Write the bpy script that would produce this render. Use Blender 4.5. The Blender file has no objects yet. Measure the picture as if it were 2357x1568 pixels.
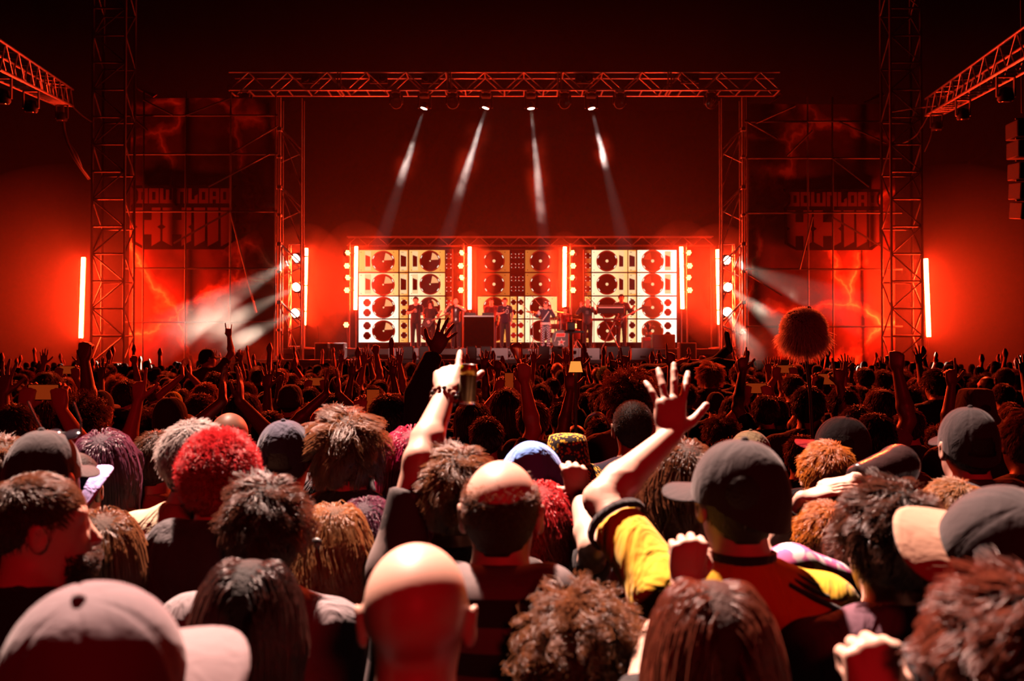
import bpy, bmesh, math, random
import numpy as np
from mathutils import Vector, Matrix, Euler

random.seed(7)
RNG = np.random.default_rng(7)
scene = bpy.context.scene
COL = scene.collection

# ------------------------------------------------------------------ camera
FPX = 2357.0 * 35.0 / 36.0           # focal length in pixels of the 2357 x 1568 frame
CAMZ = 1.95
PITCH = math.atan((820 - 784) / FPX)  # horizon lies at row 820
cam_data = bpy.data.cameras.new('camera')
cam_data.lens = 35.0
cam_data.sensor_width = 36.0
cam_data.clip_start = 0.05
cam_data.clip_end = 300
cam_data.dof.use_dof = True
cam_data.dof.focus_distance = 6.5
cam_data.dof.aperture_fstop = 3.8
cam = bpy.data.objects.new('camera', cam_data)
cam.location = (0, 0, CAMZ)
cam.rotation_euler = (math.pi / 2 + PITCH, 0, 0)
COL.objects.link(cam)
scene.camera = cam

def W(px, py, d):
    """world point seen at pixel (px, py) of the photograph, d metres in front of the camera"""
    xc = (px - 1178.5) / FPX
    yc = (784 - py) / FPX
    fy = math.cos(PITCH) - math.sin(PITCH) * yc
    fz = math.sin(PITCH) + math.cos(PITCH) * yc
    return Vector((xc * d / fy, d, CAMZ + fz * d / fy))

# ------------------------------------------------------------------ world, exposure
world = bpy.data.worlds.new('night')
scene.world = world
world.use_nodes = True
world.node_tree.nodes['Background'].inputs[0].default_value = (0.012, 0.0006, 0.0006, 1)
world.node_tree.nodes['Background'].inputs[1].default_value = 0.1
vs = scene.view_settings
vs.view_transform = 'Standard'
vs.look = 'None'
vs.exposure = 0.0
vs.gamma = 1.0
vs.use_curve_mapping = False
cy = scene.cycles
cy.max_bounces = 2
cy.diffuse_bounces = 0
cy.glossy_bounces = 1
cy.transmission_bounces = 2
cy.transparent_max_bounces = 12
cy.volume_bounces = 0
cy.volume_step_rate = 3.0
cy.volume_max_steps = 64
cy.use_adaptive_sampling = True
cy.adaptive_threshold = 0.04
cy.sample_clamp_indirect = 4.0
cy.caustics_reflective = False
cy.caustics_refractive = False

def aim(o, target):
    d = Vector(target) - o.location
    o.rotation_euler = d.to_track_quat('-Z', 'Y').to_euler()

def spot(name, loc, target, power, color, angle, blend=0.3, radius=0.1):
    l = bpy.data.lights.new(name, 'SPOT')
    l.energy = power
    l.color = color
    l.spot_size = math.radians(angle)
    l.spot_blend = blend
    l.shadow_soft_size = radius
    o = bpy.data.objects.new(name, l)
    COL.objects.link(o)
    o.location = loc
    aim(o, target)
    return o

# lamps hung in the roof over the audience: a warm white wash on the rows by the camera
spot('audience_wash', (-2.3, 7.8, 11.8), (-0.1, 2.0, 1.6), 46000, (1.0, 0.60, 0.48), 22, 0.5, 0.2)
# unseen red fill from behind the camera, set low for necks and backs
spot('rear_red_wash', (2.5, -9.0, 5.2), (0.3, 2.2, 1.5), 1000, (1.0, 0.010, 0.018), 36, 0.6, 0.5)

# added unseen red spots, shining back to rim heads in the middle rows
for x_ in (-7.0, 7.0):
    spot('added_crowd_rim_fill', (x_, 22.0, 10.2), (x_ * 0.25, 11.6, 1.6), 14500, (1.0, 0.060, 0.012), 42, 0.7, 0.25)
# front-of-house spots on the band
for i_, (x_, tx_) in enumerate(((-3.5, -3.0), (0.5, -0.2), (4.0, 2.6))):
    spot('front_spot', (x_, 12.0, 10.5), (tx_, 34.0, 2.9), 12000, (1.0, 0.45, 0.38), 13, 0.6, 0.15)

# ------------------------------------------------------------------ helpers
def mat(name, col, rough=0.6, metal=0.0, emit=None, estr=1.0, spec=0.5, noise=0.0, nscale=40, bump=0.0, sheen=0.0):
    m = bpy.data.materials.new(name)
    m.use_nodes = True
    nt = m.node_tree
    b = nt.nodes['Principled BSDF']
    b.inputs['Base Color'].default_value = (*col, 1)
    b.inputs['Roughness'].default_value = rough
    b.inputs['Metallic'].default_value = metal
    b.inputs['Specular IOR Level'].default_value = spec
    if sheen:
        b.inputs['Sheen Weight'].default_value = sheen
    if emit is not None:
        b.inputs['Emission Color'].default_value = (*emit, 1)
        b.inputs['Emission Strength'].default_value = estr
    if noise or bump:
        tc = nt.nodes.new('ShaderNodeTexCoord')
        n = nt.nodes.new('ShaderNodeTexNoise')
        n.inputs['Scale'].default_value = nscale
        n.inputs['Detail'].default_value = 5
        nt.links.new(tc.outputs['Object'], n.inputs['Vector'])
        if noise:
            r = nt.nodes.new('ShaderNodeMapRange')
            r.inputs['To Min'].default_value = 1 - noise
            r.inputs['To Max'].default_value = 1 + noise
            nt.links.new(n.outputs['Fac'], r.inputs['Value'])
            mx = nt.nodes.new('ShaderNodeVectorMath')
            mx.operation = 'SCALE'
            mx.inputs[0].default_value = col
            nt.links.new(r.outputs[0], mx.inputs['Scale'])
            nt.links.new(mx.outputs[0], b.inputs['Base Color'])
        if bump:
            bp = nt.nodes.new('ShaderNodeBump')
            bp.inputs['Strength'].default_value = bump
            bp.inputs['Distance'].default_value = 0.01
            nt.links.new(n.outputs['Fac'], bp.inputs['Height'])
            nt.links.new(bp.outputs[0], b.inputs['Normal'])
    return m

def emat(name, col, s):
    m = bpy.data.materials.new(name)
    m.use_nodes = True
    nt = m.node_tree
    nt.nodes.clear()
    e = nt.nodes.new('ShaderNodeEmission')
    e.inputs[0].default_value = (*col, 1)
    e.inputs[1].default_value = s
    o = nt.nodes.new('ShaderNodeOutputMaterial')
    nt.links.new(e.outputs[0], o.inputs[0])
    return m

def tag(o, label=None, cat=None, group=None, kind=None):
    if label: o['label'] = label
    if cat: o['category'] = cat
    if group: o['group'] = group
    if kind: o['kind'] = kind
    return o

def empty(name, loc=(0, 0, 0), rz=0.0, label=None, cat=None, group=None, kind=None):
    o = bpy.data.objects.new(name, None)
    o.empty_display_size = 0.1
    COL.objects.link(o)
    o.location = loc
    o.rotation_euler = (0, 0, rz)
    return tag(o, label, cat, group, kind)

def link(name, data, parent=None, m=None, loc=None, rot=None, scl=None):
    o = bpy.data.objects.new(name, data)
    COL.objects.link(o)
    if parent: o.parent = parent
    if m is not None and data is not None:
        if len(data.materials) == 0:
            data.materials.append(m)
        elif data.materials[0] != m:
            o.material_slots[0].link = 'OBJECT'
            o.material_slots[0].material = m
    if loc is not None: o.location = loc
    if rot is not None: o.rotation_euler = rot
    if scl is not None: o.scale = scl
    return o

def fast_mesh(name, V, F, smooth=True):
    """V (n,3); F (m,k) array with constant k"""
    me = bpy.data.meshes.new(name)
    V = np.asarray(V, dtype=np.float32); F = np.asarray(F, dtype=np.int32)
    m, k = F.shape
    me.vertices.add(len(V)); me.vertices.foreach_set('co', V.ravel())
    me.loops.add(m * k); me.loops.foreach_set('vertex_index', F.ravel())
    me.polygons.add(m)
    me.polygons.foreach_set('loop_start', np.arange(0, m * k, k, dtype=np.int32))
    try:
        me.polygons.foreach_set('loop_total', np.full(m, k, dtype=np.int32))
    except Exception:
        pass
    me.update(calc_edges=True)
    if smooth:
        me.polygons.foreach_set('use_smooth', np.ones(m, dtype=bool))
    me.validate()
    return me

class MB:
    """collects boxes, tubes, lathes and polygons into one mesh"""
    def __init__(self):
        self.v = []; self.f = []; self.m = []; self.mi = 0; self.sm = []
    def add(self, vs, fs, smooth=False):
        n = len(self.v)
        self.v += [tuple(v) for v in vs]
        self.f += [tuple(i + n for i in f) for f in fs]
        self.m += [self.mi] * len(fs)
        self.sm += [smooth] * len(fs)
        return self
    def box(self, c, s, rot=None, bev=0.0):
        bm = bmesh.new()
        bmesh.ops.create_cube(bm, size=1)
        for v in bm.verts:
            v.co = Vector((v.co.x * s[0], v.co.y * s[1], v.co.z * s[2]))
        if bev:
            bmesh.ops.bevel(bm, geom=bm.edges[:], offset=bev, segments=1, affect='EDGES')
        M = Matrix.Translation(Vector(c))
        if rot is not None: M = M @ Euler(rot).to_matrix().to_4x4()
        bm.transform(M)
        bm.verts.index_update()
        self.add([v.co for v in bm.verts], [[v.index for v in f.verts] for f in bm.faces])
        bm.free(); return self
    def tube(self, a, b, r, r2=None, n=8, caps=True):
        a = Vector(a); b = Vector(b); r2 = r if r2 is None else r2
        d = (b - a).normalized()
        u = d.orthogonal().normalized(); w = d.cross(u)
        vs = []
        for p, rr in ((a, r), (b, r2)):
            for i in range(n):
                t = 2 * math.pi * i / n
                vs.append(p + (u * math.cos(t) + w * math.sin(t)) * rr)
        fs = [(i, (i + 1) % n, n + (i + 1) % n, n + i) for i in range(n)]
        self.add(vs, fs, True)
        if caps:
            self.add(vs, [tuple(range(n))[::-1], tuple(range(n, 2 * n))])
        return self
    def path(self, pts, r, n=6):
        pts = [Vector(p) for p in pts]
        vs = []; fs = []
        for k, p in enumerate(pts):
            d = (pts[min(k + 1, len(pts) - 1)] - pts[max(k - 1, 0)]).normalized()
            u = d.cross(Vector((0.13, 0.31, 0.94))).normalized(); w = d.cross(u)
            rr = r[k] if isinstance(r, (list, tuple)) else r
            for i in range(n):
                t = 2 * math.pi * i / n
                vs.append(p + (u * math.cos(t) + w * math.sin(t)) * rr)
        for k in range(len(pts) - 1):
            for i in range(n):
                fs.append((k * n + i, k * n + (i + 1) % n, (k + 1) * n + (i + 1) % n, (k + 1) * n + i))
        return self.add(vs, fs, True)
    def lathe(self, prof, c=(0, 0, 0), n=20, axis='z', R=None):
        """prof: list of (radius, height)"""
        c = Vector(c); vs = []; fs = []
        for (r, h) in prof:
            for i in range(n):
                t = 2 * math.pi * i / n
                p = Vector((r * math.cos(t), r * math.sin(t), h))
                if axis == 'y': p = Vector((p.x, -p.z, p.y))
                if R is not None: p = R @ p
                vs.append(c + p)
        for k in range(len(prof) - 1):
            for i in range(n):
                fs.append((k * n + i, k * n + (i + 1) % n, (k + 1) * n + (i + 1) % n, (k + 1) * n + i))
        return self.add(vs, fs, True)
    def poly(self, pts, y0, y1):
        """prism: polygon in x,z extruded from y0 to y1"""
        n = len(pts)
        vs = [(p[0], y0, p[1]) for p in pts] + [(p[0], y1, p[1]) for p in pts]
        fs = [tuple(range(n)), tuple(range(2 * n - 1, n - 1, -1))]
        fs += [(i, n + i, n + (i + 1) % n, (i + 1) % n) for i in range(n)]
        return self.add(vs, fs)
    def build(self, name, mats, parent=None, loc=None, rot=None):
        me = bpy.data.meshes.new(name)
        me.from_pydata(self.v, [], self.f)
        if not isinstance(mats, (list, tuple)): mats = [mats]
        for m in mats: me.materials.append(m)
        me.polygons.foreach_set('material_index', np.array(self.m, dtype=np.int32))
        me.polygons.foreach_set('use_smooth', np.array(self.sm, dtype=bool))
        me.update()
        return link(name, me, parent, None, loc, rot)

_unit = {}
def bar(name, a, b, r, m, parent, n=6):
    """a straight tube that shares one unit mesh per material"""
    key = (m.name, n)
    if key not in _unit:
        q = MB().tube((0, 0, 0), (0, 0, 1), 1, n=n)
        me = bpy.data.meshes.new('bar'); me.from_pydata(q.v, [], q.f); me.materials.append(m)
        me.polygons.foreach_set('use_smooth', np.array(q.sm, dtype=bool)); me.update()
        _unit[key] = me
    a = Vector(a); b = Vector(b); d = b - a
    o = bpy.data.objects.new(name, _unit[key]); COL.objects.link(o)
    o.parent = parent
    o.location = a
    o.rotation_euler = d.to_track_quat('Z', 'Y').to_euler()
    o.scale = (r, r, d.length)
    return o

# ------------------------------------------------------------------ materials
M = {}
M['alu'] = mat('truss_aluminium', (0.55, 0.55, 0.56), 0.35, 0.9)
M['steel'] = mat('scaffold_steel', (0.30, 0.29, 0.28), 0.45, 0.8)
M['dark_steel'] = mat('dark_steel', (0.10, 0.10, 0.10), 0.5, 0.6)
M['black'] = mat('black_plastic', (0.012, 0.012, 0.013), 0.5)
M['black_matt'] = mat('black_cloth', (0.001, 0.001, 0.001), 1.0, spec=0.0)
M['case'] = mat('flight_case', (0.03, 0.028, 0.028), 0.6)
M['ground'] = mat('trampled_grass', (0.03, 0.026, 0.015), 0.95, noise=0.5, nscale=6, bump=0.6)
M['deck'] = mat('stage_deck', (0.04, 0.035, 0.035), 0.55, noise=0.3, nscale=8)
M['fascia'] = mat('stage_fascia_cloth', (0.035, 0.02, 0.02), 0.9, noise=0.3, nscale=3)
M['cable'] = mat('cable_rubber', (0.05, 0.04, 0.04), 0.5)
RED = (1.0, 0.040, 0.004)
TUBE = emat('tube_light', (1.0, 0.027, 0.005), 1250.0)
M['lens_warm'] = emat('blinder_lens', (1.0, 0.22, 0.06), 14.0)
M['lens_white'] = emat('beam_lens', (1.0, 0.75, 0.55), 26.0)
M['lens_off'] = mat('dark_lens', (0.02, 0.015, 0.015), 0.08, spec=0.8)
# ------------------------------------------------------------------ the ground and the stage
def gridplane(name, x0, x1, y0, y1, z, m, nx=2, ny=2):
    q = MB()
    for i in range(nx):
        for j in range(ny):
            a = x0 + (x1 - x0) * i / nx; b = x0 + (x1 - x0) * (i + 1) / nx
            c = y0 + (y1 - y0) * j / ny; d = y0 + (y1 - y0) * (j + 1) / ny
            q.add([(a, c, z), (b, c, z), (b, d, z), (a, d, z)], [(0, 1, 2, 3)])
    return q.build(name, m)
tag(gridplane('ground', -60, 60, -20, 90, 0, M['ground']), 'dark trampled field under the crowd', kind='structure')

DZ = 2.2        # deck of the stage
LZ = 1.84       # lower ledge along the front
q = MB().box((0, 39.2, DZ - 0.10), (21, 12.0, 0.2), bev=0.01)
tag(q.build('floor', M['deck']), 'black stage deck under the band', kind='structure')
q = MB().box((0, 32.0, LZ - 0.06), (17.4, 2.35, 0.12), bev=0.01)
tag(q.build('trim_1', M['deck']), 'lower ledge along the front of the stage', kind='structure')
q = MB()
n = 60
for i in range(n):      # pleated skirt of the stage
    x = -8.7 + 17.4 * i / n; w = 17.4 / n
    q.add([(x, 30.82, 0), (x + w / 2, 30.76, 0), (x + w / 2, 30.76, LZ - 0.12), (x, 30.82, LZ - 0.12)], [(0, 1, 2, 3)])
    q.add([(x + w / 2, 30.76, 0), (x + w, 30.82, 0), (x + w, 30.82, LZ - 0.12), (x + w / 2, 30.76, LZ - 0.12)], [(0, 1, 2, 3)])
tag(q.build('wall_front', M['fascia']), 'dark cloth skirt along the stage front', kind='structure')
q = MB()
q.add([(-16, 44.6, 0), (16, 44.6, 0), (16, 44.6, 13), (-16, 44.6, 13)], [(0, 1, 2, 3)])
tag(q.build('wall_back', M['black_matt']), 'black drape closing the back of the stage', kind='structure')

# ------------------------------------------------------------------ trusses
def box_truss(root, A, B, w, h, bays, rc, rb, m, up=Vector((0, 0, 1)), rungs=True, style='V', faces='fbtu'):
    """four chords from A to B (A, B: centre line, local to the root) and zigzag braces"""
    A = Vector(A); B = Vector(B); L = (B - A); d = L.normalized()
    side = d.cross(up).normalized(); upv = side.cross(d).normalized()
    cor = {}
    for su in (-1, 1):
        for ss in (-1, 1):
            off = side * (ss * w / 2) + upv * (su * h / 2)
            cor[(su, ss)] = off
            bar('chord', A + off, B + off, rc, m, root, 8)
    def zig(o1, o2, ph):
        for k in range(bays):
            t0 = A + L * (k / bays); t1 = A + L * ((k + 0.5) / bays); t2 = A + L * ((k + 1) / bays)
            if ph: o1, o2 = o2, o1
            bar('brace', t0 + o1, t1 + o2, rb, m, root)
            bar('brace', t1 + o2, t2 + o1, rb, m, root)
            if ph: o1, o2 = o2, o1
    if 'f' in faces: zig(cor[(-1, 1)], cor[(1, 1)], 0)
    if 'b' in faces: zig(cor[(-1, -1)], cor[(1, -1)], 0)
    if rungs:
        for k in range(2 * bays + 1):
            t = A + L * (k / (2 * bays))
            if 'u' in faces: bar('rung', t + cor[(-1, -1)], t + cor[(-1, 1)], rb * 1.3, m, root)
            if 't' in faces and k % 2 == 1: bar('rung', t + cor[(1, -1)], t + cor[(1, 1)], rb * 1.3, m, root)
    return cor

# main truss over the stage front
p0 = W(527, 162, 33.0); p1 = W(1795, 162, 33.0)
zc = 11.11
t = empty('lighting_truss', ((p0.x + p1.x) / 2, 33.37, zc), 0, 'long aluminium box truss hung across the top of the stage', 'truss')
hl = (p1.x - p0.x) / 2
box_truss(t, (-hl, 0, 0), (hl, 0, 0), 0.74, 0.60, 14, 0.032, 0.020, M['alu'])
for k in range(1, 5):      # the bolted joints between its sections
    x = -hl + 2 * hl * k / 5
    for s in (-1, 1):
        bar('joint', (x + 0.05 * s, -0.37, -0.3), (x + 0.05 * s, 0.37, -0.3), 0.035, M['alu'], t)
        bar('joint', (x + 0.05 * s, -0.37, -0.3), (x + 0.05 * s, -0.37, 0.3), 0.03, M['alu'], t)
for px in (712, 870, 990, 1345, 1590):   # twin blinders sitting inside the truss, unlit
    x = W(px, 180, 33).x - t.location.x
    q = MB()
    for s in (-1, 1):
        q.lathe([(0.0, 0.02), (0.10, 0.02), (0.12, 0.05), (0.12, -0.10), (0.05, -0.14), (0, -0.14)], (x + 0.14 * s, -0.30, 0.12), 14, 'y')
    q.box((x, -0.2, 0.12), (0.60, 0.10, 0.32), bev=0.01)
    b = q.build('twin_blinder', M['black'])
    b.location = t.location
    tag(b, {712: 'unlit twin blinder in the stage truss, the leftmost one', 870: 'unlit twin blinder lamp in truss above the leftmost truss spot', 990: 'unlit twin blinder lamp in truss between the two leftmost lit spots',
            1345: 'unlit twin blinder lamp in truss above the rightmost lit spot', 1590: 'unlit twin blinder lamp in truss, the rightmost one'}[px], 'stage light', 'twin blinders in the main truss')

# rear truss above the screens
p0 = W(800, 556, 38.2); p1 = W(1640, 556, 38.2)
t = empty('rear_truss', ((p0.x + p1.x) / 2, 38.2, p0.z), 0, 'thin dark truss running above the speaker screens', 'truss')
hl = (p1.x - p0.x) / 2
box_truss(t, (-hl, 0, 0), (hl, 0, 0), 0.3, 0.34, 18, 0.022, 0.012, M['dark_steel'], faces='fu')
for sx in (-1, -0.36, 0.36, 1):
    bar('leg', (sx * hl * 0.995, 0.1, -0.17), (sx * hl * 0.995, 0.1, DZ - p0.z), 0.035, M['dark_steel'], t)

# lattice towers at both sides
def tower(px0, px1, d, ztop, label, dep=0.75, bays=9, m=None, slant=0.0):
    x0 = W(px0, 800, d).x; x1 = W(px1, 800, d).x
    w = x1 - x0
    r = empty('truss_tower', ((x0 + x1) / 2, d, 0), 0, label, 'tower')
    m = m or M['dark_steel']
    A = Vector((0, 0, 0)); B = Vector((slant, 0, ztop))
    box_truss(r, A, B, w, dep, bays, 0.045, 0.026, m, up=Vector((0, 1, 0)), rungs=True, faces='fbtu')
    for k in range(bays):
        z0 = ztop * k / bays; z1 = ztop * (k + 0.5) / bays; z2 = ztop * (k + 1) / bays
        bar('brace', (-w / 2, -dep / 2, z0), (w / 2, -dep / 2, z1), 0.024, m, r)
        bar('brace', (w / 2, -dep / 2, z1), (-w / 2, -dep / 2, z2), 0.024, m, r)
    q = MB().box((0, 0, 0.15), (w + 0.5, dep + 0.5, 0.3), bev=0.03)
    q.build('base', M['dark_steel'], r)
    return r
tower(222, 296, 31.6, 15.5, 'tall lattice tower beside the outer glowing tube at left', 0.8, 9)
tower(2042, 2112, 31.6, 15.5, 'tall lattice tower beside the outer glowing tube at right', 0.8, 9)

# scaffold towers beside the stage opening (thick standard with clamps, ladder bracing)
def scaffold(pxa, pxb, d, ztop, label):
    xa = W(pxa, 500, d).x; xb = W(pxb, 500, d).x
    r = empty('scaffold_tower', (xa, d, 0), 0, label, 'tower')
    dx = xb - xa
    bar('standard', (0, 0, 0), (0, 0, ztop), 0.055, M['steel'], r, 8)
    bar('standard', (0, 0.45, 0), (0, 0.45, ztop), 0.03, M['steel'], r, 8)
    bar('standard', (dx, 0.1, 0), (dx, 0.1, ztop), 0.028, M['steel'], r, 8)
    bar('standard', (dx, 0.45, 0), (dx, 0.45, ztop), 0.028, M['steel'], r, 8)
    lv = [1.9, 3.7, 5.6, 7.45, 9.35]
    for z in lv:
        bar('ledger', (0, 0, z + 0.06), (dx, 0.1, z - 0.62), 0.028, M['alu'], r)
        bar('brace', (0, 0, z), (dx, 0.1, z - 1.85), 0.018, M['steel'], r)
        bar('brace', (dx, 0.1, z - 0.75), (0, 0, z - 1.1), 0.016, M['steel'], r)
        bar('brace', (0, 0.45, z), (dx, 0.45, z - 0.9), 0.018, M['steel'], r)
        q = MB().box((0, 0, z), (0.17, 0.17, 0.13), bev=0.02); q.build('clamp', M['steel'], r)
        q = MB().box((0, 0, z - 0.9), (0.15, 0.15, 0.09), bev=0.02); q.build('clamp', M['steel'], r)
    return r
scaffold(643, 692, 32.4, 10.4, 'scaffold tower between the banner and the white beams at left')
scaffold(1711, 1664, 32.4, 10.4, 'scaffold tower between the banner and the white beams at right')

# trusses running out over the audience at both upper corners
def roof_truss(a, b, lab, bays):
    r = empty('roof_truss', a, 0, lab, 'truss')
    box_truss(r, (0, 0, 0), Vector(b) - Vector(a), 0.5, 0.5, bays, 0.03, 0.016, M['alu'], up=Vector((0, 0, 1)))
    return r
aL = W(148, 224, 30.5); bL = W(-40, 122, 17.0)
rtL = roof_truss(aL, bL, 'truss running overhead at the upper left corner', 9)
aR = W(2150, 246, 30.5); bR = W(2400, 92, 16.5)
rtR = roof_truss(aR, bR, 'truss running overhead at the upper right corner', 9)
def hang_lamp(p, name, lab, s=1.0):
    r = empty(name, p, 0, lab, 'stage light', 'small fixtures under the roof trusses')
    q = MB().lathe([(0.0, -0.05 * s), (0.17 * s, -0.05 * s), (0.2 * s, 0.0), (0.16 * s, 0.25 * s), (0.05 * s, 0.3 * s), (0, 0.3 * s)], (0, 0, -0.55 * s), 14)
    q.build('housing', M['case'], r)
    q = MB().box((-0.22 * s, 0, -0.25 * s), (0.03, 0.05, 0.5 * s)).box((0.22 * s, 0, -0.25 * s), (0.03, 0.05, 0.5 * s)).box((0, 0, 0), (0.47 * s, 0.05, 0.03))
    q.build('yoke', M['steel'], r)
    q = MB().lathe([(0, 0), (0.14 * s, 0), (0.15 * s, 0.02)], (0, 0, -0.61 * s), 14)
    q.build('lens', M['lens_off'], r)
    return r
for i, (t0, lab) in enumerate(((0.05, 'fixture hanging from the tip of the upper left truss'), (0.55, 'fixture hanging mid way along the upper left truss'), (0.85, 'fixture hanging near the frame edge from the upper left truss'))):
    hang_lamp(aL.lerp(bL, t0) + Vector((0, 0, -0.28)), 'hanging_fixture', lab, 0.8)
for i, (t0, lab) in enumerate(((0.04, 'fixture hanging from the tip of the upper right truss'), (0.4, 'fixture hanging mid way along the upper right truss'), (0.78, 'fixture hanging near the frame edge from the upper right truss'))):
    hang_lamp(aR.lerp(bR, t0) + Vector((0, 0, -0.28)), 'hanging_fixture', lab, 0.8)
# slack cables
def cable(pts, r, lab, m=None):
    # Catmull-like smoothing
    P = [Vector(p) for p in pts]; out = []
    for i in range(len(P) - 1):
        p0 = P[max(i - 1, 0)]; p1 = P[i]; p2 = P[i + 1]; p3 = P[min(i + 2, len(P) - 1)]
        for k in range(8):
            s = k / 8
            out.append(0.5 * ((2 * p1) + (p2 - p0) * s + (2 * p0 - 5 * p1 + 4 * p2 - p3) * s * s + (3 * p1 - p0 - 3 * p2 + p3) * s ** 3))
    out.append(P[-1])
    q = MB().path(out, r, 6)
    return tag(q.build('cable', m or M['cable']), lab, 'cable')
cable([W(140, 218, 30.6), W(185, 262, 31), W(218, 284, 31.2)], 0.02, 'thin stay cable from the upper left truss tip to the tower', M['steel'])
cable([W(144, 225, 30.6), W(148, 300, 30.4), W(170, 360, 30.3), W(205, 412, 30.8)], 0.05, 'bundle of slack cables drooping under the upper left truss tip', M['steel'])
cable([W(158, 330, 30.55), W(176, 355, 30.4), W(189, 388, 30.6)], 0.03, 'short loose cable beside the drooping bundle at upper left', M['steel'])
cable([W(2143, 256, 30.6), W(2110, 310, 31), W(2075, 332, 31.4)], 0.02, 'slack cable from the upper right truss tip to the tower', M['steel'])
cable([W(2147, 256, 30.6), W(2144, 310, 30.6), W(2128, 350, 30.8)], 0.016, 'loose cable end dangling under the upper right truss tip', M['steel'])
cable([W(2155, 244, 30.7), W(2100, 250, 31.2), W(2050, 258, 31.3)], 0.02, 'stay cable between the upper right truss tip and the tower', M['steel'])

# hanging speaker array at the right edge
r = empty('line_array', W(2352, 260, 24), 0, 'hanging column of dark speaker boxes at the right picture edge', 'speaker')
for k, py in enumerate((300, 345, 395, 440, 485)):
    z = W(2352, py, 24).z - r.location.z
    MB().box((0.05 + 0.02 * k, 0, z), (0.62, 0.6, 0.40), rot=(0.04 * k, 0, 0), bev=0.02).build('speaker_box', M['case'], r)
    bar('rigging_bar', (-0.32, -0.32, z + 0.2), (0.3, -0.32, z + 0.22), 0.02, M['steel'], r)
bar('chain', (0, 0, 3.5), (0, 0, 0), 0.015, M['steel'], r)

# ------------------------------------------------------------------ banners with the festival emblem
def banner_mat(name, seed):
    m = bpy.data.materials.new(name); m.use_nodes = True
    nt = m.node_tree; b = nt.nodes['Principled BSDF']
    tc = nt.nodes.new('ShaderNodeTexCoord')
    mp = nt.nodes.new('ShaderNodeMapping'); mp.inputs['Location'].default_value = (seed, 0, seed * 0.7)
    nt.links.new(tc.outputs['Object'], mp.inputs[0])
    nz = nt.nodes.new('ShaderNodeTexNoise'); nz.inputs['Scale'].default_value = 0.9; nz.inputs['Detail'].default_value = 6
    nt.links.new(mp.outputs[0], nz.inputs[0])
    mix = nt.nodes.new('ShaderNodeMix'); mix.data_type = 'VECTOR'; mix.inputs[0].default_value = 0.55
    nt.links.new(mp.outputs[0], mix.inputs[4]); nt.links.new(nz.outputs['Color'], mix.inputs[5])
    vo = nt.nodes.new('ShaderNodeTexVoronoi'); vo.feature = 'DISTANCE_TO_EDGE'; vo.inputs['Scale'].default_value = 0.75
    nt.links.new(mix.outputs[1], vo.inputs['Vector'])
    cr = nt.nodes.new('ShaderNodeValToRGB')
    e = cr.color_ramp.elements
    e[0].position = 0.0; e[0].color = (0.80, 0.42, 0.26, 1)
    e[1].position = 0.07; e[1].color = (0.11, 0.035, 0.028, 1)
    x = e.new(0.02); x.color = (0.40, 0.15, 0.10, 1)
    x = e.new(0.4); x.color = (0.035, 0.020, 0.018, 1)
    nt.links.new(vo.outputs['Distance'], cr.inputs[0])
    n2 = nt.nodes.new('ShaderNodeTexNoise'); n2.inputs['Scale'].default_value = 0.45; n2.inputs['Detail'].default_value = 7
    nt.links.new(mp.outputs[0], n2.inputs[0])
    mr = nt.nodes.new('ShaderNodeMapRange'); mr.inputs[1].default_value = 0.35; mr.inputs[2].default_value = 0.65
    mr.inputs[3].default_value = 0.5; mr.inputs[4].default_value = 3.0
    nt.links.new(n2.outputs['Fac'], mr.inputs[0])
    sc = nt.nodes.new('ShaderNodeVectorMath'); sc.operation = 'SCALE'
    nt.links.new(cr.outputs[0], sc.inputs[0]); nt.links.new(mr.outputs[0], sc.inputs['Scale'])
    nt.links.new(sc.outputs[0], b.inputs['Base Color'])
    b.inputs['Roughness'].default_value = 0.85
    b.inputs['Specular IOR Level'].default_value = 0.2
    return m

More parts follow.
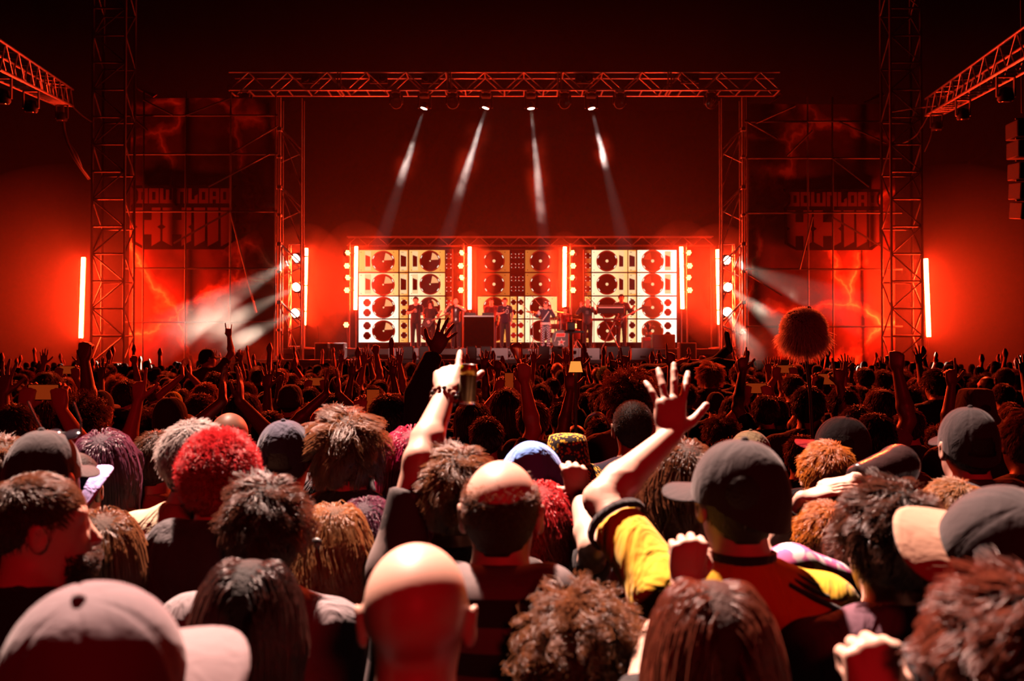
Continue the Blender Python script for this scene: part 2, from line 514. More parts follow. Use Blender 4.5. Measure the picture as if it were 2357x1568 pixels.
EMB_D = mat('emblem_dark_print', (0.010, 0.006, 0.006), 0.9, spec=0.1)
EMB_L = mat('emblem_pale_print', (0.17, 0.07, 0.06), 0.9, spec=0.1)
def emblem(parent, cx, cz, w, h, y):
    """flat print: shield, the word in block letters, the numeral; u,v in 0..1 of the emblem's box"""
    def P(u, v): return (cx + (u - 0.5) * w, cz + (0.5 - v) * h)
    q = MB()
    q.poly([P(0.0, 0.02), P(1.0, 0.02), P(0.955, 0.12), P(0.955, 0.25), P(1.0, 0.34), P(0.985, 0.36), P(0.99, 0.86), P(0.88, 1.0), P(0.13, 1.0), P(0.015, 0.90), P(0.01, 0.36), P(0.0, 0.34), P(0.045, 0.25), P(0.045, 0.12)], y, y - 0.004)
    q.build('emblem_shield', EMB_D, parent)
    def strokes(name, polys):
        g = MB()
        for pl in polys: g.poly([P(*p) for p in pl], y - 0.006, y - 0.010)
        g.build(name, EMB_L, parent)
    def R(u0, v0, u1, v1): return [(u0, v0), (u1, v0), (u1, v1), (u0, v1)]
    T, B = 0.065, 0.295
    def O(u0, u1, name, tail=0):
        s = (u1 - u0) * 0.33
        pl = [R(u0, T, u0 + s, B), R(u1 - s, T, u1, B), R(u0 + s, T, u1 - s, T + 0.055), R(u0 + s, B - 0.055, u1 - s, B)]
        if tail == 1: pl.append([(u0 - 0.02, T), (u0, T), (u0, T + 0.06)]); pl.append([(u0 - 0.02, B), (u0, B), (u0, B - 0.06)])
        if tail == 2: pl.append([(u1, T), (u1 + 0.02, T), (u1, T + 0.06)]); pl.append([(u1, B), (u1 + 0.02, B), (u1, B - 0.06)])
        strokes(name, pl)
    O(0.075, 0.165, 'letter_d', 1)
    O(0.175, 0.268, 'letter_o')
    u0, u1 = 0.278, 0.425
    strokes('letter_w', [R(u0, T, u0 + 0.033, B), R(u0 + 0.057, T + 0.02, u0 + 0.09, B), R(u1 - 0.033, T, u1, B), R(u0 + 0.033, B - 0.055, u0 + 0.057, B), R(u0 + 0.09, B - 0.055, u1 - 0.033, B)])
    u0, u1 = 0.435, 0.535
    strokes('letter_n', [R(u0, T, u0 + 0.033, B), R(u1 - 0.033, T, u1, B), R(u0 + 0.033, T, u1 - 0.033, T + 0.055)])
    u0, u1 = 0.545, 0.635
    strokes('letter_l', [R(u0, T, u0 + 0.033, B), R(u0 + 0.033, B - 0.06, u1, B), [(u1 - 0.03, B - 0.11), (u1, B - 0.14), (u1, B - 0.06), (u1 - 0.03, B - 0.06)]])
    O(0.645, 0.735, 'letter_o')
    u0, u1 = 0.745, 0.837
    strokes('letter_a', [R(u0, T, u0 + 0.031, B), R(u1 - 0.031, T, u1, B), R(u0 + 0.031, T, u1 - 0.031, T + 0.05), R(u0 + 0.031, 0.185, u1 - 0.031, 0.235)])
    O(0.847, 0.93, 'letter_d', 2)
    T2 = 0.36
    def X(u0, u1, name):
        um = (u0 + u1) / 2; g = (u1 - u0) * 0.16
        strokes(name, [[(u0, T2), (um - g, T2), (um - g, 0.55), (um + g, 0.55), (um + g, T2), (u1, T2), (u1, 0.62), (u1 - 0.03, 0.655), (u0 + 0.03, 0.655), (u0, 0.62)],
                       [(u0 + 0.03, 0.655), (u1 - 0.03, 0.655), (u1, 0.69), (u1, 0.87), (um + g, 0.95), (um + g, 0.77), (um - g, 0.77), (um - g, 0.95), (u0, 0.87), (u0, 0.69)]])
    X(0.04, 0.285, 'numeral_x'); X(0.305, 0.575, 'numeral_x')
    for u0, u1 in ((0.60, 0.705), (0.725, 0.83), (0.85, 0.955)):
        strokes('numeral_i', [[(u0, T2), (u1, T2), (u1, 0.865), (u0 + 0.005, 0.955)]])

def banner(px0, px1, py0, py1, d, seed, emb, lab, vpx, hpy, diag):
    a = W(px0, py1, d); b = W(px1, py0, d)
    cx = (a.x + b.x) / 2
    r = empty('banner', (cx, d, 0), 0, lab, 'banner', 'stage banners')
    w = b.x - a.x; z0 = 0.3; z1 = b.z
    nx, nz = 16, 26; V = []; F = []
    for j in range(nz + 1):
        for i in range(nx + 1):
            u = i / nx; v = j / nz
            V.append((-w / 2 + w * u, 0.04 * math.sin(u * 9 + v * 4 + seed) * (0.3 + abs(2 * u - 1)), z0 + (z1 - z0) * v))
    for j in range(nz):
        for i in range(nx):
            k = j * (nx + 1) + i
            F.append((k, k + 1, k + nx + 2, k + nx + 1))
    me = fast_mesh('cloth', V, F); link('cloth', me, r, banner_mat('banner_print_%d' % seed, seed))
    e0 = W(emb[0], emb[1], d); e1 = W(emb[2], emb[3], d)
    emblem(r, (e0.x + e1.x) / 2 - cx, (e0.z + e1.z) / 2, e1.x - e0.x, e0.z - e1.z, -0.10)
    # scaffold carrying it, standing just in front of the cloth
    s = empty('banner_scaffold', (cx, d - 0.35, 0), 0, lab.replace('printed banner', 'scaffold grid in front of the banner').replace(' with cracked lava print and emblem', ''), 'scaffold', 'banner scaffolds')
    for px in vpx:
        x = W(px, 500, d - 0.35).x - cx
        bar('standard', (x, 0, 0), (x, 0, z1 + 0.15), 0.03, M['dark_steel'], s, 8)
    for py in hpy:
        z = W(px0, py, d - 0.35).z
        bar('ledger', (-w / 2 - 0.1, 0, z), (w / 2 + 0.1, 0, z), 0.035, M['dark_steel'], s, 8)
    for (pa, qa, pb, qb) in diag:
        A = W(pa, qa, d - 0.4); Bp = W(pb, qb, d - 0.4)
        bar('brace', (A.x - cx, -0.06, A.z), (Bp.x - cx, -0.06, Bp.z), 0.03, M['dark_steel'], s)
    return r
banner(298, 640, 226, 820, 33.0, 3, (303, 425, 546, 575), 'printed banner with cracked lava print and emblem on the left of the stage',
       (330, 427, 530, 634), (266, 355, 487, 618, 742), ((330, 230, 400, 266), (427, 266, 530, 226), (300, 266, 340, 300), (530, 355, 640, 290), (400, 560, 530, 487), (530, 487, 590, 720), (480, 430, 620, 355)))
banner(1712, 2058, 240, 820, 33.0, 11, (1800, 434, 2032, 577), 'printed banner with cracked lava print and emblem on the right of the stage',
       (1720, 1860, 1917, 2050), (280, 364, 490, 620, 752), ((1740, 284, 1830, 244), (1720, 280, 1790, 320), (1930, 280, 2040, 330), (1870, 500, 1840, 620), (1915, 500, 2050, 580), (1720, 630, 1800, 680), (1810, 360, 1870, 300), (1915, 364, 2000, 430)))
for (pa, pb, lab) in (((312, 200), (352, 224), 'small loose cloth flap on top of the left banner'), ((1795, 212), (1770, 240), 'small loose cloth flap on top of the right banner beside the truss end'), ((2030, 210), (1985, 238), 'small loose cloth flap on top of the right banner beside the tall tower')):
    A = W(*pa, 33.0); B = W(*pb, 33.0)
    q = MB()
    q.add([A, A + Vector((0.1, 0.02, -0.12)), B + Vector((0.12, 0.02, 0.1)), B, A + Vector((0, 0.05, 0)), A + Vector((0.1, 0.07, -0.12)), B + Vector((0.12, 0.07, 0.1)), B + Vector((0, 0.05, 0))],
          [(0, 1, 2, 3), (7, 6, 5, 4), (0, 4, 5, 1), (1, 5, 6, 2), (2, 6, 7, 3), (3, 7, 4, 0)])
    tag(q.build('cloth_flap', EMB_L), lab, 'cloth')
# ------------------------------------------------------------------ LED screens showing stacked speaker cabinets
SD = 37.5
def grad_emat(name, c0, c1, s, axis=0):
    m = bpy.data.materials.new(name); m.use_nodes = True
    nt = m.node_tree; nt.nodes.clear()
    tc = nt.nodes.new('ShaderNodeTexCoord'); sp = nt.nodes.new('ShaderNodeSeparateXYZ')
    nt.links.new(tc.outputs['Generated'], sp.inputs[0])
    mx = nt.nodes.new('ShaderNodeMix'); mx.data_type = 'RGBA'
    nt.links.new(sp.outputs[axis], mx.inputs[0])
    mx.inputs[6].default_value = (*c0, 1); mx.inputs[7].default_value = (*c1, 1)
    e = nt.nodes.new('ShaderNodeEmission'); e.inputs[1].default_value = s
    nt.links.new(mx.outputs[2], e.inputs[0])
    o = nt.nodes.new('ShaderNodeOutputMaterial'); nt.links.new(e.outputs[0], o.inputs[0])
    return m
SCR = {
    'dark': emat('screen_dark', (0.030, 0.0006, 0.0003), 1.0),
    'cone': emat('screen_cone', (0.060, 0.0010, 0.0004), 1.0),
    'ring': emat('screen_ring', (0.24, 0.006, 0.002), 1.0),
    'ring2': emat('screen_ring_bright', (0.55, 0.035, 0.008), 1.0),
    'coneb': emat('screen_cone_bright', (0.24, 0.014, 0.003), 1.0),
    'shine': emat('screen_shine', (1.0, 0.62, 0.30), 1.0),
    'wedge': emat('screen_wedge', (0.95, 0.40, 0.16), 1.0),
    'glint': emat('screen_glint', (1.0, 0.85, 0.65), 1.2),
    'slot': emat('screen_slot', (0.045, 0.001, 0.0004), 1.0),
    'red': emat('screen_red', (0.42, 0.006, 0.004), 1.0),
    'org': grad_emat('screen_face_orange', (1.0, 0.52, 0.15), (0.90, 0.30, 0.045), 1.1),
    'lit': grad_emat('screen_face_lit', (1.0, 0.80, 0.48), (1.0, 0.50, 0.15), 1.25),
    'white': grad_emat('screen_face_white', (1.0, 0.93, 0.80), (1.0, 0.80, 0.52), 1.6),
    'whiter': grad_emat('screen_face_white_right', (1.0, 0.80, 0.50), (1.0, 0.94, 0.80), 1.6),
    'dim': grad_emat('screen_face_dim', (0.12, 0.004, 0.001), (0.55, 0.13, 0.02), 1.0),
    'dimr': grad_emat('screen_face_dim_right', (0.55, 0.15, 0.025), (0.10, 0.004, 0.001), 1.0),
}
def circ(cx, cz, rx, rz=None, n=28, a0=0, a1=2 * math.pi):
    rz = rx if rz is None else rz
    return [(cx + rx * math.cos(a0 + (a1 - a0) * i / n), cz + rz * math.sin(a0 + (a1 - a0) * i / n)) for i in range(n if a1 - a0 > 6.2 else n + 1)]

class Screen:
    def __init__(self, px0, px1, py0, py1, lab):
        a = W(px0, py1, SD); b = W(px1, py0, SD)
        self.ox = (a.x + b.x) / 2; self.oz = a.z
        self.r = empty('led_screen', (self.ox, SD, self.oz), 0, lab, 'screen', 'LED screens showing speakers')
        w = b.x - a.x; h = b.z - a.z
        MB().box((0, 0.08, h / 2), (w + 0.04, 0.14, h + 0.04), bev=0.01).build('panel_body', M['black'], self.r)
        q = MB(); q.poly([(-w / 2, 0), (w / 2, 0), (w / 2, h), (-w / 2, h)], 0.0, -0.004)
        q.build('panel_face', SCR['dark'], self.r)
        for s in (-1, 1):
            bar('leg', (s * w * 0.4, 0.2, 0), (s * w * 0.4, 0.2, DZ - self.oz), 0.04, M['dark_steel'], self.r)
        self.gl = MB(); self.bo = MB()
    def finish(self):
        for nm, q, m in (('rim_glints', self.gl, 'glint'), ('bolt_heads', self.bo, 'slot')):
            tag(q.build(nm, SCR[m], self.r), kind='stuff')
    def tiny(self, q, pts, lv):
        y = -0.004 - 0.003 * lv
        q.poly([self.P(*p) for p in pts], y, y - 0.0025)
    def P(self, px, py):
        p = W(px, py, SD); return (p.x - self.ox, p.z - self.oz)
    def poly(self, name, pts, m, lv, parent=None):
        q = MB(); y = -0.004 - 0.003 * lv
        q.poly([self.P(*p) for p in pts], y, y - 0.0025)
        return q.build(name, SCR[m], parent or self.r)
    def rect(self, name, x0, y0, x1, y1, m, lv, parent=None):
        return self.poly(name, [(x0, y1), (x1, y1), (x1, y0), (x0, y0)], m, lv, parent)
    def disc(self, name, cx, cy, r, m, lv, parent=None, ry=None, a0=0, a1=2 * math.pi):
        pts = circ(cx, -cy, r, ry, 30, a0, a1)
        return self.poly(name, [(p[0], -p[1]) for p in pts], m, lv, parent)
    def cone(self, parent, cx, cy, r, bright=0, wedge=1, flip=1, ry=None):
        ry = ry or r
        self.disc('cone_rim', cx, cy, r, 'ring2' if bright else 'ring', 2, parent, ry)
        self.disc('cone_face', cx, cy, r * 0.88, 'coneb' if bright else 'cone', 3, parent, ry * 0.88)
        if wedge:
            a = math.radians(10), math.radians(75)
            if flip < 0: a = math.radians(105), math.radians(170)
            pts = [(cx + flip * r * .08, cy - ry * .1)] + [(cx + r * .80 * math.cos(a[0] + (a[1] - a[0]) * k / 8), cy - ry * .80 * math.sin(a[0] + (a[1] - a[0]) * k / 8)) for k in range(9)]
            self.poly('cone_sheen', pts[::-1] if False else pts, 'wedge' if wedge == 1 else 'ring2', 4, parent)
        self.disc('dust_cap', cx, cy, r * (0.14 if bright or wedge != 1 else 0.07), 'shine', 5, parent)
        for an in (25, 155, 215, 325):
            t = math.radians(an)
            gx, gy = cx + r * .9 * math.cos(t), cy - ry * .9 * math.sin(t)
            tx, ty = -math.sin(t), -math.cos(t)
            e = r * .13; f = r * .035
            nx, ny = math.cos(t), -math.sin(t)
            self.tiny(self.gl, [(gx - tx * e - nx * f, gy - ty * e - ny * f), (gx + tx * e - nx * f, gy + ty * e - ny * f), (gx + tx * e + nx * f, gy + ty * e + ny * f), (gx - tx * e + nx * f, gy - ty * e + ny * f)], 6)
    def small(self, parent, cx, cy, r, m='cone'):
        self.disc('driver_rim', cx, cy, r, 'ring', 2, parent)
        self.disc('driver_cone', cx, cy, r * .85, m, 3, parent)
        for an in (40, 140, 220, 320):
            t = math.radians(an)
            self.tiny(self.gl, [(p[0], -p[1]) for p in circ(cx + r * .92 * math.cos(t), -(cy - r * .92 * math.sin(t)), r * .13, None, 6)], 6)
    def cab(self, x0, y0, x1, y1, face, slot=None, small=None, cone=None, **kw):
        c = self.rect('cabinet_image', x0, y0, x1, y1, face, 1)
        if slot:
            s0, s1 = slot
            h = y1 - y0
            self.rect('horn_frame', s0, y0 + h * .05, s1, y1 - h * .07, 'shine', 2, c)
            w = s1 - s0
            self.poly('horn_slot', [(s0 + w * .08, y1 - h * .24), (s1 - w * .12, y1 - h * .24), (s1 - w * .12, y0 + h * .30), (s0 + w * .08, y0 + h * .22)], 'slot', 3, c)
        if small:
            for (cx, cy, r) in small: self.small(c, cx, cy, r, kw.get('sm', 'cone'))
        if cone:
            self.cone(c, *cone, **{k: v for k, v in kw.items() if k in ('bright', 'wedge', 'flip', 'ry')})
        for (bx, by) in ((x0 + 4, y0 + 4), (x1 - 12, y0 + 4), (x1 - 12, y1 - 5), (x0 + 4, y1 - 5)):
            self.tiny(self.bo, [(bx, by + 1.6), (bx + 2.2, by + 1.6), (bx + 2.2, by), (bx, by)], 2)
        return c
rows = ((576, 626), (629, 680), (683, 733), (736, 788))
S = Screen(825, 1041, 574, 790, 'LED screen of stacked speaker cabinets behind the singer at left')
for k, (a, b) in enumerate(rows):
    face = ('org', 'lit', 'white', 'white')[k]
    if k < 2:
        S.cab(826, a, 917, b, face, slot=(840, 854), cone=(882, (a + b) / 2 + 1, 27), ry=25)
        S.cab(920, a, 939, b, 'org', slot=(921, 937))
        S.cab(942, a, 1024, b, ('org', 'lit')[k], slot=(949, 962), cone=(990, (a + b) / 2, 24.5))
        S.cab(1026, a, 1040, b, 'dark', small=((1033, a + 14, 7), (1033, a + 37, 7)))
    else:
        S.cab(826, a, 917, b, face, small=((845, a + 14, 9), (845, a + 37, 9)), cone=(883, (a + b) / 2, 27), ry=25)
        S.cab(920, a, 939, b, 'org', small=((930, a + 14, 7.5), (930, a + 36, 7.5)))
        S.cab(942, a, 1024, b, 'lit', cone=(989, (a + b) / 2, 24.5))
        S.cab(1026, a, 1040, b, 'dim', small=((1033, a + 14, 7), (1033, a + 36, 7)), sm='red')
S.finish()
S = Screen(1096, 1286, 574, 790, 'dim centre LED screen of speaker cabinets behind the singer in the number jersey')
for k, (a, b) in enumerate(rows):
    lo = k >= 2
    S.cab(1100, a, 1173, b, 'dim' if not lo else 'org', cone=(1137, (a + b) / 2, 25), wedge=0)
    S.cab(1175, a, 1189, b, 'dark' if not lo else 'org', small=((1182, a + 13, 6.5), (1182, a + 36, 6.5)), sm='red' if k == 3 else 'cone')
    S.cab(1193, a, 1206, b, 'dark' if not lo else 'lit', small=((1199, a + 13, 6.5), (1199, a + 36, 6.5)), sm='red' if k == 3 else 'cone')
    S.cab(1209, a, 1282, b, 'dimr' if not lo else 'lit', cone=(1244, (a + b) / 2, 25), wedge=0)
S.finish()
S = Screen(1344, 1560, 575, 789, 'LED screen of stacked speaker cabinets behind the keyboard at right')
for k, (a, b) in enumerate(rows):
    face = ('whiter',) * 4
    if k < 2:
        S.cab(1362, a, 1444, b, 'lit', slot=(1424, 1436), cone=(1397, (a + b) / 2, 24.5), wedge=0, bright=0)
        S.cab(1446, a, 1464, b, 'org', slot=(1447, 1463))
        S.cab(1467, a, 1557, b, 'whiter', slot=(1530, 1544), cone=(1502, (a + b) / 2, 26), bright=1, wedge=2, flip=-1)
        S.cab(1346, a, 1360, b, 'dim', small=((1353, a + 13, 7), (1353, a + 36, 7)))
    else:
        S.cab(1362, a, 1444, b, 'lit', cone=(1398, (a + b) / 2, 24.5), wedge=0, bright=0)
        S.cab(1446, a, 1464, b, 'lit', small=((1455, a + 13, 7.5), (1455, a + 36, 7.5)))
        S.cab(1467, a, 1557, b, 'whiter', small=((1537, a + 14, 8.5), (1537, a + 36, 8.5)), cone=(1502, (a + b) / 2, 25.5), bright=1, wedge=2, flip=-1)
        S.cab(1346, a, 1360, b, 'org', small=((1353, a + 13, 7), (1353, a + 36, 7)))

S.finish()
# ------------------------------------------------------------------ glowing tubes
def tube_light(px_t, py_t, px_b, py_b, d, lab, base):
    A = W(px_b, py_b, d); B = W(px_t, py_t, d)
    r = empty('tube_light', (A.x, d, base), 0, lab, 'tube light', 'glowing vertical tubes')
    a = A - Vector((A.x, d, base)); b = B - Vector((A.x, d, base))
    q = MB().tube(a, b, 0.062, n=6, caps=False); q.build('glowing_tube', TUBE, r)
    MB().tube(a - (b - a) * 0.015, a, 0.066, n=10).tube(b, b + (b - a) * 0.015, 0.066, n=10).build('end_caps', M['black'], r)
    back = Vector((0, 0.11, 0))
    MB().box((a + b) / 2 + back, (0.12, 0.06, (b - a).length), rot=(0, math.atan2(b.x - a.x, b.z - a.z), 0), bev=0.01).build('housing', M['black'], r)
    bar('stand', Vector((a.x, 0.11, 0)), a + back, 0.03, M['dark_steel'], r)
    MB().lathe([(0.35, 0), (0.35, 0.03), (0.04, 0.06)], (a.x, 0.11, 0), 16).build('base', M['dark_steel'], r)
    return r
tube_light(192, 593, 186, 778, 32.2, 'outermost glowing tube at left beyond the lattice tower', 0)
tube_light(2131, 596, 2138, 775, 32.2, 'outermost glowing tube at right beyond the lattice tower', 0)
tube_light(705, 572, 700, 748, 33.6, 'glowing tube beside the three white beams at left', DZ)
tube_light(1652, 575, 1656, 747, 33.6, 'glowing tube beside the three white beams at right', DZ)
tube_light(820, 568, 818, 713, 36.8, 'glowing tube along the outer edge of the left screen', DZ)
tube_light(1081, 569, 1081, 712, 36.8, 'glowing tube between the left and centre screens', DZ)
tube_light(1300, 569, 1299, 708, 36.8, 'glowing tube between the centre and right screens', DZ)
tube_light(1568, 569, 1571, 711, 36.8, 'glowing tube along the outer edge of the right screen', DZ)

# ------------------------------------------------------------------ lamp fixtures
def frame_of(direction):
    z = (-Vector(direction)).normalized()
    x = Vector((0, 0, 1)).cross(z)
    if x.length < 1e-3: x = Vector((1, 0, 0))
    x.normalize(); y = z.cross(x)
    return Matrix((x, y, z)).transposed()
def lamp_head(parent, c, direction, rad, lens, nled=0, hn='head'):
    """round lamp head whose mouth looks along direction"""
    R = frame_of(direction)         # local +z points backwards
    q = MB().lathe([(rad * 0.92, -rad * .5), (rad, -rad * .45), (rad, 0.1 * rad), (rad * .85, rad * .8), (rad * .5, rad * 1.25), (0, rad * 1.3)], c, 18, R=R)
    h = q.build(hn, M['black'], parent)
    q = MB()
    if nled:
        pts = [(0, 0)] + [(0.58 * rad * math.cos(k * math.pi / 3), 0.58 * rad * math.sin(k * math.pi / 3)) for k in range(6)]
        for (a, b) in pts:
            q.lathe([(0, -rad * .5), (rad * .25, -rad * .46), (rad * .27, -rad * .40)], Vector(c) + R @ Vector((a, b, 0)), 10, R=R)
        MB().lathe([(0, -rad * .38), (rad * .92, -rad * .38)], c, 16, R=R).build('lens_plate', M['black'], h)
    else:
        q.lathe([(0, -rad * .52), (rad * .55, -rad * .48), (rad * .9, -rad * .4)], c, 18, R=R)
    q.build('lens', lens, h)
    return h
def blinders(px, pys, lab, side):
    for i, py in enumerate(pys):
        p = W(px, py, 36.5)
        r = empty('led_par', p, 0, lab + (', top of its column', ', second of its column', ', third of its column', ', lowest of its column')[i], 'stage light', 'orange LED pars beside the screens')
        d = Vector((0, -1, -0.12)) if i % 2 else Vector((0.75 * side, -1, 0.3))
        lamp_head(r, (0, 0, 0), d, 0.125, M['lens_warm'], 7)
        bar('yoke', (side * 0.12, 0.05, 0), (side * 0.30, 0.1, 0), 0.02, M['black'], r)
def pole(px, d, z0, z1, lab):
    p = W(px, 600, d)
    r = empty('lighting_pole', (p.x, d, z0), 0, lab, 'stand', 'poles carrying the orange pars')
    bar('post', (0, 0, 0), (0, 0, z1 - z0), 0.035, M['dark_steel'], r, 8)
    MB().lathe([(0.3, 0), (0.3, 0.03), (0.04, 0.07)], (0, 0, 0), 14).build('base', M['dark_steel'], r)
zt = W(800, 560, 36.6).z
for px, side, lab in ((799, 1, 'orange LED par outside the left screen'), (1061, 1, 'orange LED par between the left and centre screens'), (1319, -1, 'orange LED par between the centre and right screens'), (1587, -1, 'orange LED par outside the right screen')):
    blinders(px, (583, 612, 640, 668), lab, side)
    pole(px + side * 5, 36.64, DZ, zt, 'thin pole carrying ' + lab.replace('orange LED par', 'the orange pars'))
p = W(797, 748, 36.5)
r = empty('led_par', p, 0, 'single low orange LED par near the smoke cloud at left', 'stage light', 'orange LED pars beside the screens')
lamp_head(r, (0, 0, 0), (0.1, -1, 0), 0.12, M['lens_warm'], 7)
bar('yoke', (0, 0.05, -0.1), (0.05, 0.1, DZ - p.z), 0.02, M['black'], r)

# moving heads under the main truss
def moving_head(px, py, dirv, lit, lab, power=0, ang=5, col=(1, 0.8, 0.7), s=1.0):
    p = W(px, py, 33.2)
    r = empty('moving_head', (p.x, 33.2, 10.78), 0, lab, 'stage light', 'moving heads under the main truss')
    h = p.z - 10.78
    MB().box((0, 0, -0.10), (0.34 * s, 0.26 * s, 0.16), bev=0.03).build('base', M['black'], r)
    MB().box((-0.1, -0.2, 0.0), (0.05, 0.05, 0.14), bev=0.008).box((0.1, -0.2, 0.0), (0.05, 0.05, 0.14), bev=0.008).box((0, -0.1, -0.02), (0.3, 0.25, 0.03)).build('clamps', M['steel'], r)
    MB().box((-0.2 * s, 0, (h - 0.12) / 2 - 0.02), (0.05, 0.10, abs(h) - 0.05)).box((0.2 * s, 0, (h - 0.12) / 2 - 0.02), (0.05, 0.10, abs(h) - 0.05)).build('yoke', M['black'], r)
    lamp_head(r, (0, 0, h), dirv, 0.135 * s if lit else 0.2 * s, M['lens_white'] if lit else M['lens_off'], 7 if lit else 0)
    if lit:
        lo = Vector((p.x, 33.2, p.z)) + Vector(dirv).normalized() * 0.16
        spot('moving_head_light', lo, lo + Vector(dirv), power, col, ang, 0.25, 0.06)
BEAMS = []
def mh(px, py, tx, ty, td, power, ang, lab):
    p = W(px, py, 33.2); t = W(tx, ty, td)
    moving_head(px, py, t - p, True, lab, power, ang)
    BEAMS.append((p, t))
mh(977, 246, 915, 440, 33.0, 40000, 7, 'lit moving head under the truss, leftmost of the four white ones')
mh(1119, 245, 1056, 452, 33.0, 40000, 7, 'lit moving head under the truss, second of the four white ones')
mh(1222, 246, 1247, 502, 33.0, 40000, 6, 'lit moving head under the truss, third of the four white ones')
mh(1361, 246, 1393, 380, 33.0, 40000, 7, 'lit moving head under the truss, rightmost of the four white ones')
for px, lab in ((912, 'unlit moving head hanging from the truss, leftmost'), (1042, 'unlit moving head between the two leftmost lit ones'), (1299, 'unlit moving head between the two rightmost lit ones'), (1426, 'unlit moving head just past the rightmost lit one'), (1636, 'unlit moving head hanging near the right end of the truss'), (566, 'unlit moving head hanging near the left end of the truss')):
    moving_head(px, 236, (0.1, -0.8, -0.45), False, lab)

# side frames with the three white beam lights each
def beam_frame(side, pxs, pys, targets, powers, lab, fx):
    d = 33.15
    x0 = W(fx[0], 600, d).x; x1 = W(fx[1], 600, d).x; zt = W(fx[0], 562, d).z
    xc = (x0 + x1) / 2
    f = empty('beam_light_rack', (xc, d, DZ), 0, 'thin metal frame holding the white beam lights at ' + lab, 'stand', 'beam light frames')
    w = abs(x1 - x0) / 2; H = zt - DZ
    for sx in (-1, 1):
        for sy in (0, 0.35):
            bar('upright', (sx * w, sy, 0), (sx * w, sy, H), 0.02, M['alu'], f)
        for k in range(7):
            bar('brace', (sx * w, 0, H * k / 7), (sx * w, 0.35, H * (k + 1) / 7), 0.01, M['alu'], f)
    bar('crossbar', (-w, 0, H), (w, 0, H), 0.02, M['alu'], f)
    bar('crossbar', (-w, 0, 0.06), (w, 0, 0.06), 0.03, M['alu'], f)
    for i, py in enumerate(pys):
        p = W(pxs[i], py, d - 0.1); t = W(*targets[i])
        r = empty('beam_light', p, 0, 'bright white beam light at %s, %s of three' % (lab, ('top', 'middle', 'lowest')[i]), 'stage light', 'white beam lights')
        dv = (t - p).normalized()
        lamp_head(r, (0, 0, 0), dv, 0.16, M['lens_white'])
        bar('yoke', (-side * 0.1, 0.12, 0.05), (-side * 0.32, 0.15, 0.05), 0.025, M['black'], r)
        MB().box((0, 0.2, -0.16), (0.25, 0.2, 0.12), bev=0.02).build('base', M['black'], r)
        lo = p + dv * 0.2
        spot('beam_light_source', lo, t, powers[i], (1.0, 0.74, 0.54), (13, 9, 8)[i], 0.35, 0.08)
        bar('crossbar', (-w, 0, p.z - DZ + 0.12), (w, 0, p.z - DZ + 0.12), 0.015, M['alu'], f)
beam_frame(-1, (684, 684, 681), (593, 660, 720), ((330, 800, 27), (430, 790, 27), (480, 815, 27)), (85000, 50000, 40000), 'left', (664, 696))
beam_frame(1, (1671, 1674, 1674), (598, 660, 717), ((1960, 712, 28), (1850, 790, 27), (1742, 830, 27)), (50000, 70000, 110000), 'right', (1661, 1692))

# ------------------------------------------------------------------ monitors, boxes and cases along the stage front
WEDGE = mat('monitor_grille_pale', (0.42, 0.36, 0.38), 0.6, noise=0.15, nscale=60)
def wedge(px0, px1, d, lab, h=0.36):
    x0 = W(px0, 810, d).x; x1 = W(px1, 810, d).x
    r = empty('stage_monitor', ((x0 + x1) / 2, d, LZ), 0, lab, 'speaker', 'pale stage monitors on the front ledge')
    w = (x1 - x0) / 2
    prof = [(-0.28, 0), (0.26, 0), (0.26, 0.12), (-0.02, h), (-0.26, h)]
    q = MB()
    vs = [(-w, p[0], p[1]) for p in prof] + [(w, p[0], p[1]) for p in prof]
    q.add(vs, [(4, 3, 2, 1, 0), (5, 6, 7, 8, 9)] + [(i, (i + 1) % 5, 5 + (i + 1) % 5, 5 + i) for i in range(5)])
    q.build('cabinet', WEDGE, r)
    MB().box((0, -0.275, h * .52), (1.8 * w, 0.02, h * .8), bev=0.006).build('back_panel', WEDGE, r)
    MB().box((0, -0.29, h * .25), (0.18, 0.02, 0.06)).build('socket_plate', M['black'], r)
def sub(px0, px1, d, lab, h=0.42, z=None):
    x0 = W(px0, 810, d).x; x1 = W(px1, 810, d).x; z = LZ if z is None else z
    w = x1 - x0
    r = empty('fill_speaker', ((x0 + x1) / 2, d, z), 0, lab, 'speaker', 'black boxes along the stage edge')
    MB().box((0, 0, h / 2), (w, 0.5, h), bev=0.02).build('cabinet', M['black'], r)
    MB().box((0, -0.26, h / 2), (w * .88, 0.02, h * .88), bev=0.005).build('grille', M['black'], r)
    for s in (-1, 1):
        bar('handle', (s * w * .5, -0.1, h * .7), (s * w * .5, 0.1, h * .7), 0.02, M['steel'], r)
wedge(897, 927, 31.6, 'narrow pale monitor in front of the black-shirted singer at left')
wedge(954, 965, 31.6, 'sliver of pale monitor right of the first pale monitor')
wedge(990, 1004, 31.6, 'pale monitor partly behind the raised dark sleeve')
wedge(1063, 1074, 31.6, 'narrow pale monitor in front of the bald singer')
wedge(1098, 1106, 31.6, 'narrowest pale monitor left of the number-jersey singer')
wedge(1132, 1169, 31.6, 'wide pale monitor in front of the number-jersey singer')
wedge(1296, 1330, 31.6, 'pale monitor beside the star drum logo')
wedge(1331, 1378, 31.6, 'widest pale monitor in front of the track-jacket singer')
wedge(1452, 1503, 31.6, 'wide pale monitor in front of the flight case at right')
sub(928, 953, 31.3, 'black box between the first two pale monitors')
sub(966, 989, 31.3, 'black box left of the monitor behind the dark sleeve')
sub(1075, 1097, 31.3, 'black box between two narrow pale monitors')
sub(1107, 1131, 31.3, 'black box left of the wide pale monitor')
sub(1238, 1264, 31.2, 'black box in front of the checkered trousers')
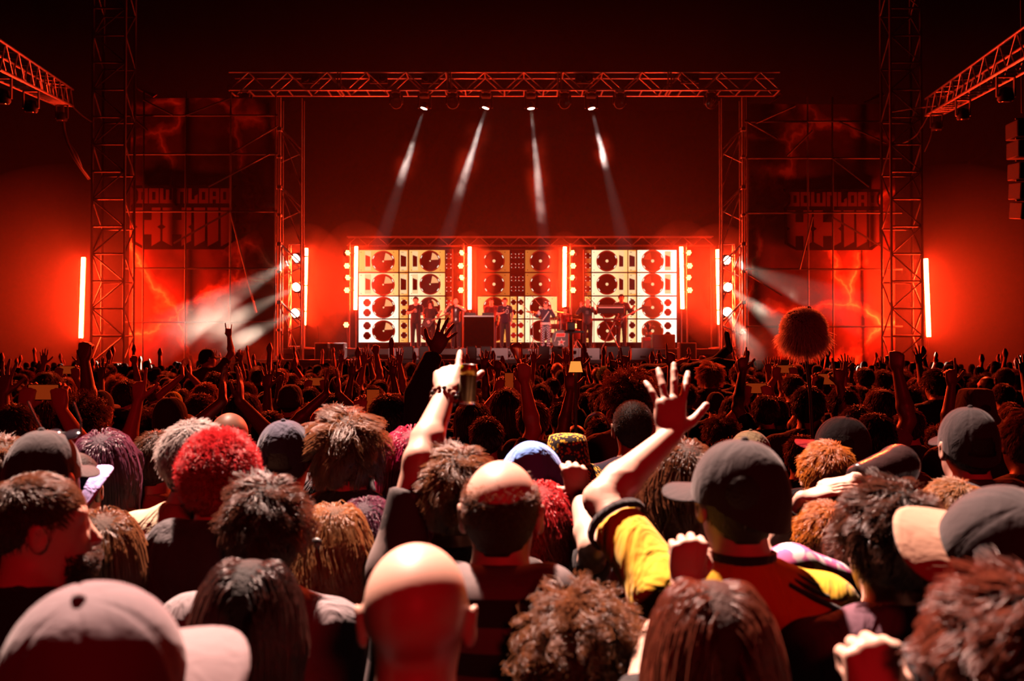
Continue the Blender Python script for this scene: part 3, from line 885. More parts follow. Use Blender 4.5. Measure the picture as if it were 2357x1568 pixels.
sub(1270, 1295, 31.2, 'black box in front of the star drum logo')
sub(1393, 1422, 31.2, 'black box right of the widest pale monitor')
sub(1424, 1449, 31.3, 'black box beside the wide pale monitor at right')
sub(727, 757, 32.6, 'dark case with a whip aerial near the left smoke cloud', 0.55)
sub(762, 796, 32.6, 'plain dark case near the left smoke cloud', 0.55)
sub(1561, 1600, 32.4, 'dark case at the right end of the stage', 0.55)
sub(1500, 1552, 34.4, 'flight case under the keyboard plant at right', 0.5, DZ)
# scissor stands (pale frames)
def xstand(px0, px1, d, lab):
    x0 = W(px0, 810, d).x; x1 = W(px1, 810, d).x; w = (x1 - x0)
    r = empty('folding_stand', (x0, d, LZ), 0, lab, 'stand', 'pale folding stands')
    MB().box((w / 2, 0, 0.30), (w, 0.3, 0.06), bev=0.01).build('top', WEDGE, r)
    MB().box((w / 2, 0, 0.04), (w, 0.3, 0.05), bev=0.01).build('bottom', WEDGE, r)
    bar('strut', (0.05, -0.12, 0.05), (w * .5, -0.12, 0.29), 0.018, M['alu'], r)
    bar('strut', (w * .5, -0.12, 0.05), (0.05, -0.12, 0.29), 0.018, M['alu'], r)
    bar('strut', (w * .55, -0.12, 0.05), (w - .05, -0.12, 0.29), 0.018, M['alu'], r)
xstand(1170, 1196, 31.5, 'pale folding stand right of the wide pale monitor')
xstand(1216, 1237, 31.5, 'pale folding stand left of the checkered trousers')
# aerial
p = W(738, 790, 32.6)
cable([W(736, 788, 32.6), W(733, 765, 32.6), W(731, 750, 32.6)], 0.012, 'whip aerial standing on the dark case', M['black'])
# ------------------------------------------------------------------ haze
def haze_mat(name, dens, aniso=0.25, noise=None, col=(1, 1, 1)):
    m = bpy.data.materials.new(name); m.use_nodes = True
    nt = m.node_tree; nt.nodes.clear()
    v = nt.nodes.new('ShaderNodeVolumeScatter')
    v.inputs['Color'].default_value = (*col, 1)
    v.inputs['Density'].default_value = dens
    v.inputs['Anisotropy'].default_value = aniso
    o = nt.nodes.new('ShaderNodeOutputMaterial')
    nt.links.new(v.outputs[0], o.inputs['Volume'])
    if noise:
        tc = nt.nodes.new('ShaderNodeTexCoord')
        n = nt.nodes.new('ShaderNodeTexNoise'); n.inputs['Scale'].default_value = noise; n.inputs['Detail'].default_value = 3
        nt.links.new(tc.outputs['Object'], n.inputs[0])
        mr = nt.nodes.new('ShaderNodeMapRange'); mr.inputs[1].default_value = 0.42; mr.inputs[2].default_value = 0.68
        mr.inputs[3].default_value = 0.0; mr.inputs[4].default_value = 1.0
        nt.links.new(n.outputs['Fac'], mr.inputs[0])
        # fade out towards the skin of the cloud: generated coords, centre 0.5
        vm = nt.nodes.new('ShaderNodeVectorMath'); vm.operation = 'DISTANCE'; vm.inputs[1].default_value = (0.5, 0.5, 0.5)
        nt.links.new(tc.outputs['Generated'], vm.inputs[0])
        m2 = nt.nodes.new('ShaderNodeMapRange'); m2.interpolation_type = 'SMOOTHSTEP'
        m2.inputs[1].default_value = 0.5; m2.inputs[2].default_value = 0.18; m2.inputs[3].default_value = 0; m2.inputs[4].default_value = 1
        nt.links.new(vm.outputs['Value'], m2.inputs[0])
        mu = nt.nodes.new('ShaderNodeMath'); mu.operation = 'MULTIPLY'
        nt.links.new(mr.outputs[0], mu.inputs[0]); nt.links.new(m2.outputs[0], mu.inputs[1])
        m3 = nt.nodes.new('ShaderNodeMath'); m3.operation = 'MULTIPLY'; m3.inputs[1].default_value = dens
        nt.links.new(mu.outputs[0], m3.inputs[0]); nt.links.new(m3.outputs[0], v.inputs['Density'])
    return m
q = MB().box((0, 35.6, 6.52), (43, 16.4, 13.0))
tag(q.build('haze', haze_mat('stage_haze', 0.0019)), 'thin haze glowing red around the whole stage', 'haze', kind='stuff')
def haze_ball(lab, c, R, dens, noise=None):
    bm = bmesh.new(); bmesh.ops.create_icosphere(bm, subdivisions=4, radius=1.0)
    for v in bm.verts: v.co = Vector((v.co.x * R[0], v.co.y * R[1], v.co.z * R[2]))
    me = bpy.data.meshes.new('haze'); bm.to_mesh(me); bm.free()
    o = link('haze', me, None, haze_mat('haze_cloud_%d' % len(bpy.data.materials), dens, 0.25, noise), c)
    return tag(o, lab, 'haze', kind='stuff')
haze_ball('glowing haze around the outermost tube at left', W(150, 690, 32.2), (5.0, 2.6, 4.4), 0.016)
haze_ball('glowing haze around the outermost tube at right', W(2190, 690, 32.2), (5.0, 2.6, 4.4), 0.016)

for px_, py_, d_, w_ in ((703, 660, 33.6, 'beside the left white beams'), (1654, 660, 33.6, 'beside the right white beams'), (819, 640, 36.8, 'at the left screen edge'), (1081, 640, 36.8, 'between left and centre screens'), (1300, 640, 36.8, 'between centre and right screens'), (1570, 640, 36.8, 'at the right screen edge')):  # local haze added to give each stage tube its halo
    haze_ball('small added haze halo around the tube ' + w_, W(px_, py_, d_ - 0.1), (0.95, 0.5, 1.75) if 900 < px_ < 1450 else (1.55, 0.6, 2.15), 0.035)

for m_ in SCR.values(): m_.cycles.emission_sampling = 'NONE'

for k_ in ('lens_warm', 'lens_white'): M[k_].cycles.emission_sampling = 'NONE'
# ------------------------------------------------------------------ organic shapes: signed distance field -> mesh
def v3(*a): return np.array(a, dtype=np.float64)
def nrm(v):
    v = np.asarray(v, dtype=np.float64); return v / (np.linalg.norm(v) + 1e-12)

def axis_coords(lo, hi, h, zones):
    out = [lo]; x = lo
    while x < hi:
        s = h
        for (a, b, hz) in zones:
            if a - hz <= x <= b: s = min(s, hz)
            elif x < a: s = min(s, max(hz, (a - x) * 0.6 + hz))
        x += s; out.append(x)
    return np.array(out)

# primitives: ('c', a, b, ra, rb, k) round cone; ('e', centre, radii, R or None, k) ellipsoid; ('-e' / '-c') subtract;
# ('x', a, b, ra, rb, k) round cone cut flat at its end b
def prim_box(p, k, off):
    if p[0][-1] in 'cx':
        a, b, ra, rb = p[1], p[2], p[3], p[4]; r = max(ra, rb) + off + k + 0.02
        return np.minimum(a, b) - r, np.maximum(a, b) + r
    r = float(np.max(p[2])) + off + k + 0.02
    return p[1] - r, p[1] + r
def prim_dist(p, X, Y, Z, off):
    t = p[0][-1]
    if t in 'cx':
        a, b, ra, rb = p[1], p[2], p[3] + off, p[4] + off
        ba = b - a; bb = ba.dot(ba) + 1e-12
        px, py, pz = X - a[0], Y - a[1], Z - a[2]
        h0 = (px * ba[0] + py * ba[1] + pz * ba[2]) / bb
        h = np.clip(h0, 0, 1)
        d = np.sqrt((px - h * ba[0]) ** 2 + (py - h * ba[1]) ** 2 + (pz - h * ba[2]) ** 2) - (ra + (rb - ra) * h)
        if t == 'x': d = np.maximum(d, (h0 - 1) * math.sqrt(bb))
        return d
    c, r, R = p[1], np.asarray(p[2]) + off, p[3]
    px, py, pz = X - c[0], Y - c[1], Z - c[2]
    if R is not None:
        qx = px * R[0, 0] + py * R[1, 0] + pz * R[2, 0]
        qy = px * R[0, 1] + py * R[1, 1] + pz * R[2, 1]
        qz = px * R[0, 2] + py * R[1, 2] + pz * R[2, 2]
    else: qx, qy, qz = px, py, pz
    k0 = np.sqrt((qx / r[0]) ** 2 + (qy / r[1]) ** 2 + (qz / r[2]) ** 2)
    k1 = np.sqrt((qx / r[0] ** 2) ** 2 + (qy / r[1] ** 2) ** 2 + (qz / r[2] ** 2) ** 2) + 1e-9
    return k0 * (k0 - 1) / k1

def field(prims, xs, ys, zs, off=0.0, clip=None):
    F = np.full((len(xs), len(ys), len(zs)), 0.3, dtype=np.float64)
    for p in prims:
        k = p[-1]
        lo, hi = prim_box(p, max(k, 0.03), off if p[0][0] != '-' else 0)
        i0, i1 = np.searchsorted(xs, lo[0]), np.searchsorted(xs, hi[0])
        j0, j1 = np.searchsorted(ys, lo[1]), np.searchsorted(ys, hi[1])
        k0, k1 = np.searchsorted(zs, lo[2]), np.searchsorted(zs, hi[2])
        if i1 <= i0 or j1 <= j0 or k1 <= k0: continue
        X = xs[i0:i1, None, None]; Y = ys[None, j0:j1, None]; Z = zs[None, None, k0:k1]
        sub = F[i0:i1, j0:j1, k0:k1]
        if p[0][0] == '-':
            d = -prim_dist(p, X, Y, Z, 0)
            h = np.maximum(k - np.abs(sub - d), 0) / max(k, 1e-6)
            F[i0:i1, j0:j1, k0:k1] = np.maximum(sub, d) + h * h * k * 0.25
        else:
            d = prim_dist(p, X, Y, Z, off)
            h = np.maximum(k - np.abs(sub - d), 0) / max(k, 1e-6)
            F[i0:i1, j0:j1, k0:k1] = np.minimum(sub, d) - h * h * k * 0.25
    if clip is not None:
        X = xs[:, None, None]; Y = ys[None, :, None]; Z = zs[None, None, :]
        F = np.maximum(F, clip(X, Y, Z))
    return F

_E = [((0,0,0),(1,0,0)),((0,1,0),(1,1,0)),((0,0,1),(1,0,1)),((0,1,1),(1,1,1)),
      ((0,0,0),(0,1,0)),((1,0,0),(1,1,0)),((0,0,1),(0,1,1)),((1,0,1),(1,1,1)),
      ((0,0,0),(0,0,1)),((1,0,0),(1,0,1)),((0,1,0),(0,1,1)),((1,1,0),(1,1,1))]
def surface_nets(F, xs, ys, zs):
    S = F < 0
    nx, ny, nz = F.shape
    c = np.zeros((nx - 1, ny - 1, nz - 1), dtype=np.int8)
    for a in (0, 1):
        for b in (0, 1):
            for d in (0, 1):
                c += S[a:nx - 1 + a, b:ny - 1 + b, d:nz - 1 + d]
    I, J, K = np.nonzero((c > 0) & (c < 8))
    n = len(I)
    P = np.zeros((n, 3)); cnt = np.zeros(n)
    ax = (xs, ys, zs)
    for (a, b) in _E:
        f0 = F[I + a[0], J + a[1], K + a[2]]; f1 = F[I + b[0], J + b[1], K + b[2]]
        m = (f0 < 0) != (f1 < 0)
        t = np.where(m, f0 / np.where(m, f0 - f1, 1), 0)
        for q in range(3):
            idx = (I, J, K)[q]
            p0 = ax[q][idx + a[q]]; p1 = ax[q][idx + b[q]]
            P[:, q] += np.where(m, p0 + t * (p1 - p0), 0)
        cnt += m
    P /= cnt[:, None]
    vid = np.full((nx - 1, ny - 1, nz - 1), -1, dtype=np.int32)
    vid[I, J, K] = np.arange(n)
    Q = []
    m = S[:-1, 1:-1, 1:-1] != S[1:, 1:-1, 1:-1]
    i, j, k = np.nonzero(m); j = j + 1; k = k + 1
    q = np.stack([vid[i, j - 1, k - 1], vid[i, j, k - 1], vid[i, j, k], vid[i, j - 1, k]], 1)
    fl = ~S[i, j, k]; q[fl] = q[fl][:, ::-1]; Q.append(q)
    m = S[1:-1, :-1, 1:-1] != S[1:-1, 1:, 1:-1]
    i, j, k = np.nonzero(m); i = i + 1; k = k + 1
    q = np.stack([vid[i - 1, j, k - 1], vid[i - 1, j, k], vid[i, j, k], vid[i, j, k - 1]], 1)
    fl = ~S[i, j, k]; q[fl] = q[fl][:, ::-1]; Q.append(q)
    m = S[1:-1, 1:-1, :-1] != S[1:-1, 1:-1, 1:]
    i, j, k = np.nonzero(m); i = i + 1; j = j + 1
    q = np.stack([vid[i - 1, j - 1, k], vid[i, j - 1, k], vid[i, j, k], vid[i - 1, j, k]], 1)
    fl = ~S[i, j, k]; q[fl] = q[fl][:, ::-1]; Q.append(q)
    return P, np.concatenate(Q)

def sdf_mesh(name, prims, h=0.014, zones=(), off=0.0, clip=None, pad=0.03):
    """zones: list of (lo, hi, spacing) boxes that need finer cells"""
    lo = np.full(3, 1e9); hi = np.full(3, -1e9)
    for p in prims:
        if p[0][0] == '-': continue
        a, b = prim_box(p, 0, off); lo = np.minimum(lo, a); hi = np.maximum(hi, b)
    lo -= pad; hi += pad
    A = []
    for q in range(3):
        A.append(axis_coords(lo[q], hi[q], h if q < 2 else h * 1.25, [(z[0][q], z[1][q], z[2]) for z in zones]))
    F = field(prims, *A, off=off, clip=clip)
    V, Q = surface_nets(F, *A)
    return fast_mesh(name, V, Q)

# ------------------------------------------------------------------ anatomy (a 1.75 m figure, facing +y, feet at z = 0)
HC = v3(0, 0.012, 1.627)          # centre of the head
def rotm(yaw, pitch=0.0, roll=0.0):
    return np.array(Euler((math.radians(pitch), math.radians(roll), math.radians(yaw)), 'XYZ').to_matrix())
def head_prims(R, c=HC, mouth=0.0):
    def T(*p): return c + R @ v3(*p)
    P = [('e', T(0, -0.012, 0.030), v3(0.076, 0.097, 0.088), R, 0.02),
         ('e', T(0, 0.040, -0.040), v3(0.060, 0.064, 0.078), R, 0.04),
         ('e', T(0, 0.068, -0.098), v3(0.026, 0.024, 0.022), R, 0.03),
         ('e', T(0, 0.072, 0.038), v3(0.056, 0.022, 0.022), R, 0.02),
         ('c', T(0, 0.094, 0.012), T(0, 0.117, -0.030), 0.0075, 0.0125, 0.012),
         ('c', T(-0.011, 0.104, -0.032), T(0.011, 0.104, -0.032), 0.009, 0.009, 0.008),
         ('-e', T(0.031, 0.106, 0.008), v3(0.020, 0.016, 0.013), R, 0.012),
         ('-e', T(-0.031, 0.106, 0.008), v3(0.020, 0.016, 0.013), R, 0.012),
         ('e', T(0.031, 0.080, 0.007), v3(0.0125, 0.0125, 0.0125), R, 0.004),
         ('e', T(-0.031, 0.080, 0.007), v3(0.0125, 0.0125, 0.0125), R, 0.004),
         ('c', T(-0.018, 0.094, -0.060), T(0.018, 0.094, -0.060), 0.0075, 0.0075, 0.008),
         ('c', T(-0.014, 0.091, -0.073), T(0.014, 0.091, -0.073), 0.0080, 0.0080, 0.008)]
    if mouth: P.append(('-e', T(0, 0.103, -0.067), v3(0.016, 0.02, 0.011 * mouth), R, 0.006))
    for s in (-1, 1):
        Re = R @ rotm(s * -20, 0, s * 8)
        P.append(('e', T(s * 0.083, -0.010, -0.004), v3(0.0085, 0.021, 0.034), Re, 0.010))
        P.append(('-e', T(s * 0.092, -0.004, 0.000), v3(0.006, 0.011, 0.020), Re, 0.006))
    return P

FING = [(0.042, 0.026, 0.021), (0.046, 0.030, 0.022), (0.042, 0.028, 0.021), (0.033, 0.021, 0.019)]
HANDS = {  # curls of the four fingers (degrees at three joints), splay, thumb curl
    'open':  ([(4, 8, 6)] * 4, 1.0, 0.0),
    'spread': ([(6, 14, 8), (2, 10, 6), (4, 12, 8), (8, 16, 10)], 1.9, 0.0),
    'relaxed': ([(22, 30, 18), (26, 34, 20), (30, 38, 22), (34, 40, 24)], 0.6, 0.25),
    'fist':  ([(78, 98, 62)] * 4, 0.1, 1.0),
    'grip':  ([(48, 62, 34)] * 4, 0.2, 0.7),
    'point': ([(2, 6, 4), (80, 98, 60), (82, 98, 60), (84, 98, 60)], 0.2, 0.15),
    'horns': ([(2, 6, 4), (80, 98, 60), (82, 98, 60), (4, 8, 6)], 0.8, 1.0),
    'thumb': ([(70, 98, 62)] * 4, 0.1, -0.3),
}
def hand_prims(w, d, n, s, pose, scale=1.0):
    """w wrist, d finger direction, n palm normal, s thumb side"""
    d = nrm(d); s = nrm(s - d * np.dot(s, d)); n = np.cross(d, s) if np.dot(np.cross(d, s), n) > 0 else np.cross(s, d)
    curls, splay, th = HANDS[pose]
    S = scale; P = []
    R = np.stack([d, s, n], 1)
    P.append(('e', w + d * 0.050 * S, v3(0.050, 0.038, 0.0145) * S, R, 0.015))
    offs = (0.031, 0.0105, -0.0105, -0.030); lens = (0.090, 0.094, 0.089, 0.080)
    for f in range(4):
        kn = w + d * lens[f] * S + s * offs[f] * S
        r0 = (0.0098, 0.0100, 0.0096, 0.0085)[f] * S
        P.append(('c', w + s * offs[f] * 0.55 * S + d * 0.012 * S, kn - n * 0.002, 0.0145 * S, r0 * 1.12, 0.010))
        a = 0.0; p = kn
        sp = math.radians((7, 1, -5, -12)[f] * splay)
        base = nrm(d * math.cos(sp) + s * math.sin(sp))
        for q in range(3):
            a += math.radians(curls[f][q])
            dr = base * math.cos(a) + n * math.sin(a)
            p2 = p + dr * FING[f][q] * S
            P.append(('c', p, p2, r0 * (1, .93, .86)[q], r0 * (.93, .86, .74)[q], 0.003))
            p = p2
    b = w + s * 0.022 * S + d * 0.018 * S + n * 0.006 * S
    if th <= 0.3:
        d1 = nrm(s * 0.80 + d * 0.62 + n * 0.22); d2 = nrm(s * 0.66 + d * 0.72 + n * 0.18); d3 = nrm(s * 0.58 + d * 0.80 + n * 0.12)
        if th < 0: d1 = nrm(s * .92 + d * .35 + n * .1); d2 = nrm(s * 1.0 + d * .12); d3 = nrm(s * 1.0 - d * .1)
    else:
        d1 = nrm(s * 0.62 + d * 0.66 + n * 0.50); d2 = nrm(s * 0.05 + d * 0.75 + n * 0.65); d3 = nrm(-s * 0.75 + d * 0.35 + n * 0.45)
    p = b
    for q, (dd, L, r) in enumerate(((d1, 0.046, 0.0150), (d2, 0.033, 0.0115), (d3, 0.027, 0.0105))):
        p2 = p + dd * L * S
        P.append(('c', p, p2, r * S, r * 0.88 * S, 0.008 if q == 0 else 0.003)); p = p2
    return P

class Pose:
    """joints of both arms; side -1 = left (x < 0 when facing away), +1 = right"""
    def __init__(self, sh=0.178, yaw=0, pitch=0, bulk=1.0):
        self.sh = sh; self.yaw = yaw; self.pitch = pitch; self.bulk = bulk
        self.arm = {}
        self.mouth = 0
        for s in (-1, 1):
            e = v3(s * (sh + 0.055), -0.03, 1.135); w = v3(s * (sh + 0.045), 0.07, 0.895)
            self.arm[s] = dict(e=e, w=w, d=nrm(v3(0, 0.25, -1)), n=v3(-s, 0.1, 0), t=v3(0, 1, 0), hand='relaxed')
        self.Rh = rotm(yaw, pitch); self.hc = HC.copy()
    def set(self, s, e, w, d, n, t, hand):
        self.arm[s] = dict(e=v3(*e), w=v3(*w), d=nrm(d), n=v3(*n), t=v3(*t), hand=hand); return self
    def shoulder(self, s):
        a = self.arm[s]; up = max(0.0, nrm(a['e'] - v3(s * self.sh, -0.015, 1.425))[2])
        return v3(s * (self.sh - 0.03 * up), -0.015, 1.405 + 0.06 * up)
    def torso(self):
        b = self.bulk; sh = self.sh
        P = [('e', v3(0, -0.002, 1.285), v3(sh * 0.90 * b, 0.118 * b, 0.205), None, 0.05),
             ('e', v3(0, -0.018, 1.395), v3(sh * 0.95, 0.088 * b, 0.070), None, 0.06),
             ('e', v3(0, 0.004, 1.10), v3(0.150 * b, 0.108 * b, 0.19), None, 0.06),
             ('e', v3(0, 0, 0.95), v3(0.170, 0.122, 0.12), None, 0.06)]
        for s in (-1, 1):
            P.append(('c', v3(s * 0.02, -0.03, 1.475), v3(s * sh * 0.86, -0.022, 1.412), 0.047, 0.046, 0.05))
            q = self.shoulder(s)
            P.append(('e', q, v3(0.056, 0.056, 0.056) * b, None, 0.05))
        return P
    def arms(self, sides=(-1, 1)):
        P = []
        for s in sides:
            a = self.arm[s]; q = self.shoulder(s)
            P.append(('c', q, a['e'], 0.053, 0.040, 0.03))
            m = a['e'] + (a['w'] - a['e']) * 0.28
            P.append(('c', a['e'], m, 0.040, 0.043, 0.02))
            P.append(('c', m, a['w'], 0.043, 0.0265, 0.02))
            P += hand_prims(a['w'], a['d'], a['n'], a['t'], a['hand'])
        return P
    def legs(self):
        P = []
        for s in (-1, 1):
            P.append(('c', v3(s * 0.09, 0, 0.90), v3(s * 0.10, 0.012, 0.50), 0.088, 0.058, 0.03))
            P.append(('c', v3(s * 0.10, 0.012, 0.50), v3(s * 0.105, -0.02, 0.09), 0.058, 0.040, 0.02))
            P.append(('c', v3(s * 0.105, -0.03, 0.04), v3(s * 0.115, 0.15, 0.03), 0.038, 0.030, 0.02))
        return P
    def neck(self):
        return [('c', self.hc + self.Rh @ v3(0, -0.018, -0.05), v3(0, -0.028, 1.455), 0.055, 0.064, 0.04)]
    def body_mesh(self, name, hh=0.008, hd=0.0048, h=0.02):
        P = self.torso() + self.neck() + head_prims(self.Rh, self.hc, self.mouth) + self.arms() + self.legs()
        z = [(self.hc - 0.13, self.hc + 0.14, hh)]
        for s in (-1, 1):
            a = self.arm[s]
            if a['hand'] != 'relaxed':
                c = a['w'] + a['d'] * 0.08
                z.append((c - 0.12, c + 0.12, hd))
        return sdf_mesh(name, P, h, z)
    def shirt_mesh(self, name, sleeve='short', off=0.014, h=0.014, hem=0.86, hood=False, vest=False):
        P = list(self.torso())
        for s in (-1, 1):
            a = self.arm[s]; q = self.shoulder(s)
            if sleeve == 'short':
                P.append(('x', q, q + (a['e'] - q) * 0.72, 0.054, 0.045, 0.03))
            elif sleeve == 'long':
                P.append(('c', q, a['e'], 0.060, 0.050, 0.03))
                P.append(('x', a['e'], a['e'] + (a['w'] - a['e']) * 0.94, 0.050, 0.032, 0.02))
        if hood:
            P += [('c', v3(-0.10, -0.075, 1.475), v3(0.10, -0.075, 1.475), 0.040, 0.040, 0.03),
                  ('e', v3(0, -0.105, 1.43), v3(0.115, 0.045, 0.075), None, 0.03),
                  ('c', v3(-0.10, -0.06, 1.49), v3(-0.085, 0.045, 1.455), 0.032, 0.022, 0.03),
                  ('c', v3(0.10, -0.06, 1.49), v3(0.085, 0.045, 1.455), 0.032, 0.022, 0.03)]
        P.append(('-c', v3(0, 0.02, 1.445), v3(0, -0.018, 1.75), 0.068, 0.085, 0.012))
        if vest:
            for s in (-1, 1): P.append(('-e', v3(s * (self.sh + 0.05), 0, 1.40), v3(0.075, 0.2, 0.13), None, 0.02))
        def clip(X, Y, Z): return (hem - Z) + 0 * X + 0 * Y
        return sdf_mesh(name, P, h, (), off, clip)
    def sleeve_cuff(self, s): ...
def trousers_mesh(name, wide=0.0):
    p = Pose()
    P = [('e', v3(0, 0, 0.95), v3(0.172, 0.126, 0.12), None, 0.05)]
    for s in (-1, 1):
        P.append(('c', v3(s * 0.09, 0, 0.90), v3(s * 0.10, 0.012, 0.50), 0.092, 0.066 + wide, 0.03))
        P.append(('x', v3(s * 0.10, 0.012, 0.50), v3(s * 0.105, -0.02, 0.075), 0.066 + wide, 0.055 + wide, 0.02))
    def clip(X, Y, Z): return (Z - 1.0) + 0 * X + 0 * Y
    return sdf_mesh(name, P, 0.022, (), 0.008, clip)
def shoes_mesh(name):
    P = []
    for s in (-1, 1):
        P.append(('c', v3(s * 0.105, -0.045, 0.045), v3(s * 0.117, 0.16, 0.036), 0.044, 0.036, 0.02))
        P.append(('c', v3(s * 0.105, -0.03, 0.05), v3(s * 0.105, -0.025, 0.10), 0.044, 0.044, 0.02))
    def clip(X, Y, Z): return (0.002 - Z) + 0 * X + 0 * Y
    return sdf_mesh(name, P, 0.02, (), 0.0, clip)

# ------------------------------------------------------------------ hair
CC = v3(0, -0.012, 0.030); CR = v3(0.077, 0.098, 0.089)     # the skull, in head coordinates
def hairline(y, low=-0.075, front=0.075):
    t = np.clip((y + 0.10) / 0.19, 0, 1)
    return low + (front - low) * t ** 1.2
def hair_shell(name, thick=0.006, low=-0.078, front=0.072, h=0.009, extra=None):
    P = [('e', CC, CR, None, 0.02), ('c', v3(0, -0.03, -0.03), v3(0, -0.035, -0.09), 0.055, 0.05, 0.03)]
    if extra: P += extra
    def clip(X, Y, Z):
        t = np.clip((Y + 0.10) / 0.19, 0, 1)
        hl = low + (front - low) * t ** 1.2 + np.clip(1 - np.abs(Y + 0.01) / 0.03, 0, 1) * 0.02 * (np.abs(X) > 0.06)
        return (hl - Z) * 0.8
    return sdf_mesh(name, P, h, (), thick, clip, pad=0.02)

def strands(name, n, style, L, npts=8, radius=0.0008, seed=0, low=-0.078, front=0.075, thick=0.02, curl=0.0, curl_f=60.0, clump=0.5, nclump=120, part=None, lift=0.6, rnd=0.25, grav=0.0, top_only=None, lod=1.0):
    """hair curves in head coordinates; style 'flow' lies back along the head from the crown, 'fall' hangs, 'puff' stands off"""
    rg = np.random.default_rng(seed)
    n = int(n * 0.72 * lod); radius = radius * 1.22 / lod ** 0.6
    u = rg.normal(size=(n * 4, 3)); u /= np.linalg.norm(u, axis=1)[:, None]
    p = CC + u * CR
    keep = p[:, 2] > hairline(p[:, 1], low, front)
    if top_only is not None: keep &= (rg.random(len(p)) < np.clip((p[:, 2] - top_only[0]) / top_only[1], 0.0, 1))
    p = p[keep][:n]; n = len(p)
    nrmv = (p - CC) / CR ** 2; nrmv /= np.linalg.norm(nrmv, axis=1)[:, None]
    crown = v3(0.008, -0.055, 0.112)
    t = p - crown
    if part is not None:
        t = np.stack([np.sign(p[:, 0] - part) * 0.9, -0.25 + 0 * p[:, 0], -0.2 + 0 * p[:, 0]], 1)
    t = t - nrmv * np.sum(t * nrmv, 1)[:, None]
    t /= np.linalg.norm(t, axis=1)[:, None] + 1e-6
    rnd_v = rg.normal(size=(n, 3)) * rnd
    down = v3(0, 0, -1)
    if style == 'puff': d = nrmv + 0.5 * rnd_v + t * 0.2
    elif style == 'fall': d = nrmv * lift + t * 0.8 + 0.5 * rnd_v
    else: d = nrmv * (lift * np.clip(np.linalg.norm(p - crown, axis=1) / 0.07, 0.15, 1))[:, None] + t + rnd_v * np.clip(np.linalg.norm(p - crown, axis=1) / 0.05, 0.3, 1)[:, None]
    d /= np.linalg.norm(d, axis=1)[:, None]
    ln = L * (0.75 + 0.5 * rg.random(n))
    off = thick * rg.random(n)
    pts = np.zeros((n, npts, 3)); pts[:, 0] = p
    cur = p.copy()
    for k in range(1, npts):
        s = k / (npts - 1)
        if style == 'fall':
            dd = d * (1 - s) ** 5 * 0.75 + down * (0.45 + 1.2 * s) + rnd_v * 0.10
        elif style == 'puff':
            dd = d + rnd_v * 0.3 + down * grav * s
        else:
            tt = cur - crown; tt = tt - nrmv * np.sum(tt * nrmv, 1)[:, None]
            tt /= np.linalg.norm(tt, axis=1)[:, None] + 1e-6
            if part is not None: tt = t
            dd = d * (1 - 0.6 * s) + tt * 0.7 * s + rnd_v * 0.3 + down * grav * s
        dd /= np.linalg.norm(dd, axis=1)[:, None] + 1e-9
        cur = cur + dd * (ln / (npts - 1))[:, None]
        # stay outside the skull ...
        q = (cur - CC) / (CR + off[:, None] + 0.004)
        r = np.linalg.norm(q, axis=1)
        ins = r < 1
        cur[ins] = CC + (q[ins] / r[ins][:, None]) * (CR + off[ins][:, None] + 0.004)
        if style == 'fall':     # ... the neck and the shoulders
            nk = cur[:, 2] < -0.03
            rr = np.sqrt((cur[:, 0] / 0.078) ** 2 + ((cur[:, 1] + 0.02) / 0.085) ** 2) / (1 + off / 0.08)
            m = nk & (rr < 1)
            cur[m, 0] /= rr[m]; cur[m, 1] = -0.02 + (cur[m, 1] + 0.02) / rr[m]
            ec = v3(0, -0.03, -0.24); er = v3(0.20, 0.105, 0.10) + 0.012
            q = (cur - ec) / (er + off[:, None]); r = np.linalg.norm(q, axis=1); m = (r < 1)
            cur[m] = ec + (q[m] / r[m][:, None]) * (er + off[m][:, None])
            lim = 0.088 + off * 0.9; low_ = cur[:, 2] < -0.06
            cur[low_, 0] = np.clip(cur[low_, 0], -lim[low_], lim[low_])
            face = (cur[:, 1] > 0.035) & (cur[:, 2] < 0.06)
            cur[face, 0] = np.sign(cur[face, 0] + 1e-5) * np.maximum(np.abs(cur[face, 0]), 0.078)
            cur[face, 1] -= 0.01
        pts[:, k] = cur
    if clump > 0:
        ci = rg.choice(n, min(nclump, n), replace=False)
        dist = ((p[:, None, :] - p[None, ci, :]) ** 2).sum(2)
        own = ci[np.argmin(dist, 1)]
        s = np.linspace(0, 1, npts)[None, :, None]
        jit = rg.normal(size=(n, 1, 3)) * 0.0025
        tgt = pts[own] + jit + (p - p[own])[:, None, :] * 0.25
        pts = pts * (1 - clump * s ** 0.8) + tgt * clump * s ** 0.8
    if curl:
        ph = rg.random(n) * 6.28
        if clump > 0: ph = ph[own] + rg.normal(size=n) * 0.4
        sl = np.linspace(0, 1, npts)[None, :] * ln[:, None]
        a = curl * np.clip(np.linspace(0, 1, npts) * 3, 0, 1)[None, :]
        th = ph[:, None] + curl_f * sl
        b1 = np.cross(nrmv, v3(0.3, 0.2, 0.9)); b1 /= np.linalg.norm(b1, axis=1)[:, None]
        b2 = np.cross(nrmv, b1)
        mixv = nrmv if style == 'fall' else b2
        pts = pts + (a * np.cos(th))[..., None] * b1[:, None, :] + (a * np.sin(th))[..., None] * mixv[:, None, :]
    if lod == 1.0: FARHAIR[name] = pts[: max(200, int(n * 0.34)), ::(2 if npts > 6 else 1)]
    return curves_from(name, pts, radius)
FARHAIR = {}
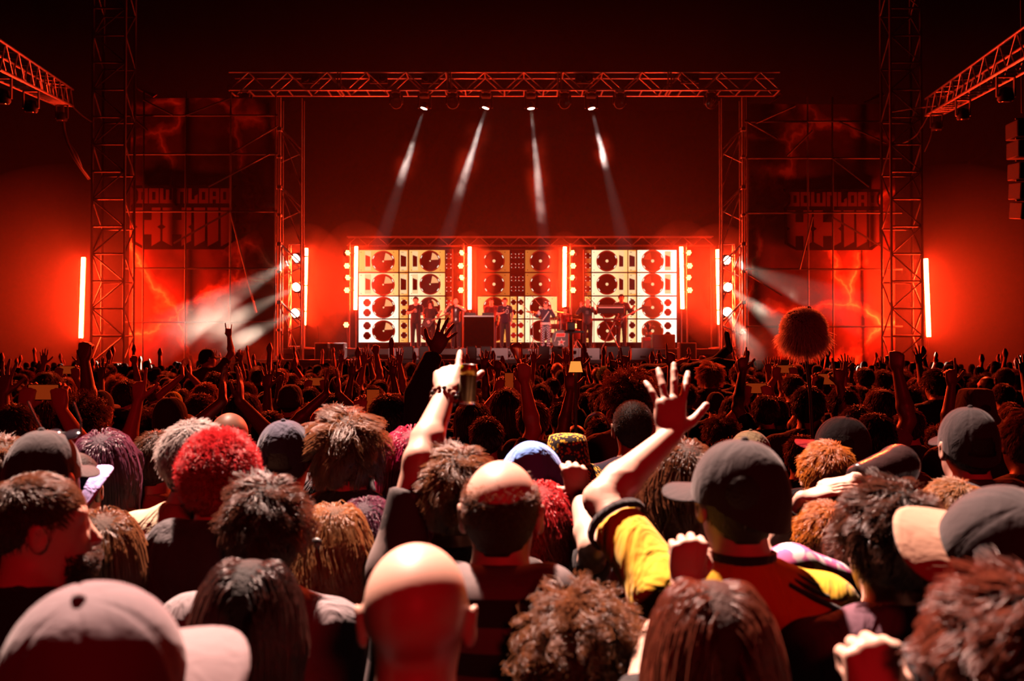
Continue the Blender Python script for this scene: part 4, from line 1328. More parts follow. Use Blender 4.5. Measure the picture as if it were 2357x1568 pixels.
def curves_from(name, pts, radius):
    n, npts = pts.shape[:2]
    hc = bpy.data.hair_curves.new(name)
    hc.add_curves([npts] * n)
    hc.attributes['position'].data.foreach_set('vector', pts.astype(np.float32).ravel())
    ra = hc.attributes.get('radius') or hc.attributes.new('radius', 'FLOAT', 'POINT')
    rad = np.tile(radius * np.linspace(1.0, 0.35, npts), (n, 1)).astype(np.float32)
    ra.data.foreach_set('value', rad.ravel())
    return hc

def hair_mat(name, col, rough=0.32):
    m = bpy.data.materials.new(name); m.use_nodes = True
    nt = m.node_tree; nt.nodes.clear()
    p = nt.nodes.new('ShaderNodeBsdfPrincipled')
    p.inputs['Base Color'].default_value = (*col, 1)
    p.inputs['Roughness'].default_value = rough
    p.inputs['Specular IOR Level'].default_value = 0.45
    t = nt.nodes.new('ShaderNodeBsdfTranslucent')
    t.inputs[0].default_value = (*[min(1, x * 4 + y) for x, y in zip(col, (0.10, 0.025, 0.01))], 1)
    h = nt.nodes.new('ShaderNodeMixShader'); h.inputs[0].default_value = 0.25
    nt.links.new(p.outputs[0], h.inputs[1]); nt.links.new(t.outputs[0], h.inputs[2])
    o = nt.nodes.new('ShaderNodeOutputMaterial'); nt.links.new(h.outputs[0], o.inputs[0])
    return m
HAIRC = {'black': (0.008, 0.006, 0.007), 'dark': (0.026, 0.012, 0.008), 'brown': (0.055, 0.022, 0.010), 'light': (0.085, 0.036, 0.015), 'blond': (0.18, 0.085, 0.032),
         'ginger': (0.34, 0.085, 0.012), 'red': (0.45, 0.006, 0.012), 'magenta': (0.30, 0.008, 0.05), 'grey': (0.26, 0.22, 0.21), 'auburn': (0.065, 0.017, 0.010), 'purple': (0.06, 0.02, 0.045), 'green': (0.05, 0.16, 0.12)}
HM = {}; HS = {}
for k_, c_ in HAIRC.items():
    HM[k_] = hair_mat('hair_' + k_, c_)
    HS[k_] = mat('scalp_' + k_, tuple(0.45 * x for x in c_), 0.7, spec=0.2, bump=0.6, nscale=120)

# ------------------------------------------------------------------ caps and hats
def cap_meshes(opening=True):
    """crown with six panels, brim, button and strap in head coordinates; the brim looks to +y"""
    n, mz = 72, 16
    c = v3(0, -0.010, 0.030); R = v3(0.089, 0.109, 0.108)
    V = []; F = []
    for j in range(mz + 1):
        th = math.radians(3 + (93 - 3) * j / mz)
        for i in range(n):
            ph = 2 * math.pi * i / n
            seam = min(abs(((ph + math.pi / 6) % (math.pi / 3)) - math.pi / 6), 9)
            g = 1 - 0.022 * math.exp(-(seam / 0.05) ** 2) * min(1, j / 4)
            st = math.sin(th) ** 0.86 if th < math.pi / 2 else 1.0
            x = c[0] + R[0] * g * st * math.cos(ph); y = c[1] + R[1] * g * st * math.sin(ph)
            bk = max(0.0, -math.sin(ph)); tt = j / mz
            z = c[2] + R[2] * g * math.cos(th) - (0.016 if j == mz else 0) - 0.046 * bk * tt ** 2
            if th > 1.3: x *= 1 - 0.05 * bk * (th - 1.3); y *= 1 - 0.10 * bk * (th - 1.3)
            V.append((x, y, z))
    back = 1.5 * math.pi
    for j in range(mz):
        for i in range(n):
            ph = 2 * math.pi * (i + .5) / n
            if opening and j >= mz - 5 and abs(ph - back) < 0.52 * math.sqrt(max(0, 1 - ((mz - 1 - j) / 5) ** 2)) and j < mz - 1: continue
            F.append((j * n + i, (j + 1) * n + i, (j + 1) * n + (i + 1) % n, j * n + (i + 1) % n))
    crown = fast_mesh('cap_crown', V, F)
    V = []; F = []; nu, nv = 18, 7
    for lay in (0, 1):
        for j in range(nv + 1):
            for i in range(nu + 1):
                a = math.radians(90 + 62 * (2 * i / nu - 1))
                v = j / nv; e = 1 - abs(2 * i / nu - 1) ** 2.6
                L = 0.078 * v * max(e, 0.0)
                x = c[0] + (R[0] - 0.004 + L * 0.55) * math.cos(a); y = c[1] + (R[1] - 0.004) * math.sin(a) + L
                z = c[2] - 0.002 - 0.030 * (x / 0.09) ** 2 - 0.14 * L + (0.0035 if lay == 0 else 0)
                V.append((x, y, z))
    N = (nu + 1) * (nv + 1)
    for j in range(nv):
        for i in range(nu):
            k = j * (nu + 1) + i
            F.append((k, k + 1, k + nu + 2, k + nu + 1)); F.append((N + k + nu + 1, N + k + nu + 2, N + k + 1, N + k))
    ring = [j * (nu + 1) for j in range(nv + 1)] + [nv * (nu + 1) + i for i in range(1, nu + 1)] + [j * (nu + 1) + nu for j in range(nv - 1, -1, -1)]
    for a, b in zip(ring[:-1], ring[1:]): F.append((a, b, N + b, N + a))
    brim = fast_mesh('cap_brim', V, F)
    q = MB().lathe([(0, 0.010), (0.006, 0.008), (0.0085, 0.003), (0.0085, 0)], (0, -0.010, 0.136), 12)
    button = bpy.data.meshes.new('cap_button'); button.from_pydata(q.v, [], q.f); button.polygons.foreach_set('use_smooth', np.ones(len(q.f), dtype=bool))
    return crown, brim, button
CAP_OPEN = cap_meshes(True); CAP_SHUT = cap_meshes(False)
def bucket_mesh(name):
    n = 48; V = []; F = []
    prof = [(0.004, 0.135), (0.05, 0.134), (0.072, 0.126), (0.080, 0.10), (0.088, 0.04), (0.092, 0.015), (0.115, -0.012), (0.142, -0.035), (0.141, -0.040), (0.113, -0.016), (0.088, 0.010)]
    for j, (r, z) in enumerate(prof):
        for i in range(n):
            a = 2 * math.pi * i / n
            w = 1 + 0.035 * math.sin(3 * a + 1) * (r > 0.1) + 0.012 * math.sin(5 * a)
            V.append((r * w * math.cos(a), -0.01 + r * w * 1.16 * math.sin(a), z + (0.012 * math.sin(2 * a + .6) + 0.008 * math.sin(5 * a)) * (r > 0.1)))
    for j in range(len(prof) - 1):
        for i in range(n): F.append((j * n + i, (j + 1) * n + i, (j + 1) * n + (i + 1) % n, j * n + (i + 1) % n))
    return fast_mesh(name, V, F)
def beanie_mesh(name):
    n = 40; V = []; F = []
    prof = [(0.004, 0.137), (0.035, 0.133), (0.062, 0.117), (0.080, 0.09), (0.088, 0.055), (0.090, 0.03), (0.096, 0.028), (0.097, -0.01), (0.090, -0.013)]
    for j, (r, z) in enumerate(prof):
        for i in range(n):
            a = 2 * math.pi * i / n
            V.append((r * (1 + 0.01 * (i % 2)) * math.cos(a), -0.012 + r * 1.2 * math.sin(a), z - 0.02 * (-math.sin(a)) * (j / 8)))
    for j in range(len(prof) - 1):
        for i in range(n): F.append((j * n + i, (j + 1) * n + i, (j + 1) * n + (i + 1) % n, j * n + (i + 1) % n))
    return fast_mesh(name, V, F)
BUCKET = bucket_mesh('bucket_hat'); BEANIE = beanie_mesh('beanie')
# ------------------------------------------------------------------ people: shared pieces
SKIN = {'fair': mat('skin_fair', (0.66, 0.40, 0.31), 0.45, spec=0.4, noise=0.08, nscale=30),
        'mid': mat('skin_mid', (0.52, 0.29, 0.20), 0.45, spec=0.4, noise=0.08, nscale=30),
        'dark': mat('skin_dark', (0.16, 0.075, 0.045), 0.42, spec=0.5, noise=0.08, nscale=30)}
def cloth(name, c, bump=0.35, ns=14, noise=0.12, rough=0.85):
    """fabric: weave speckle and stretched folds"""
    m = mat('cloth_' + name, c, rough, spec=0.2, noise=noise, nscale=ns, sheen=0.15)
    nt = m.node_tree; b = nt.nodes['Principled BSDF']
    tc = nt.nodes.new('ShaderNodeTexCoord'); mp = nt.nodes.new('ShaderNodeMapping'); mp.inputs['Scale'].default_value = (1.0, 1.0, 0.45); mp.inputs['Rotation'].default_value = (0.2, 0.5, 0.3)
    nt.links.new(tc.outputs['Object'], mp.inputs[0])
    n = nt.nodes.new('ShaderNodeTexNoise'); n.inputs['Scale'].default_value = ns * 0.9; n.inputs['Detail'].default_value = 3; n.inputs['Distortion'].default_value = 1.2
    nt.links.new(mp.outputs[0], n.inputs[0])
    bp = nt.nodes.new('ShaderNodeBump'); bp.inputs['Strength'].default_value = min(1, bump * 2); bp.inputs['Distance'].default_value = 0.03
    nt.links.new(n.outputs['Fac'], bp.inputs['Height']); nt.links.new(bp.outputs[0], b.inputs['Normal'])
    return m
FAB = {'black': cloth('black', (0.016, 0.014, 0.016)), 'char': cloth('charcoal', (0.05, 0.045, 0.05)), 'grey': cloth('grey', (0.20, 0.17, 0.18)), 'tan': cloth('tan', (0.52, 0.42, 0.27)),
       'yellow': cloth('yellow', (0.72, 0.42, 0.015), 0.5, 9), 'blue': cloth('blue', (0.16, 0.36, 0.95), 0.4, 9), 'maroon': cloth('maroon', (0.10, 0.02, 0.02)), 'navy': cloth('navy', (0.03, 0.032, 0.06)),
       'white': cloth('white', (0.65, 0.62, 0.60)), 'purple': cloth('plum', (0.10, 0.045, 0.07)), 'lilac': cloth('lilac', (0.46, 0.38, 0.80)), 'khaki': cloth('khaki', (0.30, 0.24, 0.13)),
       'red': cloth('red', (0.60, 0.03, 0.05)), 'green': cloth('lime', (0.42, 0.55, 0.06)), 'brimtan': cloth('brim_tan', (0.40, 0.24, 0.16), 0.15), 'greymauve': cloth('mauve_grey', (0.22, 0.165, 0.175), 0.12),
       'leather': mat('leather_dark', (0.035, 0.02, 0.02), 0.25, spec=0.6, noise=0.3, nscale=20, bump=0.4), 'denim': cloth('denim', (0.03, 0.04, 0.07)),
       'darkcap': cloth('cap_dark', (0.026, 0.019, 0.021), 0.08, 30)}
def pattern_mat(name, base, dot, scale, thr, kind='vor'):
    m = mat(name, base, 0.85, spec=0.2); nt = m.node_tree; b = nt.nodes['Principled BSDF']
    tc = nt.nodes.new('ShaderNodeTexCoord')
    if kind == 'vor':
        t = nt.nodes.new('ShaderNodeTexVoronoi'); t.inputs['Scale'].default_value = scale; out = t.outputs['Distance']
    elif kind == 'check':
        t = nt.nodes.new('ShaderNodeTexChecker'); t.inputs['Scale'].default_value = scale; out = t.outputs['Fac']
    elif kind == 'band':
        t = nt.nodes.new('ShaderNodeTexWave'); t.bands_direction = 'Z'; t.inputs['Scale'].default_value = scale; t.inputs['Distortion'].default_value = 0.0; out = t.outputs['Fac']
    else:
        t = nt.nodes.new('ShaderNodeTexNoise'); t.inputs['Scale'].default_value = scale; t.inputs['Detail'].default_value = 2; out = t.outputs['Fac']
    nt.links.new(tc.outputs['Object'], t.inputs[0])
    cr = nt.nodes.new('ShaderNodeValToRGB'); e = cr.color_ramp.elements
    e[0].position = thr - 0.02; e[1].position = thr + 0.02
    e[0].color = (*dot, 1); e[1].color = (*base, 1)
    nt.links.new(out, cr.inputs[0]); nt.links.new(cr.outputs[0], b.inputs['Base Color'])
    return m
FAB['bucket'] = pattern_mat('bucket_print', (0.02, 0.012, 0.012), (0.75, 0.42, 0.03), 75, 0.42)
FAB['tweed'] = pattern_mat('tweed_bands', (0.02, 0.017, 0.018), (0.16, 0.13, 0.13), 3.1, 0.5, 'band')
FAB['floral'] = pattern_mat('floral_print', (0.75, 0.66, 0.66), (0.70, 0.16, 0.38), 22, 0.5, 'noise')
FAB['print'] = pattern_mat('dark_print', (0.05, 0.045, 0.045), (0.22, 0.18, 0.17), 11, 0.44, 'noise')
FAB['check'] = pattern_mat('checker_cloth', (0.02, 0.02, 0.03), (0.45, 0.42, 0.48), 22, 0.5, 'check')

POSES = {}
def pose(name, p, sleeves=('short',), hh=0.009, hd=0.006, hood=False, h=0.022):
    POSES[name] = dict(p=p, body=p.body_mesh('body_' + name, hh, hd, h), shirt={})
    for sl in sleeves:
        POSES[name]['shirt'][sl] = p.shirt_mesh('shirt_' + name, 'long' if sl == 'hood' else sl, hood=(sl == 'hood'), off=0.016 if sl != 'hood' else 0.022)
    return POSES[name]
def up(p, s, hand, ex=0.08, ey=0.08, wx=0.03, wy=0.12, wz=1.945, d=(0, 0.1, 1), n=(0, 1, 0), t=None):
    q = p.sh
    p.set(s, (s * (q + ex), ey, 1.675), (s * (q + wx), wy, wz), d, n, t or (-s, 0, 0), hand); return p
pose('m', Pose(0.180), ('short', 'long', 'hood'), hh=0.0065)
pose('f', Pose(0.156, bulk=0.92), ('short', 'long'), hh=0.007)
pose('turn_r', Pose(0.178, yaw=-38), ('short',), hh=0.0065)
pose('turn_l', Pose(0.178, yaw=34), ('short',))
pose('both_up', up(up(Pose(0.174), -1, 'open'), 1, 'open'), ('short',), hd=0.007)
pose('clap', up(up(Pose(0.174), -1, 'open', 0.10, 0.06, -0.13, 0.14, 1.90, n=(1, 0, 0), t=(0, -1, 0)), 1, 'open', 0.10, 0.06, -0.13, 0.14, 1.90, n=(-1, 0, 0), t=(0, -1, 0)), ('short',), hd=0.007)
pose('fist_r', up(Pose(0.178), 1, 'fist'), ('short',), hd=0.006)
pose('fist_l', up(Pose(0.178), -1, 'fist'), ('short',), hd=0.006)
pose('point_l', up(Pose(0.178), -1, 'point'), ('short', 'long'), hd=0.006)
pose('point_r', up(Pose(0.178), 1, 'point', 0.10, 0.05, 0.10), ('short',), hd=0.006)
pose('horns_r', up(Pose(0.178), 1, 'horns', 0.11, 0.06, 0.08), ('short',), hd=0.006)
pose('open_l', up(Pose(0.170), -1, 'spread', 0.10, 0.05, 0.12), ('short',), hd=0.006)
_p = Pose(0.174)
for s_ in (-1, 1):
    _p.set(s_, (s_ * 0.25, 0.20, 1.50), (s_ * 0.085, 0.26, 1.72), (-s_ * 0.15, 0.1, 1), (0, 1, 0), (-s_, 0, 0.2), 'grip')
pose('phone', _p, ('short',), hd=0.007)
TROUSERS = trousers_mesh('trousers'); SHOES = shoes_mesh('shoes')

def shell_and(name, sh, st): return dict(shell=sh, st=st)
STY = {}
STY['short'] = dict(shell=hair_shell('hair_short', 0.007), st=strands('strands_short', 5200, 'flow', 0.034, 6, 0.0009, 1, thick=0.010, lift=0.5, rnd=0.35, clump=0.45, nclump=260))
STY['messy'] = dict(shell=hair_shell('hair_messy', 0.010), st=strands('strands_messy', 5600, 'flow', 0.050, 7, 0.0010, 2, thick=0.016, lift=0.75, rnd=0.45, clump=0.65, nclump=150, curl=0.003, curl_f=70))
STY['quiff'] = dict(shell=hair_shell('hair_quiff', 0.014), st=strands('strands_quiff', 6000, 'flow', 0.085, 9, 0.0010, 3, thick=0.026, lift=0.75, rnd=0.30, clump=0.7, nclump=110, curl=0.005, curl_f=40))
STY['buzz'] = dict(shell=hair_shell('hair_buzz', 0.003), st=strands('strands_buzz', 6500, 'puff', 0.008, 3, 0.0006, 4, thick=0.0, clump=0))
STY['curly'] = dict(shell=hair_shell('hair_curly', 0.016), st=strands('strands_curly', 4600, 'puff', 0.075, 14, 0.0011, 5, thick=0.02, curl=0.009, curl_f=150, clump=0.75, nclump=230, grav=0.7))
STY['afro'] = dict(shell=hair_shell('hair_afro', 0.012), st=strands('strands_afro', 7000, 'puff', 0.030, 8, 0.0009, 6, thick=0.01, curl=0.0045, curl_f=260, clump=0.35, nclump=400))
STY['long'] = dict(shell=hair_shell('hair_long', 0.012), st=strands('strands_long', 7500, 'fall', 0.42, 12, 0.0009, 7, thick=0.028, clump=0.35, nclump=300, lift=0.5, rnd=0.12))
STY['longpart'] = dict(shell=hair_shell('hair_longpart', 0.010), st=strands('strands_longpart', 8000, 'fall', 0.46, 13, 0.0009, 8, thick=0.022, clump=0.35, nclump=300, part=0.004, lift=0.3, rnd=0.10))
STY['wavy'] = dict(shell=hair_shell('hair_wavy', 0.014), st=strands('strands_wavy', 7000, 'fall', 0.44, 16, 0.0010, 9, thick=0.030, clump=0.6, nclump=190, curl=0.011, curl_f=48, lift=0.8, rnd=0.2))
STY['curllong'] = dict(shell=hair_shell('hair_curllong', 0.016), st=strands('strands_curllong', 5200, 'fall', 0.40, 22, 0.0012, 10, thick=0.032, clump=0.75, nclump=170, curl=0.010, curl_f=110, lift=1.0, rnd=0.3))
STY['crop'] = dict(shell=hair_shell('hair_crop', 0.003, low=-0.05), st=strands('strands_crop', 6500, 'flow', 0.020, 5, 0.0007, 14, thick=0.004, lift=0.5, rnd=0.3, clump=0.3, nclump=300, top_only=(-0.03, 0.10)))
STY['bob'] = dict(shell=hair_shell('hair_bob', 0.014), st=strands('strands_bob', 5600, 'fall', 0.24, 9, 0.0011, 11, thick=0.034, clump=0.5, nclump=120, lift=0.6, rnd=0.15))
STY['balding'] = dict(shell=hair_shell('hair_balding', 0.004, extra=[('-e', v3(0, -0.035, 0.165), v3(0.115, 0.15, 0.135), None, 0.01)]), st=strands('strands_balding', 9000, 'puff', 0.008, 3, 0.0007, 12, thick=0.0, clump=0))
STY['undercap'] = dict(shell=hair_shell('hair_undercap', 0.004), st=strands('strands_undercap', 3000, 'flow', 0.022, 5, 0.0009, 13, thick=0.004, lift=0.3, clump=0.4))
# keep the bald crown free
def _drop(hc, zmax, soft=0.0):
    pos = np.zeros(len(hc.attributes['position'].data) * 3, dtype=np.float32); hc.attributes['position'].data.foreach_get('vector', pos); pos = pos.reshape(-1, hc.curves[0].points_length, 3)
    bad = pos[:, 0, 2] > zmax + RNG.normal(size=len(pos)) * soft
    pos[bad] = pos[bad][:, :1] * np.array([0.9, 0.9, 0.9]); hc.attributes['position'].data.foreach_set('vector', pos.ravel())
_drop(STY['balding']['st'], 0.048, 0.018); _drop(STY['undercap']['st'], -0.01)

for k_ in STY:
    nm_ = STY[k_]['st'].name.split('.')[0]
    STY[k_]['far'] = STY[k_]['st'] if k_ in ('balding', 'undercap') else curves_from(nm_ + '_far', FARHAIR[nm_], 0.0019 if k_ != 'buzz' else 0.0012)
def put(name, data, root, m, loc=None, rot=None):
    return link(name, data, root, m, loc, rot)
PEOPLE = []
def local_of(root_loc, rz, s, p):
    v = np.array(p) - np.array(root_loc); c, q = math.cos(-rz), math.sin(-rz)
    return v3(c * v[0] - q * v[1], q * v[0] + c * v[1], v[2]) / s
def rotv(v, rz):
    c, q = math.cos(-rz), math.sin(-rz); return v3(c * v[0] - q * v[1], q * v[0] + c * v[1], v[2])
def ray_reach(p, px, py, L, far=True):
    """point on the sight line of a pixel that lies L metres from p"""
    d = np.array(W(px, py, 1.0)) - v3(0, 0, CAMZ); d = nrm(d); o = v3(0, 0, CAMZ) - p
    b = o.dot(d); c = o.dot(o) - L * L; D = b * b - c
    if D <= 0:
        q = v3(0, 0, CAMZ) + d * (-b); return p + nrm(q - p) * L
    t = -b + (math.sqrt(D) if far else -math.sqrt(D))
    return v3(0, 0, CAMZ) + d * t

def add_cap(root, hcl, Rh, crown, brim=None, yaw=0, tilt=0, opening=True, button=None, name='cap', roll=0):
    cm = CAP_OPEN if opening else CAP_SHUT
    e = Matrix(Rh.tolist()).to_euler()
    rot = (Matrix(Rh.tolist()) @ Euler((math.radians(tilt), math.radians(roll), math.radians(yaw))).to_matrix()).to_euler()
    c = link(name, cm[0], root, crown, hcl, rot)
    ay = abs(math.sin(math.radians(yaw))); c.scale = (1 + 0.20 * ay, 1 + 0.02 * ay, 1 + 0.04 * ay)
    link('brim', cm[1], c, brim or crown); link('button', cm[2], c, button or crown)
    return c

def person(label, cx, ytop, d, body='m', sleeve='short', shirt='black', hair='short', hc='dark', skin='fair', rz=0, cap=None, group=None, trousers='denim', extra=0.012, full=True, scale=None, base=0.0, cat='person', P=None):
    """a standing figure whose head top shows at (cx, ytop), d metres away"""
    top = W(cx, ytop, d)
    ex = {'bald': 0.0, 'buzz': 0.004, 'balding': 0.004, 'crop': 0.006, 'short': 0.012, 'undercap': 0.0}.get(hair, 0.028)
    if cap: ex = max(ex, 0.02)
    s = scale or (top.z - base) / (1.75 + ex)
    rz = math.radians(rz)
    root = empty('person', (top.x, d, base), rz, label, cat, group)
    root.scale = (s, s, s)
    PD = P or POSES[body]
    put('body', PD['body'], root, SKIN[skin])
    if shirt: put('shirt', PD['shirt'][sleeve], root, FAB[shirt] if isinstance(shirt, str) else shirt)
    put('trousers', TROUSERS, root, FAB[trousers])
    if full: put('shoes', SHOES, root, FAB['black'])
    p = PD['p']; hcl = Vector(p.hc); rot = Matrix(p.Rh.tolist()).to_euler()
    if hair != 'bald':
        S = STY[hair]
        h = put('hair', S['shell'], root, HS[hc], hcl, rot)
        put('strands', S['st'] if d < 4.2 else S['far'], h, HM[hc])
    if cap:
        kind = cap.get('kind', 'cap')
        if kind == 'cap': add_cap(root, hcl, p.Rh, FAB[cap['c']], FAB[cap.get('b', cap['c'])], cap.get('yaw', 0), cap.get('tilt', 4), cap.get('open', True), roll=cap.get('roll', 0))
        elif kind == 'bucket': link('bucket_hat', BUCKET, root, FAB[cap['c']], hcl, rot)
        else: link('beanie', BEANIE, root, FAB[cap['c']], hcl, rot)
    root['_p'] = 0
    del root['_p']
    PEOPLE.append((root, top.x, d))
    return root

def arm_pose(cx, ytop, d, arms, rz=0, sh=0.178, yaw=0, pitch=0, ex=0.028, base=0.0, name='arm', sleeves=('short',), hd=0.0045, hh=0.0075, bulk=1.0, scale=None):
    """a pose whose arms follow pixel targets: {side: (elbow px, wrist px, tip direction, palm normal, thumb side, hand, far elbow?, far wrist?)} (world vectors)"""
    top = W(cx, ytop, d); s = scale or (top.z - base) / (1.75 + ex); r = math.radians(rz)
    p = Pose(sh, yaw, pitch, bulk); loc = (top.x, d, base)
    c, q = math.cos(r), math.sin(r)
    for side, (epx, wpx, dv, nv, tv, hand, fe, fw) in arms.items():
        S0 = v3(side * (sh - 0.015), -0.015, 1.455) * s
        Sw = v3(c * S0[0] - q * S0[1], q * S0[0] + c * S0[1], S0[2]) + np.array(loc)
        E = ray_reach(Sw, epx[0], epx[1], 0.285 * s, fe)
        Wr = ray_reach(E, wpx[0], wpx[1], 0.262 * s, fw)
        p.set(side, local_of(loc, r, s, E), local_of(loc, r, s, Wr), rotv(v3(*dv), r), rotv(v3(*nv), r), rotv(v3(*tv), r), hand)
        p.arm[side]['world'] = (E, Wr)
    return pose(name, p, sleeves, hh=hh, hd=hd)
# ------------------------------------------------------------------ the people nearest the camera
def text_print(parent, txt, loc, rot, size, m, name='letter_print'):
    c = bpy.data.curves.new(name, 'FONT'); c.body = txt; c.size = size; c.extrude = 0.0008; c.align_x = 'CENTER'; c.align_y = 'CENTER'
    c.materials.append(m)
    tmp = bpy.data.objects.new('tmp_text', c); COL.objects.link(tmp)
    bpy.context.view_layer.update()
    me = bpy.data.meshes.new_from_object(tmp.evaluated_get(bpy.context.evaluated_depsgraph_get()))
    bpy.data.objects.remove(tmp); me.name = name
    return link(name, me, parent, m, loc, rot)
PRINT = mat('pale_print', (0.45, 0.36, 0.30), 0.8)

FAB['capgrey'] = cloth('cap_mauve', (0.15, 0.115, 0.13), 0.10, 14)
pose('nod', Pose(0.178, pitch=-14), ('short',), hh=0.0065)
pose('nod_f', Pose(0.156, pitch=-14, bulk=0.92), ('short',), hh=0.0065)
pose('tilt_l', Pose(0.178, yaw=20), ('short',), hh=0.0065)

person('man in mauve-grey cap with pale brim turned sideways, bottom left corner', 232, 1335, 1.16, 'nod', 'short', 'black', 'undercap', 'dark', rz=4, cap=dict(c='capgrey', b='greymauve', yaw=-66, tilt=14, roll=34, open=False))
r = person('bearded man in profile with short cropped hair and dark lettered t-shirt', 82, 1088, 2.10, 'turn_r', 'short', 'black', 'crop', 'brown', rz=-22)
text_print(r, 'R', (0.09, -0.152, 1.18), (math.pi / 2, 0, 0), 0.085, PRINT)
q = MB()
bh = strands('beard', 1800, 'puff', 0.016, 4, 0.0008, 21, low=-0.2, front=-0.2, thick=0, clump=0)
pos = np.zeros(len(bh.attributes['position'].data) * 3, dtype=np.float32); bh.attributes['position'].data.foreach_get('vector', pos); pos = pos.reshape(-1, 4, 3)
u_ = RNG.normal(size=(len(pos), 3)); u_ /= np.linalg.norm(u_, axis=1)[:, None]; u_[:, 1] = np.abs(u_[:, 1]) * 0.9 + 0.05; u_[:, 2] = -np.abs(u_[:, 2]); u_ /= np.linalg.norm(u_, axis=1)[:, None]
rt = v3(0, 0.042, -0.048) + u_ * v3(0.060, 0.066, 0.078)
for k in range(4): pos[:, k] = rt + u_ * 0.006 * k + RNG.normal(size=u_.shape) * 0.0015 * k
bh.attributes['position'].data.foreach_set('vector', pos.astype(np.float32).ravel())
put('beard', bh, r, HM['dark'], Vector(POSES['turn_r']['p'].hc), Matrix(POSES['turn_r']['p'].Rh.tolist()).to_euler())

person('woman with straight honey-brown hair beside the bearded man', 238, 1165, 2.47, 'f', 'short', 'black', 'long', 'light', rz=8)
r = person('man in olive-black cap with sunglasses pushed on top, left', 97, 986, 2.62, 'm', 'short', 'black', 'undercap', 'dark', rz=-14, cap=dict(c='darkcap', tilt=2, open=False))
# sunglasses on the cap
g = empty('sunglasses', W(142, 1000, 2.66), 0, 'sunglasses resting on top of the olive-black cap', 'glasses')
g.rotation_euler = (math.radians(-62), 0, math.radians(-14))
for s in (-1, 1):
    MB().lathe([(0.0, 0.004), (0.024, 0.002), (0.026, 0), (0.024, -0.002), (0, -0.002)], (s * 0.031, 0, 0), 16, 'y').build('lens', mat('glass_dark', (0.02, 0.015, 0.02), 0.08, spec=0.9), g)
    MB().path([(s * 0.057, 0, 0.004), (s * 0.068, -0.04, 0.006), (s * 0.070, -0.10, 0.002)], 0.0028).build('temple', M['black'], g)
MB().path([(-0.009, 0, 0.006), (0, 0.002, 0.010), (0.009, 0, 0.006)], 0.0025).build('bridge', M['black'], g)

person('person in lilac cap whose brim sticks out behind the olive-black cap', 168, 1026, 2.95, 'm', 'short', 'navy', 'undercap', 'dark', rz=0, cap=dict(c='lilac', yaw=-118, tilt=10, roll=48, open=False))
person('person with fuzzy light brown hair at the left picture edge', 12, 1000, 3.1, 'm', 'short', 'char', 'messy', 'light')
person('woman with glossy dark plum hair in front of an orange face', 240, 984, 3.35, 'f', 'short', 'black', 'long', 'purple', rz=-8)
person('man with swirled short brown crown hair and tan shirt', 362, 990, 3.65, 'm', 'short', 'tan', 'short', 'brown', rz=-4)
person('grey-haired man in a tan t-shirt with dark straps', 446, 964, 2.92, 'm', 'short', 'tan', 'short', 'grey', rz=-16)
person('bald man behind the red-haired man', 528, 948, 4.1, 'm', 'short', 'black', 'bald', 'dark', 'mid')
person('man with short bright red hair and dark hooded jacket', 505, 983, 2.62, 'm', 'hood', 'char', 'afro', 'red')
person('man with wavy dark-brown crop and grey t-shirt, ear lit red', 606, 1085, 2.25, 'tilt_l', 'short', 'grey', 'messy', 'dark', rz=-8)
person('person with long shiny black hair seen from above', 572, 1268, 1.80, 'nod_f', 'short', 'black', 'longpart', 'black')
person('person in navy cap with beige front and open back strap', 655, 963, 3.2, 'm', 'short', 'black', 'undercap', 'dark', cap=dict(c='navy', b='brimtan', yaw=0, tilt=8, open=True))
person('man with big swept light-brown hair and black t-shirt', 797, 941, 3.2, 'm', 'short', 'black', 'quiff', 'light', rz=6)
r = person('woman with half-up blond-streaked wavy hair', 765, 1155, 2.62, 'nod_f', 'short', 'black', 'wavy', 'blond', rz=-10)
tag(None or MB().lathe([(0.0, 0.012), (0.02, 0.008), (0.024, 0), (0.02, -0.008), (0, -0.012)], (0, -0.125, 1.67), 16, 'y').build('hair_tie', M['black'], r))
person('person with dark plum curls and earring beside the half-up blond hair', 845, 1142, 2.75, 'f', 'short', 'char', 'curllong', 'purple', rz=-12)
person('person with long straight magenta hair beside the raised pointing arm', 946, 976, 3.35, 'f', 'short', 'maroon', 'long', 'magenta')

# man pointing up with a raised left arm
PA = arm_pose(1052, 1018, 2.48, {-1: ((968, 1052), (1027, 902), (-0.02, 0.80, 0.66), (0.10, 0.66, -0.80), (1, -0.05, 0.15), 'point', True, True)}, rz=0, name='pointing', sleeves=('short',))
person('man with tousled brown hair raising his left arm and pointing up', 1052, 1018, 2.48, shirt='print', sleeve='short', hair='messy', hc='light', P=PA)
E_, W_ = PA['p'].arm[-1]['world']
dv_ = nrm(W_ - E_)
br = empty('bracelet', W_ - dv_ * 0.02, 0, 'beaded bracelet on the wrist of the raised pointing hand', 'bracelet')
Rb = frame_of(dv_)
for k in range(14):
    t_ = 2 * math.pi * k / 14
    MB().lathe([(0, 0.007), (0.005, 0.005), (0.007, 0), (0.005, -0.005), (0, -0.007)], Rb @ Vector((0.033 * math.cos(t_), 0.033 * math.sin(t_), 0)), 8).build('bead', (M['black'], FAB['brimtan'])[k % 3 > 0], br)
